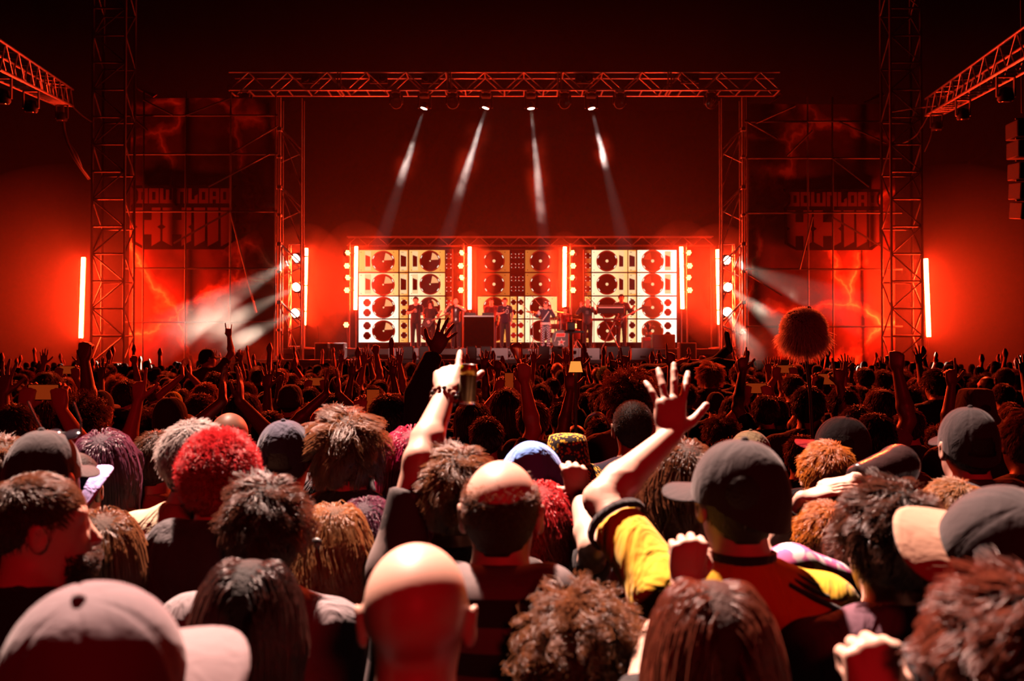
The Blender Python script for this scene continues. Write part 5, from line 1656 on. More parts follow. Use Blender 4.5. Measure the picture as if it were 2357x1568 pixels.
# the can held behind the hand
CANY = mat('can_yellow', (0.55, 0.46, 0.02), 0.3, 0.3); CANG = mat('can_green_dark', (0.10, 0.10, 0.02), 0.3, 0.3, noise=0.7, nscale=30); ALU = mat('can_metal', (0.7, 0.66, 0.64), 0.25, 0.9)
cn = empty('drink_can', W(1074, 931, 2.66), 0, 'yellow-green drink can held behind the pointing hand', 'can')
hcan = W(1074, 838, 2.66).z - W(1074, 931, 2.66).z
cn.rotation_euler = (0, 0.06, 0)
MB().lathe([(0.015, 0), (0.021, 0.003), (0.0235, 0.010), (0.0235, hcan - 0.014)], (0, 0, 0), 24).build('can_body', CANG, cn)
MB().lathe([(0.0235, hcan - 0.030), (0.0238, hcan - 0.03), (0.0238, hcan - 0.012), (0.0205, hcan - 0.003)], (0, 0, 0), 24).build('yellow_band', CANY, cn)
MB().lathe([(0.0205, hcan - 0.003), (0.0207, hcan), (0.0185, hcan), (0.018, hcan - 0.003), (0, hcan - 0.003)], (0, 0, 0), 24).build('rim', ALU, cn)
MB().lathe([(0.0, 0.0), (0.0205, 0.0005), (0.022, 0.004), (0.0238, 0.009)], (0, 0, 0), 24).build('base', ALU, cn)
r = person('man bald on top with short dark sides and banded knit cardigan', 1153, 1051, 2.06, 'm', 'hood', 'tweed', 'balding', 'brown', rz=-4)

# blue hood
r = person('person with a bright blue hood up, blue jacket', 1225, 1030, 3.2, 'f', 'long', 'blue', 'undercap', 'dark', rz=-6)
def hood_clip(X, Y, Z): return (Y - 0.055) + 0 * X + 0 * Z
hood = sdf_mesh('hood', [('e', v3(0, -0.015, 0.03), v3(0.088, 0.108, 0.100), None, 0.03), ('c', v3(0, -0.04, 0.0), v3(0, -0.06, -0.15), 0.085, 0.09, 0.05), ('c', v3(0, 0.02, -0.02), v3(0, 0.02, -0.14), 0.08, 0.085, 0.05), ('e', v3(0, -0.09, 0.09), v3(0.04, 0.04, 0.04), None, 0.05)], 0.010, (), 0.014, hood_clip)
link('hood', hood, r, FAB['blue'], Vector(HC))
# red hair with the bare arm giving a thumb
PB = arm_pose(1247, 1105, 2.8, {1: ((1366, 1262), (1333, 1146), (-0.15, 0.15, 1), (-0.2, 1, 0), (-1, 0, 0.45), 'thumb', False, True)}, rz=0, sh=0.156, name='thumb_up', sleeves=('short',), bulk=0.92)
person('person with long red curls raising a bare pale arm, thumb out', 1247, 1105, 2.8, shirt='black', hair='curllong', hc='red', P=PB)
person('person in black bucket hat with yellow flower pattern', 1306, 994, 3.75, 'f', 'short', 'black', 'undercap', 'dark', cap=dict(kind='bucket', c='bucket'))
person('bald man with shiny crown, head lit pink, nearest the camera', 958, 1245, 1.42, 'm', 'short', 'black', 'bald', 'dark', 'fair')
person('person with tight light-brown curls at the bottom', 1332, 1382, 1.82, 'nod_f', 'short', 'black', 'curly', 'light')
PC = arm_pose(1640, 1310, 1.50, {-1: ((1505, 1530), (1578, 1352), (0.1, 0.1, 1), (0.2, 1, 0), (1, 0, 0), 'fist', True, True)}, rz=0, sh=0.156, pitch=-10, name='fist_low', sleeves=('short',), bulk=0.92)
person('woman with centre-parted auburn hair and raised fist', 1640, 1310, 1.50, shirt='black', hair='longpart', hc='auburn', P=PC)

# yellow jersey
PD_ = arm_pose(1700, 1010, 2.12, {-1: ((1384, 1158), (1543, 1012), (0.05, 0.35, 1), (0.1, 1, -0.2), (1, 0, -0.1), 'spread', True, True)}, rz=4, name='open_hand', sleeves=('short',))
r = person('man in yellow jersey and black cap with raised open left hand', 1700, 1010, 2.12, shirt='yellow', hair='undercap', hc='dark', P=PD_, cap=dict(c='darkcap', b='darkcap', yaw=38, tilt=4, open=False), rz=4)
# black collar, cuff and shoulder stripes of the jersey
MB().lathe([(0.066, -0.012), (0.073, -0.012), (0.073, 0.020), (0.066, 0.022)], (0, -0.018, 1.515), 28).build('collar', FAB['black'], r)
pj = PD_['p']; q0 = pj.shoulder(-1); e0 = pj.arm[-1]['e']; c0 = q0 + (e0 - q0) * 0.72
MB().lathe([(0.064, -0.010), (0.0735, -0.010), (0.0735, 0.008), (0.064, 0.008)], Vector(c0), 24, R=frame_of(e0 - q0)).build('cuff', FAB['black'], r)
for k in range(3):
    MB().path([(0.075 + 0.0 * k, -0.075 - 0.018 * k + 0.02, 1.505 - 0.012 * k), (0.13, -0.07 - 0.018 * k, 1.478 - 0.012 * k), (0.19, -0.062 - 0.018 * k, 1.452 - 0.014 * k), (0.232, -0.045 - 0.015 * k, 1.405 - 0.012 * k)], 0.006, 6).build('shoulder_stripe', FAB['black'], r)
person('woman with long wavy brown hair behind the raised open hand', 1572, 1006, 2.85, 'f', 'short', 'grey', 'wavy', 'brown', rz=6)
person('person in khaki cap behind the black cap of the yellow jersey', 1727, 988, 3.9, 'm', 'short', 'black', 'undercap', 'dark', cap=dict(c='khaki', open=False))
PE = arm_pose(1900, 1152, 2.75, {-1: ((1790, 1275), (1848, 1160), (1, 0.1, 0.28), (0.2, 0.3, -1), (0.1, 0.9, 0.2), 'open', True, False)}, rz=0, sh=0.165, name='shade_eyes', sleeves=('short',))
person('ginger-haired person shading the eyes with a bent left arm', 1900, 1152, 2.75, shirt='black', hair='short', hc='ginger', P=PE)
E_, W_ = PE['p'].arm[-1]['world']; dv_ = nrm(W_ - E_)
wb = empty('wristband', W_ - dv_ * 0.03, 0, 'dark wristband on the arm shading the eyes', 'wristband')
Rb = frame_of(dv_)
MB().lathe([(0.032, -0.012), (0.036, -0.012), (0.036, 0.012), (0.032, 0.012)], (0, 0, 0), 20, R=Rb).build('band', FAB['black'], wb)
MB().box(Rb @ Vector((-0.03, 0.018, 0)), (0.014, 0.014, 0.022), bev=0.003).build('clasp', CANY, wb)
PF = arm_pose(1903, 1013, 3.3, {1: ((2066, 1082), (1965, 1118), (-1, 0.1, -0.2), (0, 0.4, -1), (0, 1, 0.2), 'relaxed', False, False)}, rz=0, name='leather_arm', sleeves=('long',))
person('ginger man with a dark leather jacket sleeve lifted beside him', 1903, 1013, 3.3, sleeve='long', shirt='leather', hair='short', hc='ginger', P=PF)
person('man with thick dark hair and black t-shirt in front of the ginger heads', 2052, 1090, 2.0, 'm', 'short', 'purple', 'messy', 'dark', rz=8)
person('person in pink floral sleeve beside the yellow shoulder', 1880, 1260, 2.45, 'f', 'long', 'floral', 'long', 'dark', rz=0) if False else None
# arm in a floral sleeve held across
PG = arm_pose(1985, 1190, 2.35, {-1: ((1822, 1330), (1960, 1360), (1, 0, -0.1), (0, 0.3, -1), (0, 1, 0.2), 'relaxed', False, True)}, rz=0, sh=0.150, name='floral_arm', sleeves=('long',), bulk=0.9)
person('person in pink and white floral sleeve next to the yellow shoulder', 1985, 1190, 2.35, sleeve='long', shirt='floral', hair='short', hc='dark', P=PG)
person('person with fuzzy golden-brown hair behind the tan brim', 2192, 1100, 2.75, 'm', 'short', 'black', 'short', 'blond')
person('man in black cap with tan brim turned to his left, right edge', 2288, 1104, 1.72, 'm', 'short', 'black', 'undercap', 'dark', rz=6, cap=dict(c='darkcap', b='brimtan', yaw=68, tilt=16, roll=-36, open=False))
PH = arm_pose(2345, 1290, 1.18, {-1: ((2085, 1850), (2022, 1660), (0, 0.3, 1), (0.1, 1, -0.3), (1, 0, 0), 'fist', True, False)}, rz=0, name='corner_fist', sleeves=('short',), hd=0.004)
person('blurred auburn-haired person with a raised fist, bottom right corner', 2345, 1290, 1.18, shirt='black', hair='messy', hc='auburn', P=PH)
person('person in cap with white front and red brim', 1935, 958, 3.8, 'm', 'short', 'black', 'undercap', 'dark', cap=dict(c='darkcap', b='red', yaw=62, tilt=8, open=False))
person('man in plain black cap and hooded jacket, right side', 2230, 933, 3.2, 'm', 'hood', 'char', 'undercap', 'dark', cap=dict(c='darkcap', tilt=4, open=True))
# ------------------------------------------------------------------ the middle of the crowd
PLACES = [(90, 'at the left picture edge'), (200, 'below the left glowing tube'), (300, 'below the left lattice tower'), (420, 'below the left banner emblem'), (560, 'around the lifted fan'), (690, 'below the left white beams'),
          (830, 'below the smoke cloud at left'), (930, 'below the left speaker screen'), (1040, 'below the singer in black'), (1130, 'around the pointing hand'), (1230, 'below the number jersey'), (1330, 'below the star drum logo'),
          (1450, 'around the lamp totem'), (1600, 'behind the raised open hand'), (1720, 'below the right white beams'), (1840, 'left of the plush totem pole'), (1930, 'below the plush totem'), (2050, 'right of the plush totem'),
          (2160, 'below the right lattice tower'), (2270, 'below the rightmost glowing tube'), (9999, 'at the right picture edge')]
def place(px): return next(t for x, t in PLACES if px < x)
def rowname(d): return 'near rows' if d < 4.3 else 'middle rows' if d < 6.2 else 'rear rows' if d < 9 else 'far rows'
HAIRWORD = {'short': 'short %s hair', 'messy': 'tousled %s hair', 'quiff': 'swept %s hair', 'buzz': 'shaved %s hair', 'curly': 'curly %s hair', 'afro': 'frizzy %s hair', 'long': 'long straight %s hair', 'longpart': 'long parted %s hair', 'wavy': 'long wavy %s hair', 'curllong': 'long curly %s hair', 'bob': '%s bobbed hair', 'balding': 'thinning %s hair'}
COLWORD = {'black': 'black', 'dark': 'dark', 'brown': 'brown', 'light': 'light-brown', 'blond': 'blond', 'ginger': 'ginger', 'red': 'red', 'magenta': 'magenta', 'grey': 'grey', 'auburn': 'auburn', 'purple': 'plum', 'green': 'greenish'}
POSEWORD = {'both_up': 'both hands up', 'clap': 'clapping overhead', 'fist_r': 'raised right fist', 'fist_l': 'raised left fist', 'point_l': 'pointing up left-handed', 'point_r': 'pointing up right-handed', 'horns_r': 'raised horn sign', 'open_l': 'raised open hand', 'phone': 'filming with a phone'}
USED = {}
def autolabel(cx, d, hair, hc, cap, body):
    if cap: look = 'person in a %s %s' % ({'darkcap': 'black', 'capgrey': 'grey', 'char': 'charcoal', 'green': 'lime', 'purple': 'plum'}.get(cap['c'], cap['c']), cap.get('kind', 'cap').replace('bucket', 'bucket hat'))
    elif hair == 'bald': look = 'bald person'
    else: look = 'person with ' + HAIRWORD[hair] % COLWORD[hc]
    if body in POSEWORD: look += ', ' + POSEWORD[body] + ','
    return '%s, %s %s' % (look.rstrip(','), rowname(d), place(cx))
HWID = {'short': 0.172, 'messy': 0.185, 'quiff': 0.20, 'buzz': 0.16, 'curly': 0.235, 'afro': 0.20, 'long': 0.20, 'longpart': 0.20, 'wavy': 0.215, 'curllong': 0.23, 'bob': 0.21, 'bald': 0.152, 'undercap': 0.178, 'balding': 0.155}
def mid(cx, ytop, w, hair='short', hc='dark', cap=None, body='m', shirt='black', rz=0, skin='mid', d=None):
    d = d or FPX * HWID[hair] * 0.97 / w
    # keep clear of those already standing there
    X = (cx - 1178.5) / FPX
    for it in range(40):
        hit = [q for q in PEOPLE if (q[1] - X * d) ** 2 + (q[2] - d) ** 2 < 0.40 ** 2]
        if not hit: break
        d *= 1.02
    lab = autolabel(cx, d, hair, hc, cap, body)
    sh = list(POSES[body]['shirt'].keys()); sl = 'hood' if ('hood' in sh and random.random() < 0.25) else 'short'
    p = person(lab, cx, ytop, d, body, sl, shirt, hair, hc, skin, rz, cap, 'crowd ' + place(cx) + ', ' + rowname(d), full=False)
    # never taller than a tall man
    if p.scale[0] > 1.10: p.scale = (1.10,) * 3
    return p, d
CAPD = dict(c='darkcap', open=True)
MIDS = [(190, 913, 115, 'curly', 'dark'), (228, 896, 60, 'undercap', 'dark', CAPD), (291, 873, 51, 'short', 'brown'), (254, 883, 30, 'undercap', 'dark', CAPD), (300, 921, 62, 'bob', 'dark'),
        (361, 944, 82, 'curly', 'dark'), (391, 911, 74, 'undercap', 'dark', dict(c='darkcap', open=False)), (398, 900, 52, 'undercap', 'dark', dict(c='green', open=False)), (395, 873, 36, 'short', 'brown'), (460, 903, 63, 'messy', 'brown'),
        (557, 898, 77, 'bob', 'dark'), (80, 957, 100, 'curly', 'dark'), (12, 944, 70, 'short', 'dark'), (152, 868, 42, 'short', 'blond'), (355, 885, 38, 'short', 'blond'), (330, 870, 26, 'short', 'light'), (443, 868, 36, 'short', 'light'),
        (668, 883, 60, 'undercap', 'dark', dict(kind='beanie', c='char')), (694, 878, 40, 'short', 'dark'), (712, 926, 64, 'short', 'dark'), (806, 875, 42, 'short', 'dark'), (836, 880, 26, 'short', 'brown'), (860, 885, 46, 'messy', 'dark'),
        (834, 911, 44, 'short', 'dark'), (899, 941, 64, 'short', 'black'), (846, 941, 54, 'undercap', 'dark', dict(c='purple', open=False)), (973, 883, 64, 'messy', 'dark'), (1088, 918, 80, 'bob', 'dark'), (1165, 888, 66, 'long', 'dark'),
        (1064, 967, 66, 'short', 'brown'), (1077, 996, 64, 'messy', 'light'), (1227, 920, 72, 'short', 'brown'), (1308, 880, 30, 'short', 'dark'), (1418, 885, 50, 'curly', 'auburn'), (1392, 842, 34, 'afro', 'green'), (1433, 850, 38, 'short', 'dark'),
        (1480, 847, 50, 'messy', 'dark'), (1362, 941, 66, 'curly', 'dark'), (1457, 920, 86, 'buzz', 'dark'), (1326, 977, 58, 'bald', 'dark'), (1232, 986, 70, 'undercap', 'dark', dict(c='darkcap', open=False)), (1383, 1005, 60, 'undercap', 'dark', dict(c='maroon', open=False)),
        (1635, 832, 44, 'quiff', 'blond'), (1618, 885, 46, 'wavy', 'dark'), (1690, 907, 68, 'long', 'dark'), (1757, 912, 60, 'short', 'dark'), (1747, 955, 66, 'curly', 'dark'), (1722, 861, 44, 'messy', 'dark'),
        (1860, 887, 68, 'short', 'black'), (1907, 860, 40, 'undercap', 'dark', CAPD), (1950, 882, 43, 'short', 'dark'), (1984, 890, 36, 'short', 'dark'), (1992, 845, 39, 'short', 'dark'), (2034, 849, 43, 'messy', 'brown'), (2032, 890, 76, 'wavy', 'dark'),
        (2094, 938, 64, 'short', 'brown'), (2097, 966, 64, 'short', 'dark'), (2157, 845, 50, 'messy', 'dark'), (2130, 868, 43, 'bob', 'brown'), (2246, 890, 82, 'undercap', 'dark', dict(kind='bucket', c='char')), (2310, 882, 43, 'short', 'dark'),
        (2313, 845, 38, 'buzz', 'dark'), (2272, 866, 33, 'bald', 'dark'), (2335, 931, 66, 'long', 'brown'), (2014, 950, 86, 'short', 'black'), (1825, 905, 60, 'messy', 'dark'), (1790, 868, 34, 'short', 'dark'), (1660, 960, 80, 'curly', 'dark'),
        (985, 950, 70, 'undercap', 'dark', CAPD), (1010, 905, 50, 'short', 'dark'), (1130, 930, 56, 'short', 'dark'), (1290, 925, 60, 'short', 'dark'), (1550, 930, 64, 'short', 'dark'), (1580, 880, 44, 'messy', 'dark'), (1880, 960, 74, 'long', 'dark'),
        (2160, 985, 80, 'curly', 'brown'), (2345, 985, 80, 'bob', 'auburn'), (275, 1010, 110, 'long', 'brown'), (560, 905, 60, 'short', 'dark'), (620, 945, 74, 'short', 'dark'), (770, 905, 54, 'short', 'dark'), (910, 905, 50, 'short', 'brown'), (60, 900, 50, 'short', 'dark'), (1845, 1000, 84, 'short', 'dark')]
# people placed by a raised hand
def by_hand(label, px, py, d, body, side=None, shirt='black', hair='short', hc='dark', skin='mid', rz=0, sleeve='short', cap=None):
    p = POSES[body]['p']
    side = side if side is not None else max((-1, 1), key=lambda s: p.arm[s]['w'][2])
    a = p.arm[side]; reach = {'fist': 0.10, 'open': 0.185, 'spread': 0.185, 'point': 0.18, 'horns': 0.175, 'grip': 0.12}.get(a['hand'], 0.15)
    tip = a['w'] + a['d'] * reach
    t = W(px, py, d); s = t.z / tip[2]; s = min(max(s, 0.80), 1.12)
    x = t.x - s * tip[0]
    hx = 1178.5 + FPX * x / d; hy = 820 + FPX * (CAMZ - 1.77 * s) / d
    r = person(label, hx, hy, d, body, sleeve, shirt, hair, hc, skin, rz, cap, None, full=False, scale=s)
    r.location = (x, d - s * tip[1], 0)
    PEOPLE[-1] = (r, x, d - s * tip[1])
    return r
by_hand('silhouetted raised fist right in front of the left glowing tube', 197, 789, 5.8, 'fist_r', hair='bob', skin='dark')
by_hand('raised open hand at the left picture edge', 14, 829, 4.9, 'open_l', skin='dark')
by_hand('raised index finger silhouetted below the left banner', 322, 847, 5.0, 'point_l', skin='mid', shirt='black')
by_hand('big cupped hands clapped overhead near the lifted fan', 515, 842, 4.7, 'clap', skin='dark', hair='messy')
by_hand('pale hands clapping in the white beam', 421, 828, 10.5, 'clap', skin='fair')
by_hand('small pale open hands in the white beam', 447, 845, 13, 'both_up', skin='fair')
by_hand('raised fist holding a crumpled cup below the number jersey', 1207, 838, 5.2, 'fist_r', skin='mid')
by_hand('arms reaching up on both sides of the lamp totem', 1312, 836, 6.0, 'both_up', -1, skin='dark', hair='messy')
by_hand('arm angled up in front of the widest monitor', 1330, 800, 7.5, 'point_l', skin='dark')
by_hand('raised horn sign below the keyboard', 1412, 812, 8.5, 'horns_r', skin='dark')
by_hand('raised horn sign against the flight case', 1448, 800, 8.0, 'horns_r', skin='dark', rz=10)
by_hand('straight arm with pointing finger at the right screen corner', 1543, 790, 8.0, 'point_r', skin='dark')
by_hand('pointing finger against the bright beam glow at right', 1708, 799, 7.0, 'point_l', skin='dark')
by_hand('small pale open hand beside the bright beam glow', 1766, 822, 11, 'open_l', skin='fair')
by_hand('orange-lit open hand left of the plush totem', 1790, 820, 11, 'both_up', 1, skin='fair')
by_hand('raised horn sign right of the plush totem pole', 1930, 826, 6.2, 'horns_r', skin='dark')
by_hand('pale raised hand behind the horn sign', 1942, 815, 10, 'open_l', skin='fair')
by_hand('hand pointing toward the right glowing tube', 2187, 824, 6.0, 'point_l', skin='dark')
by_hand('tall raised arm among the rows at far left', 235, 826, 8.5, 'open_l', skin='dark')
by_hand('raised thin arm near the left white beams', 617, 838, 7.0, 'open_l', skin='dark')
by_hand('upright arm below the left white beams', 645, 836, 8.0, 'point_r', skin='dark')
by_hand('clapping hands in front of the dark cases', 752, 848, 6.5, 'clap', skin='dark')
by_hand('two raised hands below the leftmost screen edge', 838, 800, 11, 'both_up', -1, skin='mid')
by_hand('raised arm below the left screen', 866, 795, 12, 'fist_r', skin='mid')
by_hand('pair of lifted hands left of the dark sleeve', 905, 823, 9, 'both_up', 1, skin='dark')
by_hand('curved raised arm right of the pointing hand', 1115, 806, 9.5, 'open_l', skin='dark')
by_hand('slim raised arm below the number jersey', 1146, 812, 9, 'point_r', skin='dark')
by_hand('raised hand at the right edge of the crowd', 2352, 815, 9, 'open_l', skin='fair')
by_hand('small raised hands below the right lattice tower', 2030, 822, 12, 'both_up', 1, skin='mid')
# dark long-sleeved arm reaching in from the left of the pointing hand
PS = arm_pose(893, 905, 4.9, {1: ((952, 868), (1000, 818), (0.45, 0.3, 1), (0, 1, 0), (-1, 0, 0.3), 'spread', True, True)}, rz=0, name='long_sleeve', sleeves=('long',), hd=0.006)
r = person('person in a long black sleeve reaching toward the stage, watch on wrist', 893, 905, 4.9, sleeve='long', shirt='black', hair='short', hc='black', skin='dark', P=PS, full=False)
E_, W_ = PS['p'].arm[1]['world']; dv_ = nrm(W_ - E_)
MBw = MB().lathe([(0.031, -0.016), (0.037, -0.016), (0.037, 0.016), (0.031, 0.016)], Vector(W_ - dv_ * 0.012), 20, R=frame_of(dv_))
tag(MBw.build('wristwatch', M['black']), 'black wristwatch on the reaching dark sleeve', 'watch')
# the fan lifted above the crowd
PR = arm_pose(477, 801, 12.2, {1: ((537, 806), (527, 776), (-0.1, 0.1, 1), (-0.3, 1, 0), (-1, 0, 0.2), 'horns', False, True)}, rz=0, base=0.34, name='lifted', sleeves=('short',), hd=0.007, yaw=-50)
person('lifted fan silhouetted in the white beam, arm up', 477, 801, 12.2, shirt='maroon', hair='undercap', hc='dark', cap=dict(c='darkcap', open=False), P=PR, base=0.34, full=True)
pt = W(477, 801, 12.2)
tag(MB().box((pt.x, 12.2, 0.17), (0.6, 0.5, 0.33), bev=0.03).build('crate', M['case']), 'dark crate under the lifted fan', 'crate')
# crowd surfer with legs in the air
CSD = 12.5
pel = np.array(W(1575, 858, CSD)); r = empty('person', pel, 0, 'crowd surfer lying on raised hands, legs and shoes in the air', 'person')
def cs(px, py, dd=0.0): return np.array(W(px, py, CSD + dd)) - pel
hip = [cs(1580, 856, -0.12), cs(1580, 856, 0.12)]; knee = [cs(1652, 836, -0.16), cs(1648, 832, 0.14)]; ank = [cs(1703, 842, -0.2), cs(1671, 808, 0.14)]
hd_ = cs(1462, 862)
Pb = [('e', hd_, v3(0.10, 0.078, 0.095), None, 0.03), ('c', hd_, cs(1482, 864), 0.05, 0.06, 0.03), ('c', cs(1488, 864), cs(1530, 866), 0.13, 0.13, 0.05), ('c', cs(1530, 866), cs(1575, 860), 0.13, 0.12, 0.05)]
for k in (0, 1):
    Pb += [('c', hip[k], knee[k], 0.08, 0.055, 0.03), ('c', knee[k], ank[k], 0.052, 0.038, 0.02)]
    sh_ = cs(1492, 862, -0.18 if k == 0 else 0.18); el_ = sh_ + v3(0.22, -0.05 if k == 0 else 0.05, 0.06); wr_ = el_ + v3(0.18, 0, 0.10)
    Pb += [('c', sh_, el_, 0.052, 0.04, 0.03), ('c', el_, wr_, 0.04, 0.028, 0.02)] + hand_prims(wr_, v3(1, 0, 0.4), v3(0, 0, 1), v3(0, 1, 0), 'relaxed')
link('body', sdf_mesh('surfer_body', Pb, 0.014), r, SKIN['mid'])
link('shirt', sdf_mesh('surfer_shirt', [p for p in Pb[2:4]], 0.02, (), 0.018), r, FAB['black'])
Pt = []
for k in (0, 1): Pt += [('c', hip[k], knee[k], 0.092, 0.07, 0.03), ('c', knee[k], ank[k], 0.068, 0.058, 0.02)]
link('trousers', sdf_mesh('surfer_trousers', Pt, 0.016), r, FAB['black'])
for k in (0, 1):
    u = nrm(ank[k] - knee[k]); up2 = v3(-0.25, 0, 1) if k == 1 else v3(0.1, 0, 1)
    link('shoe', sdf_mesh('surfer_shoe', [('c', ank[k] + u * 0.05 - up2 * 0.03, ank[k] + u * 0.07 + up2 * 0.17, 0.045, 0.036, 0.02), ('c', ank[k], ank[k] + u * 0.05, 0.048, 0.05, 0.02)], 0.012), r, M['black'])
link('hair', hair_shell('surfer_hair', 0.012), r, HS['dark'], hd_, (0, math.radians(-90), 0))
PEOPLE.append((r, pel[0], CSD))
# phones held up to film
SCRP = emat('phone_picture', (0.6, 0.06, 0.008), 0.35); SCRP.cycles.emission_sampling = 'NONE'
PHB = None
def phone_at(px, py, d, lab, portrait=False, pic=None):
    r = empty('phone', W(px, py, d), random.uniform(-0.1, 0.1), lab, 'phone', 'phones filming the show')
    w, h = (0.075, 0.155) if portrait else (0.155, 0.075)
    MB().box((0, 0, 0), (w, 0.009, h), bev=0.003).build('case', M['black'], r)
    MB().box((0, -0.0052, 0), (w * .90, 0.001, h * .90)).build('screen', pic or SCRP, r)
for px, py, d, port, lab in ((101, 903, 4.6, False, 'phone held sideways near the left edge showing a yellow picture'), (859, 927, 5.4, True, 'upright phone showing the stage below the left screen'), (728, 879, 9, False, 'tiny phone screen below the smoke cloud'),
                             (1908, 873, 6.5, False, 'phone showing the stage below the plush totem'), (1740, 894, 7.0, False, 'phone screen in the rear rows left of the plush totem'), (1172, 879, 8, True, 'small phone below the number jersey'), (1806, 850, 9, False, 'pale phone left of the plush totem pole'), (155, 852, 9, False, 'dark phone lifted below the left tube')):
    phone_at(px, py, d, lab, port)
    z = W(px, py, d); s = z.z / 1.80; s = min(max(s, 0.85), 1.1)
    q = person('person holding up the ' + lab.split(' showing')[0].replace('held sideways ', ''), px, 820 + FPX * (CAMZ - 1.77 * s) / d, d, 'phone', 'short', 'black', 'short', 'dark', 'mid', 0, None, None, full=False, scale=s)
    q.location = (z.x, d - 0.27 * s, 0); PEOPLE[-1] = (q, z.x, d - 0.27 * s)

for t_ in MIDS:
    mid(*t_, skin=('mid', 'fair', 'dark')[int(RNG.integers(0, 9)) // 4], shirt=random.choice(['black', 'char', 'black', 'maroon', 'navy', 'purple']), rz=random.uniform(-14, 14))

# ------------------------------------------------------------------ filling the rows behind
NFILL = 300 - len(PEOPLE)
fill_hair = ['short'] * 6 + ['messy'] * 4 + ['bob', 'curly', 'long', 'wavy', 'buzz', 'afro', 'undercap', 'undercap', 'quiff', 'bald']
fill_col = ['dark'] * 6 + ['brown'] * 4 + ['black'] * 3 + ['light', 'auburn', 'blond']
cand = []
d = 3.9
while d < 17:
    hw = 0.53 * d + 0.2; step = 0.62 if d < 9 else 0.70
    x = -hw + random.random() * step
    while x < hw:
        cand.append((d + random.uniform(-0.16, 0.16), x + random.uniform(-0.12, 0.12))); x += step
    d += 0.60 if d < 9 else 0.72
nf = 0; REST = []
for (d, x) in cand:
    if any((q[1] - x) ** 2 + (q[2] - d) ** 2 < 0.46 ** 2 for q in PEOPLE): continue
    hgt = min(1.86, random.gauss(1.72, 0.075))
    if nf >= NFILL: REST.append((d, x, hgt)); continue
    cx = 1178.5 + FPX * x / d
    hair = random.choice(fill_hair); hc = random.choice(fill_col)
    body = 'm' if random.random() > (0.14 if d > 6 else 0.02) else random.choice(['both_up', 'clap', 'fist_r', 'fist_l', 'horns_r', 'open_l', 'point_r', 'point_l'])
    if body == 'm' and hair in ('long', 'wavy', 'bob'): body = 'f'
    if body != 'm' and body != 'f': hgt = min(hgt, 1.70)
    cap = None
    if hair == 'undercap': cap = dict(c=random.choice(['darkcap', 'char', 'navy', 'maroon']), open=random.random() < 0.5)
    ytop = 820 + FPX * (CAMZ - hgt) / d
    lab = autolabel(cx, d, hair, hc, cap, body)
    person(lab, cx, ytop, d, body, 'short', random.choice(['black', 'char', 'black', 'maroon', 'navy', 'grey', 'purple']), hair, hc, random.choice(['mid', 'fair', 'mid', 'dark']), random.uniform(-20, 20), cap, 'crowd ' + place(cx) + ', ' + rowname(d), full=False)
    nf += 1

# ------------------------------------------------------------------ everyone beyond: too many to count
d = max([q[2] for q in PEOPLE if q[2] < 17.5]) * 0 + 15.8
pts_far = list(REST)
while d < 29.6:
    hw = 0.53 * d + 0.3; step = 0.74; x = -hw
    while x < hw:
        pts_far.append((d + random.uniform(-0.2, 0.2), x + random.uniform(-0.15, 0.15), min(1.86, random.gauss(1.71, 0.08)))); x += step
    d += 0.9
far = MB()
for (d, x, hgt) in pts_far:
    if any((q[1] - x) ** 2 + (q[2] - d) ** 2 < 0.36 ** 2 for q in PEOPLE): continue
    s = hgt / 1.75
    far.mi = random.choice([0, 0, 0, 1])
    far.lathe([(0.01, 0.135), (0.05, 0.125), (0.075, 0.09), (0.083, 0.04), (0.075, -0.02), (0.06, -0.06)], (x, d - 0.01, 1.62 * s), 9)
    far.mi = 2
    far.lathe([(0.056, -0.05), (0.058, -0.17)], (x, d, 1.62 * s), 7)
    far.mi = random.choice([3, 3, 4])
    prof = [(0.07, 1.50), (0.16, 1.45), (0.215, 1.38), (0.20, 1.15), (0.17, 0.95), (0.16, 0.5), (0.14, 0.02)]
    n0 = len(far.v)
    far.lathe([(r_, h_ * s) for r_, h_ in prof], (x, d, 0), 9)
    for k in range(n0, len(far.v)):
        v = far.v[k]; far.v[k] = (v[0], d + (v[1] - d) * 0.6, v[2])
    if random.random() < 0.10:
        for sd in random.choice([(-1,), (1,), (-1, 1)]):
            ax = x + sd * 0.19; lean = random.uniform(-0.06, 0.16); hz = random.uniform(1.78, 2.06) * s
            far.mi = 2
            far.path([(ax, d, 1.40 * s), (ax + sd * 0.07, d + 0.02, 1.62 * s), (ax + sd * lean, d + 0.05, hz)], [0.06, 0.052, 0.036], 6)
            far.path([(ax + sd * lean, d + 0.05, hz - 0.01), (ax + sd * lean, d + 0.05, hz + 0.06), (ax + sd * lean, d + 0.06, hz + 0.15)], [0.036, 0.055, 0.02], 6)
o = far.build('crowd', [HS['dark'], HS['light'], SKIN['mid'], FAB['black'], FAB['char']])
tag(o, 'packed far crowd standing right up to the stage front', 'crowd', kind='stuff')
print('PEOPLE', len(PEOPLE), 'far', len(pts_far))
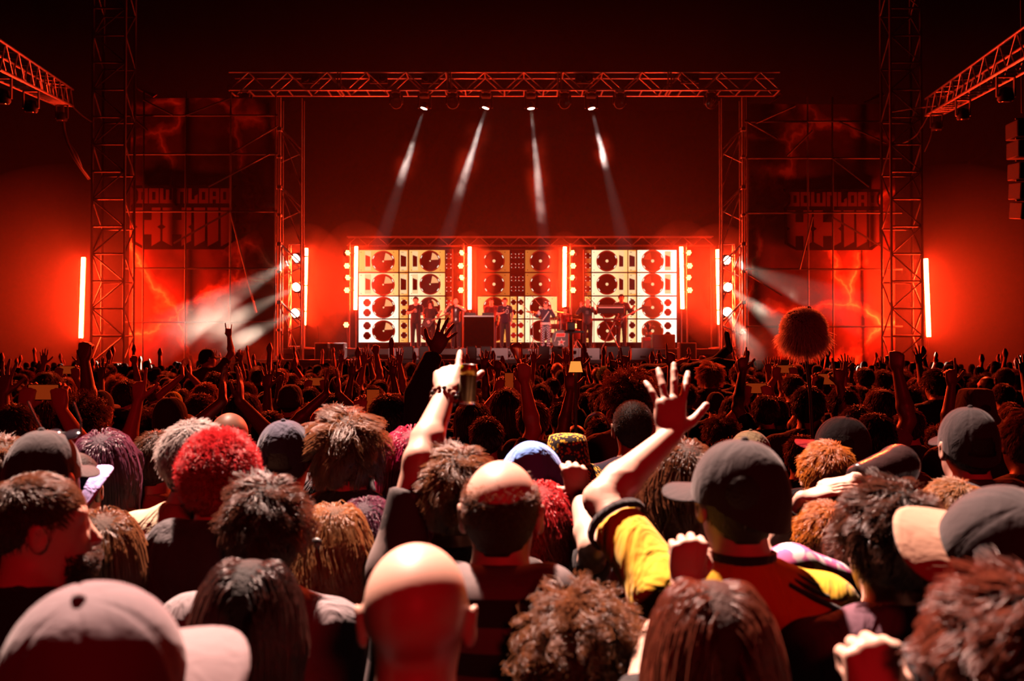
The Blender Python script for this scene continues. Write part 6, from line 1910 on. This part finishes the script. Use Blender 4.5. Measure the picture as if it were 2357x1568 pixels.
# ------------------------------------------------------------------ totems carried in the crowd
def fur_ball(name, c, R, n, L, m, parent, seed=3):
    rg = np.random.default_rng(seed)
    u = rg.normal(size=(n, 3)); u /= np.linalg.norm(u, axis=1)[:, None]
    p0 = np.array(c) + u * np.array(R)
    npts = 5; pts = np.zeros((n, npts, 3))
    ln = L * (0.5 + rg.random(n)); jit = rg.normal(size=(n, 3)) * 0.35
    ln *= 1 + 0.9 * (u[:, 2] < -0.2) * (0.4 + rg.random(n))
    d = u + jit; d[:, 2] -= 0.35; d /= np.linalg.norm(d, axis=1)[:, None]
    for k in range(npts): pts[:, k] = p0 + (u * 0.35 + d * 0.65) * (ln * k / (npts - 1))[:, None] + np.array([0, 0, -1]) * (ln * 0.3 * (k / (npts - 1)) ** 2)[:, None]
    hc = bpy.data.hair_curves.new(name); hc.add_curves([npts] * n)
    hc.attributes['position'].data.foreach_set('vector', pts.astype(np.float32).ravel())
    ra = hc.attributes.get('radius') or hc.attributes.new('radius', 'FLOAT', 'POINT')
    ra.data.foreach_set('value', np.tile(0.0017 * np.linspace(1, 0.3, npts), (n, 1)).astype(np.float32).ravel())
    return link(name, hc, parent, m)
FURM = hair_mat('fur_rim_lit', (0.90, 0.66, 0.56))  # pale tint stands in for the bright backlit rim of dark fur
FURM.node_tree.nodes['Mix Shader'].inputs[0].default_value = 0.75
TD = 5.4
tc_ = W(1850, 752, TD)
r = empty('plush_totem', (tc_.x, TD, tc_.z), 0, 'dark furry round plush head on a black pole above the crowd', 'totem')
hd = sdf_mesh('plush_head', [('e', v3(0, 0, 0), v3(0.094, 0.075, 0.088), None, 0.03), ('c', v3(0.02, 0, 0.06), v3(0.028, 0, 0.102), 0.045, 0.012, 0.03), ('e', v3(-0.055, 0, 0.04), v3(0.045, 0.05, 0.045), None, 0.03)], 0.010)
h = link('plush_head', hd, r, mat('plush_dark', (0.02, 0.008, 0.006), 0.95, spec=0.1))
fur_ball('fur', (0, 0, -0.004), (0.094, 0.075, 0.088), 14000, 0.030, FURM, h)
pb = W(1868, 905, TD)
MB().path([(0.006, 0.01, -0.08), (pb.x - tc_.x, 0.02, pb.z - tc_.z), (pb.x - tc_.x + 0.02, 0.03, 1.35 - tc_.z)], 0.0105, 10).build('pole', M['black'], r)
# lamp shade totem
lp = W(1325, 858, 5.3)
r = empty('lamp_totem', lp, 0, 'small lit orange lampshade held up on a stick', 'lamp')
SHADE = mat('lamp_shade', (0.6, 0.35, 0.1), 0.8, emit=(1.0, 0.36, 0.06), estr=0.9, noise=0.5, nscale=90)
SHADE.cycles.emission_sampling = 'NONE'
MB().lathe([(0.038, 0), (0.026, 0.060)], (0, 0, 0), 28).build('shade', SHADE, r)
MB().lathe([(0.039, 0), (0.039, 0.003), (0.037, 0.003)], (0, 0, 0), 28).build('shade_ring', M['black'], r)
bar('stick', (0, 0, 0.02), (0, 0, -0.75), 0.008, M['black'], r)
# crumpled cup
cp = W(1195, 826, 5.12)
r = empty('plastic_cup', cp, 0, 'crumpled clear golden plastic cup in a raised hand', 'cup')
r.rotation_euler = (0, -0.25, 0)
q = MB(); nn = 18
prof = [(0.018, 0), (0.022, 0.006), (0.024, 0.03), (0.030, 0.055), (0.029, 0.075), (0.014, 0.083), (0.0, 0.083)]
n0 = 0
q.lathe(prof, (0, 0, 0), nn)
q.v = [(v[0] * (1 + 0.12 * math.sin(9 * v[2] * 60 + 5 * math.atan2(v[1], v[0]))), v[1] * (1 + 0.10 * math.sin(7 * v[2] * 60 + 3 * math.atan2(v[1], v[0]))), v[2]) for v in q.v]
CUP = mat('cup_plastic', (0.85, 0.55, 0.25), 0.15, spec=0.8)
CUP.node_tree.nodes['Principled BSDF'].inputs['Transmission Weight'].default_value = 0.5
q.build('cup', CUP, r)
MB().lathe([(0.0185, -0.001), (0.0195, 0.002), (0.0185, 0.004)], (0, 0, 0), nn).build('rim', CUP, r)
# coloured headband hoops on a curly head
hb = W(1372, 968, 4.4)
r = empty('rainbow_headband', hb, 0, 'thin rainbow hoops worn over dark curls', 'headband')
for k, (c_, rr, tilt) in enumerate((((0.5, 0.35, 0.05), 0.062, 0.5), ((0.12, 0.05, 0.4), 0.055, -0.2), ((0.1, 0.3, 0.08), 0.05, 0.1), ((0.4, 0.05, 0.05), 0.058, -0.6))):
    pts = [Vector((rr * math.cos(t) * math.cos(tilt), 0.02 * math.cos(t) * math.sin(tilt) - 0.03, rr * math.sin(t) * 1.1 - 0.03)) for t in [math.pi * i / 16 for i in range(17)]]
    MB().path(pts, 0.0022).build('hoop', mat('hoop_%d' % k, c_, 0.4), r)

# ------------------------------------------------------------------ the band
BD = 34.8
def performer(lab, cx, ytop, d, arms, name, shirt, hair, hc, sleeve='short', trousers='black', skin='fair', cap=None, yaw=0, pitch=0, rz=180, mouth=0.0, ex=None):
    P = arm_pose(cx, ytop, d, arms, rz=rz, base=DZ, name=name, sleeves=(sleeve,), hd=0.010, hh=0.009, yaw=yaw, pitch=pitch) if arms else POSES['m']
    return person(lab, cx, ytop, d, sleeve=sleeve, shirt=shirt, hair=hair, hc=hc, skin=skin, P=P, rz=rz, base=DZ, trousers=trousers, cap=cap, full=True), P
def mic_at(p, lab):
    r = empty('microphone', p, 0, lab, 'microphone', 'hand microphones')
    r.rotation_euler = (math.radians(35), 0, 0.3)
    MB().lathe([(0.0, 0.0), (0.013, 0.0), (0.017, 0.13), (0.02, 0.14)], (0, 0, -0.13), 10).build('handle', M['black'], r)
    MB().lathe([(0.02, 0.01), (0.027, 0.03), (0.02, 0.055), (0, 0.062)], (0, 0, 0), 10).build('grille', M['steel'], r)
up_ = (0, 0, 1)
# screen-left arm is the figure's right (+1) as it faces us
r, P_ = performer('singer in black t-shirt shouting into a microphone, striped trousers', 957, 683, BD, {1: ((934, 731), (951, 718), (0.6, -0.5, 0.6), (0, 0, -1), (0, -1, 0.4), 'point', False, False), -1: ((971, 731), (966, 706), (-0.3, 0.1, 1), (-1, 0.3, 0), (0, -1, 0), 'grip', False, False)}, 'singer_black', 'black', 'short', 'dark', mouth=1)
mic_at(W(963, 701, BD - 0.22), 'microphone at the mouth of the singer in black')
for s in (-1, 1):
    MB().path([(s * 0.172, 0.0, 0.93), (s * 0.168, 0.01, 0.5), (s * 0.168, -0.01, 0.09)], 0.008).build('side_stripe', FAB['white'], r)
MB().box((0.0, 0.135, 1.28), (0.11, 0.008, 0.12), bev=0.02).build('chest_print', PRINT, r)
r, P_ = performer('long-haired guitarist bowed over the instrument, in shadow', 991, 690, BD + 0.9, {1: ((974, 738), (985, 745), (0.6, -0.3, -0.4), (0, 1, 0), (0, 0, 1), 'grip', False, False), -1: ((1010, 735), (1012, 722), (0.3, -0.3, 0.6), (0, 1, 0), (0, 0, 1), 'grip', False, False)}, 'guitarist_left', 'black', 'longpart', 'dark', pitch=-32)
r, P_ = performer('bald singer in dark shiny t-shirt with one hand cupped at his ear', 1049, 687, BD, {1: ((1022, 722), (1036, 702), (0.05, -0.2, 1), (0.8, -0.3, 0), (0, -1, 0), 'grip', False, False), -1: ((1070, 716), (1050, 704), (-1, -0.2, 0.3), (0, 0.5, -1), (0, 0, 1), 'grip', False, False)}, 'singer_bald', 'leather', 'bald', 'dark')
mic_at(W(1045, 702, BD - 0.25), 'microphone at the mouth of the bald singer with cupped ear')
r, P_ = performer('singer in sleeveless number jersey with hand on chest', 1162, 685, BD, {1: ((1141, 734), (1157, 722), (0.8, -0.4, 0.4), (0, 1, 0), (0, -0.3, 1), 'relaxed', False, False), -1: ((1184, 738), (1173, 758), (-0.25, -0.2, -1), (-0.4, 1, 0), (-0.6, -0.7, 0), 'open', False, False)}, 'singer_number', 'navy', 'short', 'blond', trousers='char')
text_print(r, '10', (-0.02, 0.142, 1.27), (math.pi / 2, 0, math.pi), 0.24, FAB['white'], 'jersey_number')
MB().lathe([(0, 0.004), (0.028, 0.003), (0.03, 0)], (-0.10, 0.125, 1.42), 14, 'y').build('chest_badge', FAB['white'], r)
mic_at(W(1158, 716, BD - 0.2), 'microphone held to the chest of the number jersey')
r, P_ = performer('singer in cap and white-sleeved varsity jacket, hands at mouth', 1256, 693, BD, {1: ((1236, 728), (1249, 707), (0.5, -0.3, 1), (1, 0.3, 0), (0, -1, 0), 'grip', False, False), -1: ((1274, 727), (1264, 707), (-0.5, -0.3, 1), (-1, 0.3, 0), (0, -1, 0), 'grip', False, False)}, 'singer_varsity', 'navy', 'undercap', 'dark', sleeve='long', trousers='check', cap=dict(c='darkcap', open=False))
for s in (-1, 1):
    a_ = P_['p'].arm[s]; q0 = P_['p'].shoulder(s)
    MB().tube(Vector(q0 + (a_['e'] - q0) * 0.12), Vector(q0 + (a_['e'] - q0) * 0.95), 0.080, 0.068, 14).build('white_sleeve', FAB['white'], r)
MB().lathe([(0.185, -0.045), (0.190, -0.02), (0.186, 0.045)], (0, 0, 0.93), 24).build('white_hem', FAB['white'], r)
for k in range(7): MB().box((-0.10 + 0.035 * k, 0.140, 1.36 - 0.05 * k), (0.05, 0.012, 0.045), rot=(0, 0.4, 0.1 * k)).build('script_print', FAB['white'], r)
MB().lathe([(0, 0.004), (0.022, 0.003), (0.024, 0)], (0, 0.115, 1.735), 12, 'y').build('cap_badge', FAB['white'], r)
r, P_ = performer('bald singer in dark track jacket with white sleeve stripes', 1352, 689, BD, {1: ((1329, 722), (1337, 708), (0.05, -0.2, 1), (0.5, -1, 0), (1, 0, 0), 'open', False, False), -1: ((1371, 722), (1358, 709), (-0.6, -0.2, 0.7), (-0.5, 0.5, -0.5), (0, -1, 0), 'grip', False, False)}, 'singer_track', 'char', 'bald', 'dark', sleeve='long')
a_ = P_['p'].arm[-1]; q0 = P_['p'].shoulder(-1)
for k in range(3): MB().path([Vector(q0) + Vector((-0.02, 0.02 + 0.022 * k, 0.075 - 0.012 * k)), Vector(q0 + (a_['e'] - q0) * 0.6) + Vector((-0.035, 0.02 + 0.022 * k, 0.05 - 0.01 * k)), Vector(a_['e']) + Vector((-0.045, 0.01 + 0.02 * k, 0.03))], 0.008).build('sleeve_stripe', FAB['white'], r)
MB().box((0.02, 0.14, 1.28), (0.10, 0.01, 0.13), bev=0.02).build('chest_print', FAB['greymauve'], r)
mic_at(W(1357, 706, BD - 0.22), 'microphone at the mouth of the track-jacket singer')
r, P_ = performer('guitarist in black silhouette beside the keyboard', 1430, 677, BD + 0.6, {1: ((1411, 722), (1424, 730), (0.7, -0.3, -0.3), (0, 1, 0), (0, 0, 1), 'grip', False, False), -1: ((1452, 722), (1456, 712), (0.3, -0.4, 0.7), (0, 1, 0), (0, 0, 1), 'grip', False, False)}, 'guitarist_right', 'black', 'short', 'black', sleeve='long', skin='dark')
person('turntablist standing behind the desk, lit orange', 1131, 686, 36.0, 'm', 'short', 'maroon', 'short', 'dark', 'mid', rz=180, base=DZ)
person('drummer half hidden behind the cymbals', 1300, 705, 36.2, 'm', 'short', 'maroon', 'messy', 'dark', 'mid', rz=180, base=DZ - 0.15)
person('stage hand with short hair standing beside the right frame', 1617, 796, 30.2, 'm', 'short', 'char', 'short', 'brown', 'mid', rz=20, scale=1.12)

def guitar(px, py, d, lab, ang, bc):
    r = empty('electric_guitar', W(px, py, d), 0, lab, 'guitar', 'electric guitars')
    r.rotation_euler = (0, -ang, 0)
    pts = []
    for i in range(30):
        t = 2 * math.pi * i / 30
        rx = 0.20 + 0.035 * math.cos(2 * t) ; rz_ = 0.145 - 0.03 * math.cos(2 * t) + 0.02 * math.cos(3 * t)
        pts.append((rx * math.cos(t), rz_ * math.sin(t)))
    MB().poly(pts, -0.022, 0.022).build('guitar_body', bc, r)
    MB().box((0.48, -0.012, 0), (0.66, 0.022, 0.05), bev=0.004).build('neck', FAB['brimtan'], r)
    MB().poly([(0.80, -0.03), (0.98, -0.05), (0.99, 0.03), (0.80, 0.035)], -0.02, 0.0).build('headstock', M['black'], r)
    MB().box((0.02, -0.026, 0.0), (0.09, 0.008, 0.12), bev=0.01).build('pickguard', FAB['white'], r)
    for k in range(4): bar('string', (-0.1, -0.03, -0.015 + 0.01 * k), (0.85, -0.03, -0.015 + 0.01 * k), 0.0012, M['steel'], r)
guitar(1424, 737, BD + 0.43, 'electric guitar held by the silhouetted guitarist at right', math.radians(28), M['black'])
guitar(985, 742, BD + 0.73, 'electric guitar held by the bowed long-haired guitarist', math.radians(24), M['case'])

# keyboard, desk, drums
r = empty('keyboard_stand', (W(1405, 740, 34.2).x, 34.2, DZ), 0, 'black keyboard on a stand in front of the guitarist at right', 'keyboard')
zt_ = W(1405, 712, 34.2).z - DZ
MB().box((0, 0, zt_), (0.95, 0.35, 0.24), rot=(0.25, 0, 0), bev=0.02).build('keyboard_case', M['black'], r)
MB().box((0, -0.19, zt_ + 0.05), (0.85, 0.02, 0.04)).build('keys', FAB['white'], r)
MB().box((-0.1, 0, zt_ - 0.36), (1.05, 0.35, 0.07), bev=0.01).build('lower_tier', FAB['maroon'], r)
for s in (-1, 1): bar('leg', (s * 0.38, 0, zt_), (-s * 0.30, 0, 0), 0.022, M['dark_steel'], r)
r = empty('deck_table', (W(1103, 760, 35.3).x, 35.3, DZ), 0, 'black desk with turntables behind the number-jersey singer', 'table')
wt = W(1138, 760, 35.3).x - W(1068, 760, 35.3).x; zt_ = W(1100, 729, 35.3).z - DZ
MB().box((0, 0, zt_), (wt, 0.8, 0.06), bev=0.01).build('table_top', M['steel'], r)
MB().box((0, -0.36, zt_ / 2), (wt * .98, 0.05, zt_), bev=0.01).build('front_panel', M['black_matt'], r)
for s in (-1, 1): bar('leg', (s * wt * .47, 0.3, zt_), (s * wt * .47, 0.3, 0), 0.03, M['dark_steel'], r)
for s in (-1, 1):
    t2 = empty('turntable', (r.location.x + s * 0.32, 35.25, DZ + zt_ + 0.03), 0, 'turntable on the desk, %s one' % ('left' if s < 0 else 'right'), 'turntable', 'turntables on the desk')
    MB().box((0, 0, 0.05), (0.42, 0.36, 0.1), bev=0.01).build('plinth', M['case'], t2)
    MB().lathe([(0, 0.115), (0.15, 0.115), (0.155, 0.10)], (0, 0, 0), 22).build('platter', M['black'], t2)
DRUM = mat('drum_shell_red', (0.10, 0.01, 0.01), 0.2, spec=0.7); CYM = mat('cymbal_brass', (0.65, 0.45, 0.18), 0.25, 0.9); HEADM = mat('drum_head', (0.05, 0.03, 0.03), 0.4)
kp = W(1291, 781, 34.9); kr = 0.34
r = empty('kick_drum', (kp.x, 35.1, DZ), 0, 'kick drum with red flag and star logo', 'drum')
MB().lathe([(kr, -0.22), (kr * 1.03, -0.20), (kr, -0.16), (kr, 0.22)], (0, 0, kr), 30, 'y').build('shell', DRUM, r)
hd_ = MB().lathe([(0, 0.0), (kr * .97, 0.0)], (0, -0.215, kr), 30, 'y').build('front_head', HEADM, r)
LW = mat('logo_white', (0.75, 0.55, 0.5), 0.6); LR = mat('logo_red', (0.75, 0.03, 0.02), 0.6)
def lg(pts, m, nm, y): MB().poly([(p[0], kr + p[1]) for p in pts], y, y - 0.004).build(nm, m, hd_)
lg([(-0.17, 0.22), (0.16, 0.23), (0.14, 0.08), (-0.19, 0.08)], LW, 'logo_outline', -0.222)
lg([(-0.155, 0.205), (0.145, 0.215), (0.125, 0.095), (-0.17, 0.095)], LR, 'logo_flag', -0.228)
lg([(-0.19, 0.08), (-0.17, 0.08), (-0.22, -0.08), (-0.24, -0.08)], LW, 'logo_pole', -0.222)
def star(cx, cz, R1, R2): return [(cx + (R1 if k % 2 == 0 else R2) * math.sin(k * math.pi / 5), cz + (R1 if k % 2 == 0 else R2) * math.cos(k * math.pi / 5)) for k in range(10)]
lg(star(0.02, -0.10, 0.15, 0.06), LW, 'logo_star_outline', -0.222); lg(star(0.02, -0.10, 0.085, 0.035), LR, 'logo_star', -0.228)
lg([(-0.10, -0.21), (-0.06, -0.21), (-0.04, -0.05), (-0.07, -0.05)], LW, 'logo_stroke', -0.223)
for px, py, rr, hh, lab in ((1278, 752, 0.16, 0.18, 'small rack tom on the drum kit, left one'), (1304, 750, 0.17, 0.2, 'small rack tom on the drum kit, right one'), (1262, 772, 0.19, 0.18, 'snare drum on the drum kit'), (1322, 770, 0.22, 0.34, 'floor tom on the drum kit')):
    p = W(px, py, 35.5); t3 = empty('drum', (p.x, 35.5, p.z), 0, lab, 'drum', 'drums of the kit')
    MB().lathe([(0, hh / 2), (rr, hh / 2), (rr * 1.03, hh / 2 - 0.02), (rr, hh / 2 - 0.03), (rr, -hh / 2), (0, -hh / 2)], (0, 0, 0), 20).build('shell', DRUM, t3)
    MB().lathe([(0, hh / 2 + 0.003), (rr * .96, hh / 2 + 0.003)], (0, 0, 0), 20).build('skin', HEADM, t3)
    bar('leg', (0, 0, -hh / 2), (0.05, 0.1, DZ - p.z), 0.014, M['steel'], t3)
for px, py, rr, tl, lab in ((1226, 719, 0.26, 0.2, 'cymbal far left of the kit'), (1276, 733, 0.25, -0.25, 'cymbal beside the varsity jacket'), (1290, 719, 0.22, 0.15, 'cymbal below the glowing tube'), (1316, 727, 0.24, -0.1, 'cymbal above the right tom'), (1326, 735, 0.20, 0.2, 'lowest cymbal at right of the kit')):
    p = W(px, py, 35.6); t3 = empty('cymbal', (p.x, 35.6, p.z), 0, lab, 'cymbal', 'cymbals of the kit')
    q = MB(); R_ = np.array(Euler((tl, tl * .6, 0)).to_matrix())
    q.lathe([(0, 0.03), (0.04, 0.025), (0.05, 0.012), (rr, 0), (rr, -0.003), (0, 0.02)], (0, 0, 0), 22, R=Matrix(R_.tolist())); q.build('plate', CYM, t3)
    bar('stand', (0, 0, 0.03), (0.02, 0.03, DZ - p.z), 0.012, M['steel'], t3)
    for a_ in (0, 2.1, 4.2): bar('leg', (0.02, 0.03, DZ - p.z + 0.35), (0.02 + 0.25 * math.cos(a_), 0.03 + 0.25 * math.sin(a_), DZ - p.z), 0.01, M['steel'], t3)
# microphone stands
for px, d, h, lab in ((1367, 34.6, 1.62, 'microphone stand left of the keyboard'), (1244, 35.2, 1.55, 'microphone stand left of the drums'), (1220, 35.4, 1.3, 'short stand beside the centre screen')):
    r = empty('microphone_stand', (W(px, 700, d).x, d, DZ), 0, lab, 'stand', 'microphone stands')
    bar('pole', (0, 0, 0), (0, 0, h), 0.012, M['dark_steel'], r); bar('boom', (0.12, 0, h - 0.15), (-0.35, 0, h + 0.38), 0.010, M['dark_steel'], r)
    MB().lathe([(0.16, 0), (0.16, 0.02), (0.02, 0.04)], (0, 0, 0), 14).build('base', M['black'], r)
# camera post in the pit
cpx = W(1314, 800, 29.9)
r = empty('camera_post', (cpx.x, 29.9, 0), 0, 'black camera post with crossbar standing in the pit below the star logo', 'camera')
bar('post', (0, 0, 0), (0, 0, W(1314, 762, 29.9).z), 0.075, M['black'], r, 10)
zc_ = W(1314, 764, 29.9).z
MB().box((0.1, 0, zc_), (0.6, 0.12, 0.07), bev=0.01).build('crossbar', M['black'], r)
MB().box((0.0, 0, zc_ + 0.16), (0.26, 0.34, 0.26), bev=0.03).build('camera_body', M['black'], r)
YL = emat('tally_lamp', (1.0, 0.62, 0.10), 6.0); YL.cycles.emission_sampling = 'NONE'
for k in range(2): MB().lathe([(0, 0.02), (0.03, 0.01), (0.035, 0)], (0.13, -0.12, zc_ + 0.14 + 0.07 * k), 12, 'y').build('yellow_lamp', YL, r)
# amplifier rack with a plant, right of the keyboard
r = empty('amp_rack', (W(1500, 790, 36.0).x, 36.0, DZ), 0, 'dark amplifier rack in front of the right screen', 'amplifier')
wa = W(1521, 790, 36).x - W(1477, 790, 36).x; ha = W(1500, 776, 36).z - DZ
MB().box((0, 0, ha / 2), (wa, 0.5, ha), bev=0.02).build('cabinet', M['case'], r)
MB().box((0, -0.26, ha * .35), (wa * .9, 0.02, ha * .55)).build('grille', M['black'], r)
MB().box((0, -0.26, ha * .8), (wa * .9, 0.02, ha * .25), bev=0.005).build('control_panel', FAB['maroon'], r)
pl = empty('potted_plant', (r.location.x - 0.1, 36.0, DZ + ha), 0, 'leafy plant silhouetted on the amplifier rack', 'plant')
MB().lathe([(0, 0), (0.09, 0), (0.12, 0.16), (0.10, 0.16)], (0, 0, 0), 14).build('pot', M['case'], pl)
LEAF = mat('leaf_dark', (0.02, 0.035, 0.015), 0.6)
for k in range(16):
    a = RNG.uniform(0, 6.28); L = RNG.uniform(0.25, 0.5); e = RNG.uniform(0.5, 1.3)
    d_ = Vector((math.cos(a) * math.cos(e), math.sin(a) * math.cos(e), math.sin(e)))
    p0 = Vector((0, 0, 0.15)); p1 = p0 + d_ * L * .5 + Vector((0, 0, 0.05)); p2 = p0 + d_ * L + Vector((0, 0, -0.06)); sd = d_.cross(Vector((0, 0, 1))).normalized() * 0.05
    q = MB(); q.add([p0, p1 - sd, p1 + sd, p2, p1 + Vector((0, 0, 0.012))], [(0, 1, 4), (0, 4, 2), (1, 3, 4), (4, 3, 2), (0, 2, 1), (1, 2, 3)]); q.build('leaf', LEAF, pl)
# ------------------------------------------------------------------ smoke clouds drifting through the beams
def smoke(lab, c, R, dens, ns, rot=(0, 0, 0)):
    bm = bmesh.new(); bmesh.ops.create_icosphere(bm, subdivisions=3, radius=1.0)
    for v in bm.verts: v.co = Vector((v.co.x * R[0], v.co.y * R[1], v.co.z * R[2]))
    me = bpy.data.meshes.new('smoke'); bm.to_mesh(me); bm.free()
    o = link('smoke', me, None, haze_mat('smoke_' + lab[:8] + str(len(bpy.data.materials)), dens, 0.2, ns), c, rot)
    return tag(o, lab, 'smoke', kind='stuff')

smoke('pale smoke lit by the white beams at left', W(460, 765, 29.8), (3.5, 1.7, 1.6), 0.11, 0.7, (0, 0.45, 0))
smoke('bright smoke puff below the right white beams', W(1738, 800, 30.5), (0.85, 0.9, 0.95), 0.3, 1.4)
smoke('smoke puff drifting in front of the right banner', W(1830, 725, 30.5), (1.5, 0.9, 0.8), 0.16, 1.3, (0, 0.4, 0))
smoke('smoke wisp in the leftmost truss beam', W(938, 370, 33.05), (0.55, 0.5, 1.0), 0.12, 1.8, (0, 0.3, 0))
smoke('smoke wisp in the second truss beam', W(1085, 350, 33.05), (0.6, 0.5, 1.9), 0.14, 1.2, (0, 0.3, 0))
smoke('smoke wisp in the third truss beam', W(1236, 388, 33.05), (0.55, 0.5, 2.3), 0.14, 1.2, (0, -0.1, 0))
smoke('smoke wisp in the rightmost truss beam', W(1388, 345, 33.05), (0.45, 0.5, 0.75), 0.25, 2.0, (0, -0.2, 0))
smoke('orange smoke cloud rising behind the dark cases at left', W(772, 755, 36.2), (0.9, 0.6, 1.1), 0.16, 0.8)

# labels of look-alikes: say which of them stands where
from collections import defaultdict
same = defaultdict(list)
for q in PEOPLE: same[q[0]['label']].append(q)
for lab, L_ in same.items():
    if len(L_) < 2: continue
    L_.sort(key=lambda q: q[1] / q[2])
    names = {2: ('left one', 'right one'), 3: ('left one', 'middle one', 'right one'), 4: ('leftmost', 'second from left', 'third from left', 'rightmost')}.get(len(L_))
    for k, q in enumerate(L_):
        if names: q[0]['label'] = lab + ', ' + names[k]
